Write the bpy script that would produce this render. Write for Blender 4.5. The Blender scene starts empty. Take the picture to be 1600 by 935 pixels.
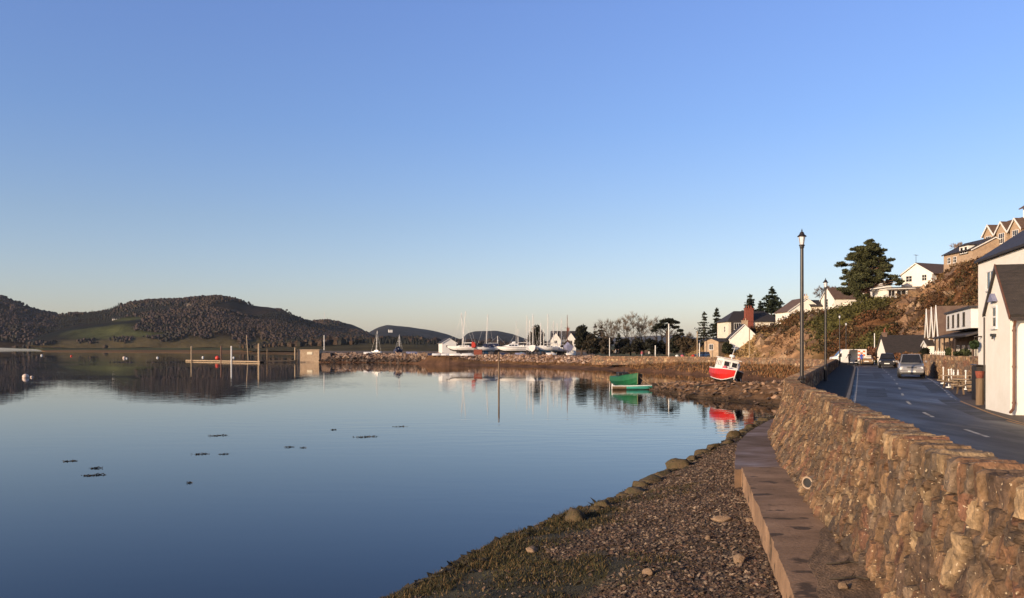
import bpy, bmesh, math, random
import numpy as np
from mathutils import Vector, Matrix

sc = bpy.context.scene
R = math.radians
# ------------------------------------------------------------------ camera, sky, sun, exposure
F, HX, HY, CZ = 1300.0, 800.0, 543.0, 4.5          # focal length in photo pixels, horizon, eye height over the water
cd = bpy.data.cameras.new('camera')
cam = bpy.data.objects.new('camera', cd); sc.collection.objects.link(cam)
cd.sensor_width = 36; cd.lens = 36 * F / 1600; cd.shift_y = (HY - 467.5) / 1600
cd.clip_start = 0.1; cd.clip_end = 12000
cam.location = (0, 0, CZ); cam.rotation_euler = (R(90), 0, 0)
sc.camera = cam

SUN_EL = 14.0
tos = Vector((-0.78, -0.62, 0)).normalized() * math.cos(R(SUN_EL)); tos.z = math.sin(R(SUN_EL))
world = bpy.data.worlds.new('World'); sc.world = world; world.use_nodes = True
wn = world.node_tree; wn.nodes.clear()
sky = wn.nodes.new('ShaderNodeTexSky'); sky.sky_type = 'NISHITA'; sky.sun_disc = False
sky.sun_elevation = R(SUN_EL); sky.sun_rotation = math.atan2(tos.x, tos.y) % (2 * math.pi)
sky.altitude = 0; sky.air_density = 1.0; sky.dust_density = 0.8; sky.ozone_density = 2.3
bg = wn.nodes.new('ShaderNodeBackground'); bg.inputs['Strength'].default_value = 0.15
wo = wn.nodes.new('ShaderNodeOutputWorld')
wb_ = wn.nodes.new('ShaderNodeMix'); wb_.data_type = 'RGBA'; wb_.blend_type = 'MULTIPLY'; wb_.inputs[0].default_value = 1
# white balance of the daylight by height above the horizon: warmer low down, bluer higher up
tcw = wn.nodes.new('ShaderNodeTexCoord'); sxyz = wn.nodes.new('ShaderNodeSeparateXYZ'); wn.links.new(tcw.outputs['Generated'], sxyz.inputs[0])
ramp = wn.nodes.new('ShaderNodeValToRGB'); wn.links.new(sxyz.outputs['Z'], ramp.inputs[0]); wn.links.new(ramp.outputs[0], wb_.inputs[7])
el = ramp.color_ramp.elements
el[0].position = 0.03; el[0].color = (0.98, 0.885, 1.02, 1); el[1].position = 0.147; el[1].color = (0.93, 0.885, 1.02, 1)
for ps, c in ((0.255, (0.886, 0.918, 1.177)), (0.38, (0.968, 0.984, 1.33)), (0.60, (0.55, 0.51, 0.55))):
    e = el.new(ps); e.color = (*c, 1)
wn.links.new(sky.outputs[0], wb_.inputs[6]); wn.links.new(wb_.outputs[2], bg.inputs[0]); wn.links.new(bg.outputs[0], wo.inputs[0])
sd = bpy.data.lights.new('sun', 'SUN'); sd.energy = 5.0; sd.angle = R(0.5); sd.color = (1.0, 0.75, 0.50)
sun = bpy.data.objects.new('sun', sd); sc.collection.objects.link(sun)
sun.rotation_euler = (-tos).to_track_quat('-Z', 'Y').to_euler(); sun.location = (-60, -50, 60)
sc.view_settings.view_transform = 'Standard'; sc.view_settings.look = 'None'
sc.view_settings.gamma = 1; sc.view_settings.use_curve_mapping = False; sc.view_settings.exposure = 0.2
sc.cycles.use_denoising = True
sc.cycles.max_bounces = 6; sc.cycles.diffuse_bounces = 3; sc.cycles.glossy_bounces = 4
sc.cycles.caustics_reflective = False; sc.cycles.caustics_refractive = False
try: sc.cycles.volume_bounces = 0
except Exception: pass

# ------------------------------------------------------------------ helpers
rnd = random.Random(7); rng = np.random.default_rng(7)
def at(px, py, D): return Vector(((px - HX) / F * D, D, CZ - (py - HY) / F * D))
def on(px, py, z=0.0):
    D = F * (CZ - z) / (py - HY); return Vector(((px - HX) / F * D, D, z))
def xd(px, D): return (px - HX) / F * D
def zd(py, D): return CZ - (py - HY) / F * D

def tag(o, label=None, cat=None, group=None, kind=None):
    if label: o['label'] = label
    if cat: o['category'] = cat
    if group: o['group'] = group
    if kind: o['kind'] = kind
    return o
def thing(name, label, cat, loc=(0, 0, 0), rz=0, group=None, rx=0, ry=0):
    o = bpy.data.objects.new(name, None); sc.collection.objects.link(o)
    o.empty_display_size = 0.2
    o.location = loc; o.rotation_euler = (rx, ry, rz); return tag(o, label, cat, group)
def copy_tree(o, parent=None):
    c = o.copy(); sc.collection.objects.link(c); c.parent = parent
    for ch in o.children: copy_tree(ch, c)
    return c

def _hash(ix, iy, seed):
    h = (ix.astype(np.int64) * 374761393 + iy.astype(np.int64) * 668265263 + seed * 974711) & 0x7fffffff
    h = ((h ^ (h >> 13)) * 1274126177) & 0x7fffffff
    h = ((h ^ (h >> 16)) * 1911520717) & 0x7fffffff
    return (h ^ (h >> 15)) % 100003 / 100003.0
def vnoise(x, y, seed=0):
    x = np.asarray(x, float); y = np.asarray(y, float)
    ix = np.floor(x); iy = np.floor(y); fx = x - ix; fy = y - iy
    fx = fx * fx * (3 - 2 * fx); fy = fy * fy * (3 - 2 * fy)
    a = _hash(ix, iy, seed); b = _hash(ix + 1, iy, seed); c = _hash(ix, iy + 1, seed); d = _hash(ix + 1, iy + 1, seed)
    return (a * (1 - fx) + b * fx) * (1 - fy) + (c * (1 - fx) + d * fx) * fy
def fbm(x, y, seed=0, oct=4):
    x = np.asarray(x, float); y = np.asarray(y, float); s = 0; a = 0.5
    for k in range(oct):
        s = s + a * (vnoise(x, y, seed + k * 17) - 0.5); x = x * 2.03; y = y * 2.03; a *= 0.5
    return s
def worley(u, v, seed):
    iu = np.floor(u); iv = np.floor(v)
    f1 = np.full(u.shape, 9.0); f2 = f1.copy(); cid = np.zeros(u.shape); cid2 = np.zeros(u.shape); du = np.zeros(u.shape); dv = np.zeros(u.shape)
    for a in (-1, 0, 1):
        for b in (-1, 0, 1):
            cx, cy = iu + a, iv + b
            px_ = cx + 0.12 + 0.76 * _hash(cx, cy, seed); py_ = cy + 0.12 + 0.76 * _hash(cx, cy, seed + 5)
            d = np.hypot(u - px_, v - py_)
            h1 = _hash(cx, cy, seed + 11); h2 = _hash(cx, cy, seed + 23)
            closer = d < f1
            f2 = np.where(closer, f1, np.minimum(f2, d))
            cid = np.where(closer, h1, cid); cid2 = np.where(closer, h2, cid2); du = np.where(closer, u - px_, du); dv = np.where(closer, v - py_, dv); f1 = np.where(closer, d, f1)
    return f1, f2, cid, cid2, du, dv

def mesh_np(name, V, Fc, mats, parent=None, col=None, smooth=False, mi=None):
    """mesh from numpy arrays; Fc is an (n,3) or (n,4) int array; col is one RGB per vertex (the surface's own colour)"""
    V = np.asarray(V, np.float32); Fc = np.asarray(Fc, np.int32); k = Fc.shape[1]; n = len(Fc)
    me = bpy.data.meshes.new(name)
    me.vertices.add(len(V)); me.vertices.foreach_set('co', V.ravel())
    me.loops.add(n * k); me.loops.foreach_set('vertex_index', Fc.ravel())
    me.polygons.add(n); me.polygons.foreach_set('loop_start', np.arange(0, n * k, k, dtype=np.int32))
    try: me.polygons.foreach_set('loop_total', np.full(n, k, np.int32))
    except Exception: pass
    if mi is not None: me.polygons.foreach_set('material_index', np.asarray(mi, np.int32))
    me.polygons.foreach_set('use_smooth', np.full(n, smooth, bool))
    if col is not None:
        a = me.color_attributes.new('Col', 'FLOAT_COLOR', 'POINT')
        c = np.ones((len(V), 4), np.float32); c[:, :3] = np.clip(col, 0, 1); a.data.foreach_set('color', c.ravel())
    me.update(calc_edges=True); me.validate()
    for m in (mats if isinstance(mats, (list, tuple)) else [mats]): me.materials.append(m)
    o = bpy.data.objects.new(name, me); sc.collection.objects.link(o)
    if parent is not None: o.parent = parent
    return o
def grid_faces(nr, nc):
    i = np.arange(nr * nc).reshape(nr, nc)
    return np.stack([i[:-1, :-1], i[:-1, 1:], i[1:, 1:], i[1:, :-1]], -1).reshape(-1, 4)

class MB:
    def __init__(s): s.v = []; s.f = []; s.m = []
    def add(s, vs, fs, mi=0):
        o = len(s.v); s.v += [tuple(v) for v in vs]; s.f += [tuple(i + o for i in f) for f in fs]; s.m += [mi] * len(fs); return s
    def box(s, c, d, rz=0, mi=0, top=(1, 1), shift=(0, 0), rx=0, ry=0):
        """c = centre of the base, d = size; top scales the upper face"""
        M = Matrix.Rotation(rz, 3, 'Z') @ Matrix.Rotation(ry, 3, 'Y') @ Matrix.Rotation(rx, 3, 'X'); vs = []
        for z, (kx, ky), (sx, sy) in ((0, (1, 1), (0, 0)), (d[2], top, shift)):
            for x, y in ((-1, -1), (1, -1), (1, 1), (-1, 1)):
                vs.append(Vector(c) + M @ Vector((x * d[0] / 2 * kx + sx, y * d[1] / 2 * ky + sy, z)))
        return s.add(vs, [(3, 2, 1, 0), (4, 5, 6, 7), (0, 1, 5, 4), (1, 2, 6, 5), (2, 3, 7, 6), (3, 0, 4, 7)], mi)
    def cyl(s, p0, p1, r0, r1=None, n=8, mi=0, caps=True):
        p0 = Vector(p0); p1 = Vector(p1); r1 = r0 if r1 is None else r1
        d = (p1 - p0); d = d.normalized() if d.length > 1e-9 else Vector((0, 0, 1))
        a = d.orthogonal().normalized(); b = d.cross(a); vs = []
        for p, r in ((p0, r0), (p1, r1)):
            for k in range(n):
                t = 2 * math.pi * k / n; vs.append(p + (a * math.cos(t) + b * math.sin(t)) * r)
        fs = [(k, (k + 1) % n, n + (k + 1) % n, n + k) for k in range(n)]
        if caps: fs += [tuple(range(n - 1, -1, -1)), tuple(range(n, 2 * n))]
        return s.add(vs, fs, mi)
    def tube(s, pts, r, n=6, mi=0):
        for a, b in zip(pts[:-1], pts[1:]): s.cyl(a, b, r, n=n, mi=mi)
        return s
    def lathe(s, prof, n=14, c=(0, 0, 0), mi=0):
        c = Vector(c); vs = []
        for r, z in prof:
            for k in range(n):
                t = 2 * math.pi * k / n; vs.append(c + Vector((r * math.cos(t), r * math.sin(t), z)))
        fs = []
        for j in range(len(prof) - 1):
            for k in range(n): fs.append((j * n + k, j * n + (k + 1) % n, (j + 1) * n + (k + 1) % n, (j + 1) * n + k))
        fs += [tuple(range(n - 1, -1, -1)), tuple(range((len(prof) - 1) * n, len(prof) * n))]
        return s.add(vs, fs, mi)
    def prism(s, poly, axis, a0, a1, mi=0):
        """2D polygon extruded along axis: 'y' -> poly is (x,z); 'x' -> (y,z); 'z' -> (x,y)"""
        n = len(poly); vs = []
        for a in (a0, a1):
            for p, q in poly: vs.append({'y': (p, a, q), 'x': (a, p, q), 'z': (p, q, a)}[axis])
        return s.add(vs, [tuple(range(n)), tuple(range(2 * n - 1, n - 1, -1))] + [(k, n + k, n + (k + 1) % n, (k + 1) % n) for k in range(n)], mi)
    def loft(s, rings, mi=0, caps=True, closed=True, mif=None):
        n = len(rings[0]); vs = [v for r in rings for v in r]; fs = []; ms = []
        for j in range(len(rings) - 1):
            for k in range(n if closed else n - 1):
                fs.append((j * n + k, j * n + (k + 1) % n, (j + 1) * n + (k + 1) % n, (j + 1) * n + k)); ms.append(mif(j, k) if mif else mi)
        if caps:
            fs += [tuple(range(n - 1, -1, -1)), tuple(range((len(rings) - 1) * n, len(rings) * n))]; ms += [mi, mi]
        o = len(s.v); s.v += [tuple(v) for v in vs]; s.f += [tuple(i + o for i in f) for f in fs]; s.m += ms; return s
    def build(s, name, mats, parent=None, bevel=0, smooth=False, seg=1):
        me = bpy.data.meshes.new(name); me.from_pydata(s.v, [], s.f)
        for m in (mats if isinstance(mats, (list, tuple)) else [mats]): me.materials.append(m)
        for p, i in zip(me.polygons, s.m): p.material_index = i; p.use_smooth = smooth
        bm = bmesh.new(); bm.from_mesh(me); bmesh.ops.recalc_face_normals(bm, faces=bm.faces); bm.to_mesh(me); bm.free()
        o = bpy.data.objects.new(name, me); sc.collection.objects.link(o)
        if parent is not None: o.parent = parent
        if bevel:
            b = o.modifiers.new('bevel', 'BEVEL'); b.width = bevel; b.segments = seg; b.limit_method = 'ANGLE'; b.angle_limit = R(35)
        return o

# ------------------------------------------------------------------ procedural materials
def mat(name, c1, c2=None, scale=3.0, rough=0.75, bump=0.0, bscale=25.0, metal=0.0, spec=0.4, vcol=False, rough2=None,
        vary=0.35, stretch=(1, 1, 1), speck=None, coat=0.0, detail=6.0):
    m = bpy.data.materials.new(name); m.use_nodes = True
    nt = m.node_tree; N = nt.nodes; L = nt.links; b = N['Principled BSDF']
    tc = N.new('ShaderNodeTexCoord'); mp = N.new('ShaderNodeMapping'); mp.inputs['Scale'].default_value = stretch
    L.new(tc.outputs['Object'], mp.inputs['Vector'])
    nz = N.new('ShaderNodeTexNoise'); nz.inputs['Scale'].default_value = scale; nz.inputs['Detail'].default_value = detail
    nz.inputs['Roughness'].default_value = 0.62; L.new(mp.outputs[0], nz.inputs['Vector'])
    cr = N.new('ShaderNodeMapRange'); cr.inputs['From Min'].default_value = 0.32; cr.inputs['From Max'].default_value = 0.68
    L.new(nz.outputs['Fac'], cr.inputs['Value'])
    mx = N.new('ShaderNodeMix'); mx.data_type = 'RGBA'
    L.new(cr.outputs[0], mx.inputs['Factor'])
    if vcol:
        at_ = N.new('ShaderNodeAttribute'); at_.attribute_name = 'Col'
        for key, f in (('A', 1 - vary), ('B', 1 + vary)):
            mm = N.new('ShaderNodeMix'); mm.data_type = 'RGBA'; mm.blend_type = 'MULTIPLY'; mm.inputs['Factor'].default_value = 1
            L.new(at_.outputs['Color'], mm.inputs[6]); mm.inputs[7].default_value = (f, f, f, 1); L.new(mm.outputs[2], mx.inputs[6 if key == 'A' else 7])
    else:
        c2 = c2 or tuple(x * (1 - vary * 0.6) for x in c1)
        mx.inputs[6].default_value = (*c1, 1); mx.inputs[7].default_value = (*c2, 1)
    last = mx.outputs[2]
    if speck:                                            # (colour, scale, threshold): small spots of lichen, dirt or grit
        vn = N.new('ShaderNodeTexNoise'); vn.inputs['Scale'].default_value = speck[1]; vn.inputs['Detail'].default_value = 3; L.new(mp.outputs[0], vn.inputs['Vector'])
        mr = N.new('ShaderNodeMapRange'); mr.inputs['From Min'].default_value = speck[2]; mr.inputs['From Max'].default_value = speck[2] + 0.06; L.new(vn.outputs['Fac'], mr.inputs['Value'])
        m2 = N.new('ShaderNodeMix'); m2.data_type = 'RGBA'; L.new(mr.outputs[0], m2.inputs['Factor']); L.new(last, m2.inputs[6]); m2.inputs[7].default_value = (*speck[0], 1); last = m2.outputs[2]
    L.new(last, b.inputs['Base Color'])
    if rough2 is not None:
        rr = N.new('ShaderNodeMapRange'); rr.inputs['To Min'].default_value = rough; rr.inputs['To Max'].default_value = rough2
        L.new(cr.outputs[0], rr.inputs['Value']); L.new(rr.outputs[0], b.inputs['Roughness'])
    else: b.inputs['Roughness'].default_value = rough
    b.inputs['Metallic'].default_value = metal; b.inputs['Specular IOR Level'].default_value = spec
    if coat: b.inputs['Coat Weight'].default_value = coat; b.inputs['Coat Roughness'].default_value = 0.08
    if bump:
        bn = N.new('ShaderNodeTexNoise'); bn.inputs['Scale'].default_value = bscale; bn.inputs['Detail'].default_value = 5; L.new(mp.outputs[0], bn.inputs['Vector'])
        bp = N.new('ShaderNodeBump'); bp.inputs['Strength'].default_value = 1.0; bp.inputs['Distance'].default_value = bump
        L.new(bn.outputs['Fac'], bp.inputs['Height']); L.new(bp.outputs[0], b.inputs['Normal'])
    return m

M = {}
M['render'] = mat('white_render', (0.83, 0.81, 0.74), (0.76, 0.73, 0.65), 1.3, 0.85, 0.006, 40, spec=0.2)
M['render2'] = mat('cream_render', (0.72, 0.67, 0.56), (0.62, 0.57, 0.47), 0.9, 0.85, 0.01, 20, spec=0.2)
M['slate'] = mat('slate_roof', (0.026, 0.023, 0.022), (0.055, 0.045, 0.04), 2.5, 0.6, 0.02, 14, stretch=(1, 1, 5))
M['slate_brown'] = mat('brown_tile_roof', (0.10, 0.06, 0.045), (0.15, 0.10, 0.07), 2.0, 0.75, 0.02, 10)
M['stone'] = mat('house_stone', (0.24, 0.16, 0.11), (0.13, 0.09, 0.07), 2.2, 0.9, 0.03, 7)
M['stone_light'] = mat('pale_house_stone', (0.47, 0.35, 0.235), (0.33, 0.235, 0.155), 2.0, 0.9, 0.03, 7)
M['brick'] = mat('red_brick', (0.27, 0.075, 0.045), (0.17, 0.05, 0.035), 4, 0.9, 0.01, 20)
M['glass'] = mat('window_glass', (0.02, 0.022, 0.026), (0.03, 0.03, 0.035), 2, 0.06, spec=0.8)
M['frame'] = mat('white_paint', (0.80, 0.79, 0.75), (0.7, 0.69, 0.65), 5, 0.5)
M['dark_trim'] = mat('dark_trim', (0.03, 0.025, 0.022), (0.05, 0.035, 0.03), 6, 0.5)
M['rust_pipe'] = mat('brown_iron', (0.16, 0.07, 0.04), (0.10, 0.045, 0.03), 6, 0.5)
M['black_iron'] = mat('black_iron', (0.012, 0.011, 0.011), (0.03, 0.022, 0.018), 8, 0.38, spec=0.5)
M['lamp_glass'] = mat('frosted_glass', (0.75, 0.76, 0.78), (0.66, 0.67, 0.70), 5, 0.15, spec=0.6)
M['alu'] = mat('mast_aluminium', (0.72, 0.70, 0.66), (0.6, 0.58, 0.55), 2, 0.45, metal=0.0)
M['gel'] = mat('white_gelcoat', (0.80, 0.79, 0.76), (0.72, 0.71, 0.67), 2, 0.3, spec=0.5)
M['antifoul_blue'] = mat('blue_antifouling', (0.12, 0.30, 0.42), (0.08, 0.22, 0.33), 3, 0.7)
M['antifoul_dark'] = mat('dark_antifouling', (0.02, 0.022, 0.03), (0.05, 0.035, 0.03), 3, 0.7)
M['navy'] = mat('navy_canvas', (0.015, 0.022, 0.06), (0.03, 0.04, 0.085), 3, 0.8)
M['lilac'] = mat('grey_blue_cover', (0.22, 0.23, 0.34), (0.16, 0.17, 0.26), 3, 0.8)
M['red_cloth'] = mat('red_cloth', (0.55, 0.05, 0.03), (0.40, 0.04, 0.03), 3, 0.8)
M['red_paint'] = mat('red_boat_paint', (0.62, 0.025, 0.02), (0.48, 0.02, 0.018), 2.5, 0.4, 0.004, 12, speck=((0.30, 0.05, 0.035), 5, 0.64))
M['black_paint_and_shade'] = mat('black_boat_paint_and_shade', (0.012, 0.012, 0.013), (0.03, 0.027, 0.025), 3, 0.45)  # black paint; also stands in for the shade on two boat hulls
M['green_paint'] = mat('green_boat_paint', (0.014, 0.125, 0.05), (0.011, 0.09, 0.037), 2.0, 0.45, 0.004, 12, speck=((0.02, 0.09, 0.04), 5, 0.65))
M['turq'] = mat('turquoise_paint', (0.10, 0.52, 0.40), (0.08, 0.42, 0.33), 3, 0.45)
M['wood'] = mat('weathered_wood', (0.22, 0.15, 0.09), (0.13, 0.085, 0.05), 3, 0.8, 0.01, 18, stretch=(1, 1, 0.25))
M['wood_dark'] = mat('dark_wet_timber', (0.035, 0.027, 0.02), (0.06, 0.045, 0.03), 4, 0.7, 0.01, 15)
M['wood_pale'] = mat('pale_timber', (0.42, 0.32, 0.21), (0.30, 0.22, 0.14), 3, 0.75)
M['buoy'] = mat('buoy_plastic', (0.72, 0.58, 0.48), (0.6, 0.46, 0.38), 3, 0.4)
M['buoy_red'] = mat('red_buoy_plastic', (0.62, 0.05, 0.03), (0.5, 0.05, 0.03), 3, 0.4)
M['rubber'] = mat('tyre_rubber', (0.014, 0.014, 0.014), (0.03, 0.028, 0.026), 6, 0.8)
M['rim'] = mat('alloy_rim', (0.42, 0.41, 0.40), (0.25, 0.24, 0.23), 6, 0.35, metal=0.6)
M['silver'] = mat('silver_car_paint', (0.40, 0.39, 0.38), (0.34, 0.33, 0.32), 1.2, 0.3, metal=0.5, coat=0.6)
M['car_black'] = mat('black_car_paint', (0.012, 0.013, 0.017), (0.02, 0.02, 0.024), 1, 0.25, coat=0.8)
M['car_tan'] = mat('tan_car_paint', (0.34, 0.22, 0.12), (0.26, 0.17, 0.10), 1, 0.3, coat=0.6)
M['car_white'] = mat('white_van_paint', (0.78, 0.77, 0.74), (0.70, 0.69, 0.66), 0.8, 0.35, coat=0.4)
M['car_blue'] = mat('blue_car_paint', (0.03, 0.06, 0.14), (0.025, 0.05, 0.11), 1, 0.3, coat=0.6)
M['lens'] = mat('lamp_lens', (0.78, 0.76, 0.72), (0.65, 0.63, 0.60), 5, 0.12, spec=0.8)
M['plate'] = mat('number_plate', (0.78, 0.77, 0.72), (0.7, 0.69, 0.65), 5, 0.5)
M['dark_plastic'] = mat('black_plastic', (0.018, 0.018, 0.019), (0.03, 0.03, 0.03), 4, 0.6)
M['hi_orange'] = mat('orange_marking', (0.75, 0.16, 0.03), (0.6, 0.13, 0.03), 4, 0.6)
M['skin'] = mat('skin', (0.50, 0.30, 0.21), (0.42, 0.25, 0.17), 5, 0.6)
M['hair'] = mat('hair', (0.05, 0.032, 0.02), (0.03, 0.02, 0.014), 9, 0.6)
M['cloth_dark'] = mat('dark_cloth', (0.02, 0.02, 0.026), (0.035, 0.033, 0.035), 5, 0.9)
M['cloth_blue'] = mat('blue_cloth', (0.05, 0.09, 0.38), (0.04, 0.06, 0.26), 5, 0.9)
M['cloth_pale'] = mat('pale_cloth', (0.60, 0.56, 0.50), (0.5, 0.46, 0.42), 5, 0.9)
M['cloth_pink'] = mat('pink_cloth', (0.62, 0.16, 0.20), (0.5, 0.12, 0.15), 5, 0.9)
M['bark'] = mat('bark', (0.09, 0.06, 0.04), (0.05, 0.035, 0.026), 3, 0.95, 0.03, 9, stretch=(1, 1, 0.3))
M['bark_pine'] = mat('pine_bark', (0.26, 0.13, 0.075), (0.15, 0.08, 0.05), 2, 0.95, 0.04, 7, stretch=(1, 1, 0.4))
M['twig'] = mat('twigs', (0.15, 0.105, 0.075), (0.09, 0.065, 0.05), 2, 0.95)
M['leaf'] = mat('leaves', (1, 1, 1), scale=0.8, rough=0.75, vcol=True, vary=0.25, spec=0.25)
M['ground'] = mat('forecourt_ground', (0.055, 0.042, 0.034), (0.085, 0.062, 0.047), 0.6, 0.75, 0.01, 30)
M['asphalt'] = mat('wet_asphalt', (0.050, 0.046, 0.048), (0.026, 0.027, 0.032), 0.35, 0.40, 0.004, 60, rough2=0.68, spec=0.3, stretch=(1.6, 0.35, 1), speck=((0.07, 0.065, 0.062), 0.9, 0.60))
M['asphalt_dry'] = mat('dry_asphalt', (0.022, 0.020, 0.020), (0.034, 0.03, 0.028), 0.6, 0.75, 0.004, 60, rough2=0.9, spec=0.2)
M['kerb'] = mat('kerb_stone', (0.20, 0.17, 0.14), (0.13, 0.11, 0.09), 2, 0.8, 0.004, 30)
M['paint'] = mat('road_paint', (0.55, 0.52, 0.47), (0.12, 0.11, 0.10), 2.2, 0.7)
M['paint_y'] = mat('yellow_road_paint', (0.50, 0.27, 0.08), (0.22, 0.13, 0.06), 2.2, 0.7)
M['concrete'] = mat('stained_concrete', (0.40, 0.255, 0.155), (0.19, 0.122, 0.078), 0.9, 0.7, 0.014, 16, rough2=0.9, stretch=(0.75, 1.15, 1), speck=((0.10, 0.068, 0.045), 2.4, 0.585), spec=0.2, detail=9)
M['concrete_wet'] = mat('wet_concrete', (0.27, 0.172, 0.105), (0.12, 0.08, 0.055), 0.9, 0.42, 0.010, 16, rough2=0.85, stretch=(0.75, 1.15, 1), spec=0.22, detail=8)
M['rock'] = mat('rock', (1, 1, 1), scale=2.6, rough=0.85, vcol=True, vary=0.45, bump=0.03, bscale=9, speck=((0.30, 0.27, 0.21), 11, 0.68))
M['mossy'] = mat('mossy_boulder', (0.055, 0.046, 0.016), (0.12, 0.078, 0.042), 2.6, 0.8, 0.03, 9, rough2=0.9, speck=((0.035, 0.03, 0.016), 5, 0.62))
M['boulder'] = mat('sandy_boulder', (0.34, 0.23, 0.14), (0.24, 0.16, 0.10), 3.5, 0.85, 0.02, 14, speck=((0.12, 0.085, 0.06), 8, 0.66))
M['wallstone'] = mat('rubble_stone', (1, 1, 1), scale=9, rough=0.72, vcol=True, vary=0.5, bump=0.035, bscale=19, rough2=0.92, speck=((0.50, 0.40, 0.27), 26, 0.66), spec=0.4)
M['beach'] = mat('gravel', (1, 1, 1), scale=24, rough=0.9, vcol=True, vary=0.5, bump=0.03, bscale=32)
M['land'] = mat('land', (1, 1, 1), scale=0.35, rough=0.95, vcol=True, vary=0.35, bump=0.15, bscale=1.2, spec=0.1)
M['hill'] = mat('far_hills', (1, 1, 1), scale=0.02, rough=1.0, vcol=True, vary=0.35, bump=2.0, bscale=0.09, spec=0.05)
M['weed'] = mat('seaweed', (0.03, 0.022, 0.012), (0.06, 0.038, 0.02), 5, 0.5)
M['sign'] = mat('pale_board', (0.78, 0.70, 0.52), (0.7, 0.62, 0.46), 3, 0.6)
# ------------------------------------------------------------------ water
wm = bpy.data.materials.new('water'); wm.use_nodes = True
nt = wm.node_tree; N = nt.nodes; L = nt.links; pb = N['Principled BSDF']
pb.inputs['Base Color'].default_value = (0.004, 0.006, 0.008, 1); pb.inputs['Roughness'].default_value = 0.015; pb.inputs['IOR'].default_value = 1.333
tc = N.new('ShaderNodeTexCoord')
def wnoise(sc_, st, det=2.0):
    mp = N.new('ShaderNodeMapping'); mp.inputs['Scale'].default_value = st; L.new(tc.outputs['Object'], mp.inputs['Vector'])
    n = N.new('ShaderNodeTexNoise'); n.inputs['Scale'].default_value = sc_; n.inputs['Detail'].default_value = det; L.new(mp.outputs[0], n.inputs['Vector']); return n
n1 = wnoise(1.1, (0.35, 1.0, 1)); n2 = wnoise(0.018, (0.35, 1.0, 1), 3)
mr = N.new('ShaderNodeMapRange'); mr.inputs['From Min'].default_value = 0.42; mr.inputs['From Max'].default_value = 0.72
mr.inputs['To Min'].default_value = 0.10; mr.inputs['To Max'].default_value = 2.0; L.new(n2.outputs['Fac'], mr.inputs['Value'])
bp = N.new('ShaderNodeBump'); bp.inputs['Distance'].default_value = 0.012
L.new(mr.outputs[0], bp.inputs['Strength']); L.new(n1.outputs['Fac'], bp.inputs['Height']); L.new(bp.outputs[0], pb.inputs['Normal'])
mesh_np('water', [(-6000, -60, 0), (6000, -60, 0), (6000, 7000, 0), (-6000, 7000, 0)], [(0, 1, 2, 3)], wm)
tag(bpy.data.objects['water'], kind='structure')
# the seabed under the estuary, one sheet to the horizon
mesh_np('seabed', [(-6500, -80, -2.5), (6500, -80, -2.5), (6500, 8000, -2.5), (-6500, 8000, -2.5)], [(0, 1, 2, 3)], M['ground'])
tag(bpy.data.objects['seabed'], kind='structure')

def interp(x, xs, ys): return np.interp(x, xs, ys)
# ------------------------------------------------------------------ the sea wall's line (photo-derived plan of its top front edge), then its straight run along the road
def lampx(D): return 0.418 * (D - 29.6) + 9.9
near = [(2.60, -1.5), (3.20, 3), (3.84, 6.77), (4.41, 9.16), (5.59, 13.5), (7.56, 20.5), (9.85, 29.6)]
far_run = [(lampx(D) - 0.55, D) for D in (34, 40, 50, 60, 70, 80, 90, 97)]
far_turn = [(40.6, 105), (42.6, 113), (43.0, 121), (42.3, 128), (40.9, 138), (38.4, 147), (33.8, 157), (26, 164), (16, 169)]
WP = np.array(near + far_run + far_turn)
_seg = np.hypot(*np.diff(WP, axis=0).T); WS = np.concatenate([[0], np.cumsum(_seg)])
def wall_xy(s):                                          # smoothed polyline
    k = np.array([-1.0, -0.5, 0, 0.5, 1.0]); w = np.array([1, 2, 3, 2, 1.0]); w /= w.sum()
    return np.stack([sum(wi * np.interp(s + ki, WS, WP[:, j]) for wi, ki in zip(w, k)) for j in (0, 1)], -1)
_wy = WP[:14, 1]; _wx = WP[:14, 0]
def wallx(D): return np.interp(D, _wy, _wx)              # X of the wall top for a given distance (road part)

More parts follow.
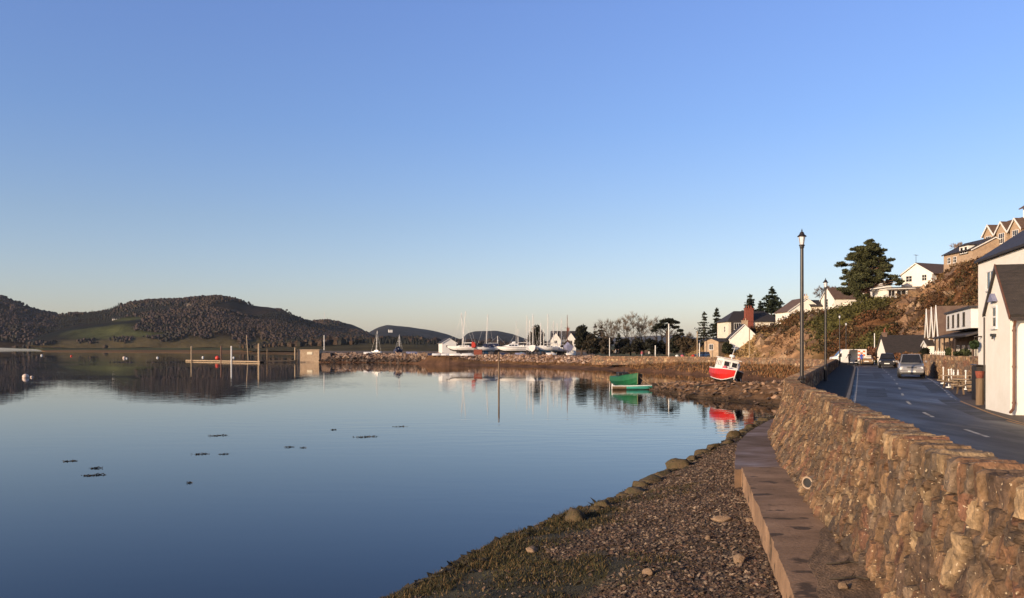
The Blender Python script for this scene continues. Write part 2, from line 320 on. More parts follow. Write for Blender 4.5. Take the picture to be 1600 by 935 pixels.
PAL = np.array([(0.165, 0.098, 0.052), (0.125, 0.076, 0.043), (0.20, 0.125, 0.066), (0.10, 0.064, 0.042), (0.16, 0.086, 0.046), (0.14, 0.10, 0.066),
                (0.26, 0.18, 0.10), (0.075, 0.053, 0.038), (0.15, 0.092, 0.05), (0.145, 0.072, 0.043)])
MORTAR = np.array((0.095, 0.062, 0.039))
def stone_field(S, h, H, seed, su, sv, depth, cope=0.25):
    """-> (relief in metres, RGB) for points at arc length S and height h of a wall of height H"""
    wu = 0.55 * fbm(S * 3.1, h * 2.6, seed + 3, 4); wv = 0.6 * fbm(S * 2.9 + 9, h * 3.3 + 4, seed + 7, 4)
    big = vnoise(S * 0.55, h * 0.8, seed + 31)            # patches of larger stones
    u = S / su + wu * 2.2; v = h / sv + wv * 2.2
    f1, f2, c1, c2, du, dv = worley(u, v, seed)
    g1, g2, d1, d2, eu, ev_ = worley(u * 0.52 + 7, v * 0.58 + 3, seed + 90)
    k = big > 0.62; du = np.where(k, eu * 1.9, du); dv = np.where(k, ev_ * 1.7, dv)
    e = np.where(k, (g2 - g1) * 1.7, f2 - f1); c1 = np.where(k, d1, c1); c2 = np.where(k, d2, c2)
    # the cope: upright slabs set on edge along the top
    cw = 0.17; uc = S / cw + 2.6 * fbm(S * 1.1, S * 0, seed + 61, 2); ic = np.floor(uc); fc = uc - ic
    cid = _hash(ic, ic * 0, seed + 71); cid2 = _hash(ic, ic * 0, seed + 73)
    ctop = H - cope * (0.75 + 0.5 * _hash(ic, ic * 0, seed + 77))
    iscope = h > ctop
    ec = np.minimum(np.minimum(fc, 1 - fc) * 2.2, np.maximum(h - ctop, 0) * 9)
    e = np.where(iscope, ec, e); c1 = np.where(iscope, cid, c1); c2 = np.where(iscope, cid2, c2)
    m = np.clip((e - 0.03 - 0.14 * vnoise(S * 6, h * 6, seed + 47)) / 0.13, 0, 1); m = m * m * (3 - 2 * m)
    rel = m * depth * (0.2 + 1.2 * c2) + 0.06 * fbm(S * 7, h * 5, seed + 41, 4) + 0.07 * fbm(S * 1.4, h * 1.1, seed + 43, 3) + 0.03 * fbm(S * 22, h * 18, seed + 45, 3)
    t1 = (c1 * 7.31) % 1.0 - 0.5; t2 = (c2 * 5.77) % 1.0 - 0.5; du = np.where(iscope, fc - .5, du); dv = np.where(iscope, 0, dv)
    rel = rel + m * depth * 1.5 * (t1 * du + t2 * dv)              # each face tilts its own way
    rel = rel + m * 0.06 * ((S * 5 + h * 3) % 1.0 - 0.5) * (c1 - 0.5) * 0.5
    pal = PAL[(c1 * 9.999).astype(int)] * (0.8 + 0.4 * c2)[..., None]
    pal = pal * (1 + 0.9 * fbm(S * 6, h * 6, seed + 51, 3))[..., None]
    col = MORTAR * (0.8 + 0.5 * vnoise(S * 14, h * 14, seed + 53))[..., None] * (1 - m[..., None]) + pal * m[..., None]
    damp = np.clip((fbm(S * 0.8, h * 1.2, seed + 57, 4) + 0.06) * 4, 0, 1)[..., None]; col = col * (1 - 0.42 * damp) + np.array((0.10, 0.075, 0.055)) * 0.12 * damp
    return rel, col, np.where(iscope, _hash(ic, ic * 0, seed + 79) - 0.5, 0)

def build_wall(name, s_arr, ztop, zbase, batter, thick, seed, rows, parent=None, su=0.17, sv=0.27, depth=0.05, zin=None, gain=1.0):
    s_arr = np.asarray(s_arr, float); P = wall_xy(s_arr)
    T = np.gradient(P, s_arr, axis=0); T /= np.linalg.norm(T, axis=1)[:, None]; Nn = np.stack([-T[:, 1], T[:, 0]], -1)
    zt = np.interp(s_arr, *ztop); zb = np.interp(s_arr, *zbase); bt = np.interp(s_arr, *batter); H = zt - zb; n = len(s_arr)
    fr = np.linspace(0, 1, rows)[:, None]; h = fr * H[None, :]; S = np.repeat(s_arr[None, :], rows, 0)
    rel, col, ck = stone_field(S + 0.5 * h * bt[None, :], h, H[None, :], seed, su, sv, depth)
    off = bt[None, :] * (1 - fr) ** 1.25 + rel
    X = P[None, :, 0] + Nn[None, :, 0] * off; Y = P[None, :, 1] + Nn[None, :, 1] * off
    Z = zb[None, :] + h + ck * 0.045 * np.clip((h - (H[None, :] - 0.3)) / 0.3, 0, 1)
    lay = [np.stack([X, Y, Z], -1)]; lc = [col]
    nt_ = 10                                              # top of the cope, then the road side
    w = np.linspace(0, 1, nt_)[1:, None] * thick; S2 = np.repeat(s_arr[None, :], nt_ - 1, 0)
    uc = S2 / 0.17 + 2.6 * fbm(S2 * 1.1, S2 * 0, seed + 61, 2); ic = np.floor(uc); fc = uc - ic
    ctz = (_hash(ic, ic * 0, seed + 79) - 0.5) * 0.045; m2 = np.clip(np.minimum(fc, 1 - fc) * 5, 0, 1)
    zz = zt[None, :] + ctz * m2 + 0.05 * fbm(S2 * 7, w * 9 + S2, seed + 81, 3) - 0.03 * (1 - m2) + rel[-1][None, :] * 0.3
    lay.append(np.stack([P[None, :, 0] + Nn[None, :, 0] * (rel[-1][None, :] * (1 - w / thick) - w), P[None, :, 1] + Nn[None, :, 1] * (rel[-1][None, :] * (1 - w / thick) - w), zz], -1))
    c2_ = PAL[(_hash(ic, ic * 0, seed + 71) * 9.999).astype(int)] * (0.75 + 0.5 * vnoise(S2 * 6, w * 8, seed + 83))[..., None]
    lc.append(c2_)
    nb = 14; zi = np.full(n, 2.0) if zin is None else np.interp(s_arr, *zin)
    fb = np.linspace(1, 0, nb)[1:, None]; hb = fb * (zt - zi)[None, :]; S3 = np.repeat(s_arr[None, :], nb - 1, 0)
    r3, c3, _ = stone_field(S3, hb, (zt - zi)[None, :], seed + 7, su, sv, depth * 0.8)
    lay.append(np.stack([P[None, :, 0] - Nn[None, :, 0] * (thick + r3), P[None, :, 1] - Nn[None, :, 1] * (thick + r3), zi[None, :] + hb], -1)); lc.append(c3)
    V = np.concatenate(lay, 0); C = np.concatenate(lc, 0) * gain
    return mesh_np(name, V.reshape(-1, 3), grid_faces(V.shape[0], n), M['wallstone'], parent, C.reshape(-1, 3), smooth=False), P, Nn
s_bend = WS[6]; s_end = WS[-1]
ss = [3.0]
while ss[-1] < s_bend + 6: ss.append(ss[-1] + max(0.016, 0.0016 * wall_xy(np.array([ss[-1]]))[0, 1]))
ZT = ([0, WS[2], WS[3], WS[4], WS[5], s_bend, WS[13], WS[16], s_end], [3.5, 3.5, 3.45, 3.40, 3.31, 3.2, 3.2, 2.8, 2.72])
ZB = ([0, s_bend, s_bend + 3, s_bend + 10, WS[14], s_end], [1.44, 1.44, 0.8, 0.2, 0.9, 1.0])
BT = ([0, WS[2], WS[3], WS[4], WS[5], s_bend - 2, s_bend + 4, s_end], [0.10, 0.10, 0.14, 0.42, 0.80, 0.75, 0.5, 0.25])
wall_root = thing('sea_wall', 'long curving rubble stone sea wall between the road and the shore', 'wall', (0, 0, 0))
w1, _, _ = build_wall('masonry', ss, ZT, ZB, BT, 0.42, 5, 100, wall_root, su=0.115, sv=0.18, depth=0.062)
s2 = np.concatenate([np.arange(ss[-1] - 0.05, WS[14], 0.10), np.arange(WS[14], s_end, 0.16)])
w2, _, _ = build_wall('masonry', s2, ZT, ZB, BT, 0.42, 5, 30, wall_root, su=0.3, sv=0.4, depth=0.07, zin=([0, s_end], [2.0, 1.9]), gain=1.6)
# drain pipe low in the wall
def wbase(D): return wallx(D) - np.interp(np.interp(D, _wy, WS[:14]), *BT)
def wall_pt(px, py):
    best = None
    for s in np.arange(6, s_bend, 0.05):
        p = wall_xy(np.array([s]))[0]; q = wall_xy(np.array([s + 0.1]))[0]; t = (q - p) / np.linalg.norm(q - p); nn = np.array((-t[1], t[0]))
        for fr in np.arange(0, 1, 0.05):
            o = np.interp(s, *BT) * (1 - fr) ** 1.25; x, y, z = p[0] + nn[0] * o, p[1] + nn[1] * o, 1.44 + fr * (np.interp(s, *ZT) - 1.44)
            e = math.hypot(HX + F * x / y - px, HY - F * (z - CZ) / y - py)
            if best is None or e < best[0]: best = (e, Vector((x, y, z)), Vector((nn[0], nn[1], 0)))
    return best[1], best[2]
p, nn = wall_pt(1272, 752); nn = (nn + Vector((0, -0.95, 0))).normalized()
b = MB(); ring = []
side = nn.cross(Vector((0, 0, 1)))
def pipe_ring(c, r): return [c + side * r * math.cos(2 * math.pi * k / 16) + Vector((0, 0, 1)) * r * math.sin(2 * math.pi * k / 16) for k in range(16)]
c0 = p + nn * 0.20
b.loft([pipe_ring(p - nn * 0.2, 0.125), pipe_ring(c0, 0.125), pipe_ring(c0, 0.095), pipe_ring(p - nn * 0.02, 0.095)], caps=False)
b.build('drain_pipe', mat('clay_pipe', (0.42, 0.33, 0.24), (0.3, 0.22, 0.16), 9, 0.7), wall_root)
b = MB(); b.loft([pipe_ring(c0 - nn * 0.03, 0.094), pipe_ring(c0 - nn * 0.05, 0.02)]); b.build('pipe_mouth', M['dark_plastic'], bpy.data.objects['drain_pipe'])  # dark disc stands in for the shade inside the pipe

# ------------------------------------------------------------------ walkway at the foot of the wall
kx = ([-2, 5, 9.95, 14.9, 20.9], [1.4, 2.55, 3.38, 4.46, 5.74])
def build_walk(name, D0, D1, left, ztop, m, zlow):
    Ds = np.arange(D0, D1, 0.1); xl = np.array([left(d) for d in Ds]) + 0.05 * fbm(Ds * 1.3, Ds * 0, 3, 3) + 0.035 * fbm(Ds * 5, Ds * 0, 5, 2); xr = wallx(Ds) - 0.05
    cols = [np.stack([xl, Ds, np.full_like(Ds, zlow)], -1)]
    for t in np.linspace(0, 1, 14):
        z = ztop + 0.012 * fbm(Ds * 0.8, Ds * 0 + t * 3, 8, 3)
        cols.append(np.stack([xl + 0.015 * (t == 0) + (xr - xl) * t, Ds, z], -1))
    V = np.stack(cols, 1); nr, nc = V.shape[:2]
    V0 = V[:1].copy(); V0[..., 2] = zlow; V1 = V[-1:].copy(); V1[..., 2] = zlow
    V = np.concatenate([V0, V, V1], 0)
    return tag(mesh_np(name, V.reshape(-1, 3), grid_faces(nr + 2, nc), m), kind='structure')
build_walk('walkway', -2, 21.0, lambda d: np.interp(d, *kx), 1.5, M['concrete'], 0.2)
fl = ([20.8, 21.4, 26.5, 30.2, 34.2, 36.5], [5.55, 5.7, 7.15, 8.6, 10.45, 11.6])
build_walk('walkway', 20.8, 36.5, lambda d: np.interp(d, *fl), 1.45, M['concrete_wet'], -0.2)
# silt washed up against the foot of the wall
Ds = np.linspace(5.0, 14.2, 90); T_ = np.linspace(0, 1, 26)
G = np.zeros((90, 26, 3)); Cc = np.zeros((90, 26, 3))
for i, d in enumerate(Ds):
    xr = float(wbase(d)) + 0.12; wdt = 0.82 * np.clip((14.2 - d) / 2.6, 0, 1) ** 0.7 * (0.8 + 0.35 * vnoise(d * 1.3, 0.3, 4)); xl = xr - wdt - 0.02
    for j, t in enumerate(T_):
        hgt = 0.13 * t * np.clip((14.2 - d) / 3, 0, 1)
        G[i, j] = (xl + (xr - xl) * t, d, 1.497 + hgt * (0.6 + 0.8 * vnoise(d * 3, t * 5, 6)) - 0.01 * (t == 0))
        Cc[i, j] = np.array((0.15, 0.095, 0.055)) * (0.7 + 0.7 * vnoise(d * 6, t * 11, 7))
tag(mesh_np('silt', G.reshape(-1, 3), grid_faces(90, 26), M['beach'], None, Cc.reshape(-1, 3)), kind='structure')

# ------------------------------------------------------------------ near beach
BW = ([-3, 5, 10, 15, 17.4, 21, 22.8, 28.5, 36, 45.3, 52, 60], [-9.5, -6.4, -4.25, -2.08, -1.07, 0.97, 2.3, 5.1, 8.7, 12.9, 16.4, 19.6])
def beach_right(d): return np.where(d < 21, np.interp(d, *kx) + 0.2, np.where(d < 36, np.interp(d, *fl) + 0.25, wallx(d) + 0.1))
def beach_z(x, d):
    xl = np.interp(d, *BW); xr = beach_right(d); t = (x - xl) / np.maximum(xr - xl, 0.8)
    kz = np.interp(d, [0, 20, 28, 36, 45, 60], [1.12, 1.02, 0.8, 0.5, 0.7, 1.0])
    z = np.where(t < 0, t * 1.6, 0.30 * (1 - np.exp(-np.maximum(t, 0) * 14)) + (kz - 0.30) * np.clip(t, 0, 1.15))
    lump = fbm(x * 0.9, d * 0.9, 12, 4) * 0.22 + fbm(x * 4, d * 4, 15, 3) * 0.05
    return z + lump * np.clip(t * 5 + 0.3, 0, 1) * np.clip((1.1 - t) * 4, 0.1, 1), t
Dr = np.concatenate([np.arange(-3, 8, 0.5), np.arange(8, 26, 0.09), np.arange(26, 60.5, 0.25)]); Tc = np.linspace(-0.35, 1.0, 150)
DD = np.repeat(Dr[:, None], len(Tc), 1); xl = np.interp(Dr, *BW)[:, None]; xr = beach_right(Dr)[:, None]
XX = xl + (xr - xl) * Tc[None, :]; ZZ, TT = beach_z(XX, DD)
def turf_mask(x, d, t):                                   # where turf and weed grow over the stones
    k = fbm(x * 0.5, d * 0.5, 21, 4) * 1.3 + 0.62 - t + 0.10 * np.clip((19 - d) / 8, 0, 1)
    return np.clip(k * 4, 0, 1) * np.clip((24.5 - d) / 4, 0, 1)
tm = turf_mask(XX, DD, TT)
g = np.array((0.15, 0.096, 0.062)) * (0.75 + 0.5 * vnoise(XX * 3, DD * 3, 9))[..., None]
tf = np.array((0.045, 0.038, 0.017)) * (0.6 + 0.9 * vnoise(XX * 2, DD * 2, 19))[..., None]
wetc = np.array((0.05, 0.036, 0.026)); wet = np.clip(1 - np.abs(TT - 0.02) * 14, 0, 1)[..., None]
g = g * 0.62
Cb = (g * (1 - tm[..., None]) + tf * tm[..., None]) * (1 - wet) + wetc * wet
tag(mesh_np('beach', np.stack([XX, DD, ZZ], -1).reshape(-1, 3), grid_faces(*XX.shape), M['beach'], None, Cb.reshape(-1, 3), smooth=True), kind='structure')

OCT_V = np.array([(1, 0, 0), (0.3, 0.95, 0), (-0.9, 0.5, 0), (-0.7, -0.75, 0), (0.4, -0.9, 0), (0.15, 0.1, 0.8), (-0.05, 0, -0.7)])
OCT_F = np.array([(0, 1, 5), (1, 2, 5), (2, 3, 5), (3, 4, 5), (4, 0, 5), (1, 0, 6), (2, 1, 6), (3, 2, 6), (4, 3, 6), (0, 4, 6)])
def scatter_stones(name, P, size, cols, m, flat=0.6, seed=1, parent=None):
    g = np.random.default_rng(seed); n = len(P); a = g.random(n) * 6.283; size = np.asarray(size) * np.ones(n)
    b = OCT_V[None] * (1 + g.normal(0, 0.18, (n, 7, 1))) * np.stack([size * (0.8 + 0.5 * g.random(n)), size, size * flat * (0.6 + 0.8 * g.random(n))], -1)[:, None, :]
    tl = g.normal(0, 0.35, (n, 2)); b[..., 2] += b[..., 0] * tl[:, :1] + b[..., 1] * tl[:, 1:]
    c, s = np.cos(a)[:, None], np.sin(a)[:, None]
    V = np.stack([b[..., 0] * c - b[..., 1] * s, b[..., 0] * s + b[..., 1] * c, b[..., 2]], -1) + P[:, None, :]
    Fc = (OCT_F[None] + (np.arange(n) * 7)[:, None, None]).reshape(-1, 3)
    return mesh_np(name, V.reshape(-1, 3), Fc, m, parent, np.repeat(cols, 7, 0))
n = 60000; d = 8.5 + (rng.random(n) ** 1.35) * 27; t = rng.random(n) ** 0.85
x = np.interp(d, *BW) + (beach_right(d) - 0.1 - np.interp(d, *BW)) * (0.03 + 0.96 * t)
zb_, tt = beach_z(x, d); keep = (rng.random(n) > turf_mask(x, d, tt) * 0.93); x, d, zb_ = x[keep], d[keep], zb_[keep]; n = len(x)
pal = np.array([(0.140, 0.090, 0.060), (0.18, 0.125, 0.085), (0.09, 0.060, 0.043), (0.28, 0.205, 0.14), (0.125, 0.072, 0.048), (0.05, 0.038, 0.029)])
size = 0.016 + 0.034 * rng.random(n) ** 3
tag(scatter_stones('shingle', np.stack([x, d, zb_ + size * 0.25], -1), size, pal[rng.integers(0, 6, n)] * (0.62 + 0.36 * rng.random((n, 1))), M['rock'], 0.6, 3),
    'small brown and grey stones covering the beach below the walkway', 'shingle', kind='stuff')
def blades(name, P, hgt, wid, cols, m, lean=0.35, seed=2, parent=None):
    g = np.random.default_rng(seed); n = len(P); a = g.random(n) * 6.283; ln = g.normal(0, lean, (n, 2)) * hgt[:, None]
    dx = np.stack([np.cos(a), np.sin(a), 0 * a], -1) * wid[:, None]; tip = np.concatenate([ln, hgt[:, None]], 1)
    mid = P + tip * np.array((0.35, 0.35, 0.55)); V = np.stack([P - dx, P + dx, mid + dx * 0.6, mid - dx * 0.6, P + tip + dx * 0.08, P + tip - dx * 0.08], 1)
    i = (np.arange(n) * 6)[:, None]; Fc = np.concatenate([i + np.array([[0, 1, 2, 3]]), i + np.array([[3, 2, 4, 5]])], 0)
    return mesh_np(name, V.reshape(-1, 3), Fc, m, parent, np.repeat(cols, 6, 0))
n = 60000; d = 11 + rng.random(n) * 16; t = rng.random(n) * 0.8; x = np.interp(d, *BW) + (beach_right(d) - np.interp(d, *BW)) * t
zb_, tt = beach_z(x, d); k = turf_mask(x, d, tt) * (0.15 + 0.85 * (vnoise(x * 1.6, d * 1.6, 33) > 0.42)); keep = rng.random(n) < k * 0.95
x, d, zb_, tt = x[keep], d[keep], zb_[keep], tt[keep]; n = len(x)
pal = np.array([(0.052, 0.048, 0.018), (0.08, 0.062, 0.026), (0.034, 0.035, 0.013), (0.15, 0.095, 0.042), (0.024, 0.022, 0.011)])
tall = vnoise(x * 0.7, d * 0.7, 44) ** 2 * np.clip((0.35 - tt) * 5, 0.15, 1)
hg = 0.03 + 0.05 * rng.random(n) + 0.16 * tall * rng.random(n)
tag(blades('turf', np.stack([x, d, zb_ - 0.01], -1), hg, 0.006 + 0.006 * rng.random(n), pal[rng.integers(0, 5, n)] * (0.7 + 0.6 * rng.random((n, 1))), M['leaf'], 0.5),
    'low olive and brown turf growing over the stones at the water', 'turf', kind='stuff')

# ------------------------------------------------------------------ rocks as single things
def rock_mesh(name, seed, m, flat=0.7, rough=0.22, sub=3):
    bm = bmesh.new(); bmesh.ops.create_icosphere(bm, subdivisions=sub, radius=1)
    g = random.Random(seed); cuts = [(Vector((g.gauss(0, 1), g.gauss(0, 1), g.gauss(0, 0.8))).normalized(), 0.5 + 0.34 * g.random()) for _ in range(12)]
    for v in bm.verts:
        p = v.co.copy()
        for nrm, dd in cuts:
            e = p.dot(nrm) - dd
            if e > 0: p -= nrm * e * 0.97
        f = float(fbm(p.x * 1.7 + seed, p.y * 1.7 + p.z * 1.3, seed, 4)); v.co = Vector((p.x, p.y, p.z * flat)) * (1 + rough * f)
    me = bpy.data.meshes.new(name); bm.to_mesh(me); bm.free(); me.materials.append(m)
    for pg in me.polygons: pg.use_smooth = True
    return me
def put_rock(name, me, loc, size, rz, label, cat='boulder', group=None):
    o = bpy.data.objects.new(name, me); sc.collection.objects.link(o); o.location = loc; o.scale = size if hasattr(size, '__len__') else (size,) * 3; o.rotation_euler = (0, 0, rz)
    return tag(o, label, cat, group)
mossy = [rock_mesh('mossy_boulder', 20 + k, M['mossy'], 0.9, 0.5) for k in range(5)]
row = [(1196, 658, 12), (1184, 663, 11), (1172, 668, 13), (1161, 676, 12), (1147, 683, 13), (1136, 691, 13), (1119, 700, 14), (1102, 709, 15), (1083, 718, 16),
       (1062, 732, 18), (1036, 744, 19), (1014, 754, 22), (990, 773, 24), (943, 799, 23), (895, 822, 24)]
ordn = ['', 'second', 'third', 'fourth', 'fifth', 'sixth', 'seventh', 'eighth', 'ninth', 'tenth', 'eleventh', 'twelfth', 'thirteenth', 'fourteenth']
for k, (px, py, r) in enumerate(row):
    q = on(px, py + r * 0.3, 0.22); D = q.y; s = r * 1.18 / F * D
    lb = ('small mossy boulder at the far end of the waterline row, beside the wet walkway' if k == 0 else
          'flat mossy boulder at the turf end of the waterline row' if k == len(row) - 1 else
          ordn[k] + ' mossy boulder along the waterline row, counted from the wet walkway end')
    z = float(beach_z(np.array([q.x]), np.array([q.y]))[0][0])
    put_rock('mossy_boulder', mossy[k % 5], (q.x, q.y, max(0.16, z * 0.75)), (s * (1 + .15 * math.sin(k * 2.3)), s * 0.9, s * (.95 + .12 * math.sin(k * 3.7))), k * 1.7, lb, group='mossy boulders along the waterline')
for (x0, y0, r0), (x1, y1, r1) in zip(row[:-1], row[1:]):
    for f_ in (0.36, 0.68):
        q = on(x0 + (x1 - x0) * f_ + rnd.uniform(-2, 5), y0 + (y1 - y0) * f_ + rnd.uniform(0, 5), 0.22); s = (r0 + r1) / 2 * rnd.uniform(.5, .85) / F * q.y
        put_rock('mossy_stone', mossy[rnd.randrange(5)], (q.x, q.y, max(.14, .85 * float(beach_z(np.array([q.x]), np.array([q.y]))[0][0]))), (s, s * .9, s * .8), rnd.random() * 6, 'low mossy stone wedged between larger boulders of the waterline row', 'stone', 'mossy stones wedged in the waterline row')
bl = [rock_mesh('boulder', 50 + k, M['boulder'], 0.75) for k in range(4)]
for px, py, r, lb, fz in ((1155, 872, 13, 'sandy angular boulder alone on the shingle beside the walkway', 0.85), (1131, 803, 18, 'broad flat pale boulder on the shingle near the walkway edge', 0.5),
                      (1012, 893, 9, 'small upright brown stone casting a shadow on the lower shingle', 1.2), (1106, 839, 8, 'small tan stone below the broad flat boulder', 0.7),
                      (831, 854, 14, 'rounded pale brown boulder lying in the turf at the water', 0.6), (1172, 812, 7, 'small reddish stone against the foot of the walkway edge', 0.8),
                      (1318, 914, 9, 'small orange stone lying on the silt by the wall foot', 0.8)):
    z = 1.55 if px > 1300 else 0.8
    for _ in range(6):
        q = on(px, py + r * 0.6, z)
        if px < 1300: z = float(beach_z(np.array([q.x]), np.array([q.y]))[0][0])
    s = r * 1.15 / F * q.y
    put_rock('boulder', bl[(px + r) % 4], (q.x, q.y, z + s * 0.35 * fz), (s, s * 0.8, s * fz), px * 0.3, lb)
# driftwood twigs on the silt
for px, py, lb in ((1318, 882, 'dark driftwood stick lying on the walkway by the silt'), (1326, 906, 'short black driftwood piece beside the orange stone')):
    q = on(px, py, 1.6); b = MB(); b.tube([(-0.22, 0.03, 0), (-0.05, 0, 0.02), (0.1, 0.03, 0.03), (0.24, -0.02, 0.01)], 0.016, 5); b.cyl((0.02, 0, 0.02), (0.12, 0.1, 0.07), 0.009, 0.004, 5)
    o = b.build('driftwood', M['wood_dark']); o.location = q; tag(o, lb, 'driftwood')

# dark wrack and weed draped along the waterline boulders
n = 5200; d = 14 + rng.random(n) * 40; t = np.abs(rng.normal(0, .5, n)); x = np.interp(d, *BW) + .05 + t * .75; zb_, tt = beach_z(x, d)
tag(scatter_stones('wrack', np.stack([x, d, np.maximum(zb_, 0.02) + .02], -1), .03 + .11 * rng.random(n) ** 5, np.array((0.034, 0.026, 0.014)) * (.6 + 1.2 * rng.random((n, 1))), M['rock'], 0.4, 31), 'dark weed and small stones packed between the waterline boulders', 'wrack', kind='stuff')
# ------------------------------------------------------------------ road side ground, footway, road, markings
Dg = np.concatenate([np.arange(-20, 60, 2.0), np.arange(60, 126, 2.0)])
xg = np.interp(Dg, WP[:18, 1], WP[:18, 0]) + 0.3
Tg = np.linspace(0, 1, 30) ** 1.5
G = np.stack([np.stack([x + (95 - x) * Tg, np.full(30, d), np.full(30, 2.15)], -1) for x, d in zip(xg, Dg)])
tag(mesh_np('ground', G.reshape(-1, 3), grid_faces(len(Dg), 30), M['ground']), kind='structure')
RD = np.array([-20, -5, 5, 12, 18, 24, 27.5, 32, 36, 46, 58, 75, 90, 103, 112, 122, 134, 148, 165])
RL = np.array([3.2 + 0, 3.9, 5.3, 6.9, 8.6, 10.3, 11.4, 12.9, 14.6, lampx(46) + 2.05, lampx(58) + 2.05, lampx(75) + 2.05, lampx(90) + 2.05, lampx(103) + 1.8, 47.2, 49.2, 48.8, 46.0, 40.0])
RR = np.array([9.3, 10.2, 11.5, 13.0, 14.0, 15.2, 16.2, 17.9, 19.4, lampx(46) + 7.3, lampx(58) + 7.75, lampx(75) + 7.75, lampx(90) + 7.75, lampx(103) + 8.6, 53.5, 55.5, 55.0, 52.0, 46.5])
Df = np.arange(-20, 165, 0.6)
def smooth(y, k=9): return np.convolve(np.pad(y, k // 2, 'edge'), np.ones(k) / k, 'valid')
rl = smooth(np.interp(Df, RD, RL)); rr_ = smooth(np.interp(Df, RD, RR))
def RLx(d): return np.interp(d, Df, rl)
def RRx(d): return np.interp(d, Df, rr_)
V = np.stack([np.stack([rl + (rr_ - rl) * t, Df, np.full_like(Df, 2.2 + 0.03 * (1 - (2 * t - 1) ** 2))], -1) for t in np.linspace(0, 1, 7)], 1)
tag(mesh_np('road', V.reshape(-1, 3), grid_faces(len(Df), 7), M['asphalt'], smooth=True), kind='structure')
# footway with a raised kerb, between the wall and the road
Dw = Df[(Df > 8) & (Df < 124)]; xw = np.interp(Dw, WP[:18, 1], WP[:18, 0]) + 0.38; rlw = RLx(Dw)
def strip(name, xa, xb, D, z0, z1, m, sides=True):
    prof = [(xa, 1.9), (xa, z1), (xb, z1), (xb, z0)]
    V = np.stack([np.stack([a, D, np.full_like(D, z)], -1) for a, z in prof], 1)
    return tag(mesh_np(name, V.reshape(-1, 3), grid_faces(len(D), 4), m), kind='structure')
strip('footway', xw, rlw - 0.16, Dw, 2.1, 2.315, M['asphalt_dry'])
strip('kerb', rlw - 0.155, rlw, Dw, 2.1, 2.32, M['kerb'])
def ribbon(name, xc, D, w, z, m, parts=None):
    D = np.asarray(D); V = []; Fc = []
    segs = parts or [(D[0], D[-1])]
    for a, b_ in segs:
        dd = np.linspace(a, b_, max(2, int((b_ - a) / 0.7) + 1)); x = xc(dd); o = len(V)
        for xx, d_ in zip(x, dd): V += [(xx - w / 2, d_, z), (xx + w / 2, d_, z)]
        for k in range(len(dd) - 1): Fc.append((o + 2 * k, o + 2 * k + 1, o + 2 * k + 3, o + 2 * k + 2))
    return tag(mesh_np(name, V, Fc, m), kind='structure')
ribbon('edge_line', lambda d: RLx(d) + 0.22, [24, 104], 0.11, 2.212, M['paint'])
ribbon('edge_line', lambda d: RRx(d) - 0.25, None, 0.10, 2.213, M['paint'], [(a, a + 1.0) for a in np.arange(36, 58, 1.9)] + [(58, 66)])
ribbon('centre_line', lambda d: (RLx(d) + RRx(d)) / 2, None, 0.12, 2.236, M['paint'], [(a, a + 2.0) for a in np.arange(9, 104, 6.0)])
ribbon('double_yellow_line', lambda d: RRx(d) - 0.32, [12, 35.5], 0.09, 2.214, M['paint_y'])
ribbon('double_yellow_line', lambda d: RRx(d) - 0.12, [12, 35.5], 0.09, 2.2145, M['paint_y'])

def road_t(t): return lambda d: RLx(d) + (RRx(d) - RLx(d)) * t
M['patch'] = mat('tarmac_patch', (0.020, 0.019, 0.020), (0.030, 0.028, 0.028), 1.2, 0.5, 0.004, 50, rough2=0.75)
for t_, w_, sg_ in ((0.78, 1.3, [(16, 23)]), (0.86, 0.9, [(26, 37), (42, 55)]), (0.25, 1.0, [(38, 46)]), (0.33, 0.7, [(60, 74)]), (0.62, 0.8, [(70, 85)])):
    ribbon('road_patch', road_t(t_), None, w_, 2.2 + .03 * (1 - (2 * t_ - 1) ** 2) + .0045, M['patch'], sg_)
# ------------------------------------------------------------------ opposite bank of the bay with the quay and the yard
SH = np.array([(438, 566), (466, 566), (500, 566.5), (600, 567), (640, 568), (690, 570.5), (760, 571.5), (850, 574), (930, 577), (1000, 580), (1060, 583.5), (1110, 588), (1150, 591), (1200, 594), (1240, 597), (1290, 600), (1330, 603)])
pxs = np.arange(466, 1331, 2.2); shD = F * CZ / (np.interp(pxs, SH[:, 0], SH[:, 1]) - HY)
shD = smooth(shD, 11) + 1.2 * fbm(pxs * 0.12, pxs * 0, 4, 3)
dd = np.concatenate([np.arange(-3, 16, 0.45), np.arange(16, 40, 2.0), np.arange(40, 200, 10.0)])
PX = np.repeat(pxs[:, None], len(dd), 1); Dk = shD[:, None] + dd[None]; d_ = np.repeat(dd[None], len(pxs), 0)
quay = np.clip((690 - PX) / 60, 0, 1); mud = np.clip((PX - 690) / 60, 0, 1)
marsh = np.clip((PX - 930) / 80, 0, 1)
zq = np.interp(d_, [-3, 0, 3.5, 5.5, 200], [-1.4, 0.0, 1.7, 2.55, 2.6]); zm = np.interp(d_, [-3, 0, 5, 9, 13.5, 200], [-0.8, 0.0, 0.55, 1.0, 2.45, 2.5])
zr = np.interp(d_, [-3, 0, 2, 5, 12, 200], [-0.9, 0.0, 0.55, 1.0, 1.45, 1.6])
Zl = zq * (1 - mud) + zm * mud; Zl = Zl * (1 - marsh) + zr * marsh
Xl = (PX - HX) / F * Dk
Zl = Zl + fbm(Xl * 0.35, Dk * 0.35, 6, 4) * 0.5 * np.clip(d_ / 3, 0, 1) * np.clip((20 - d_) / 8, 0.15, 1)
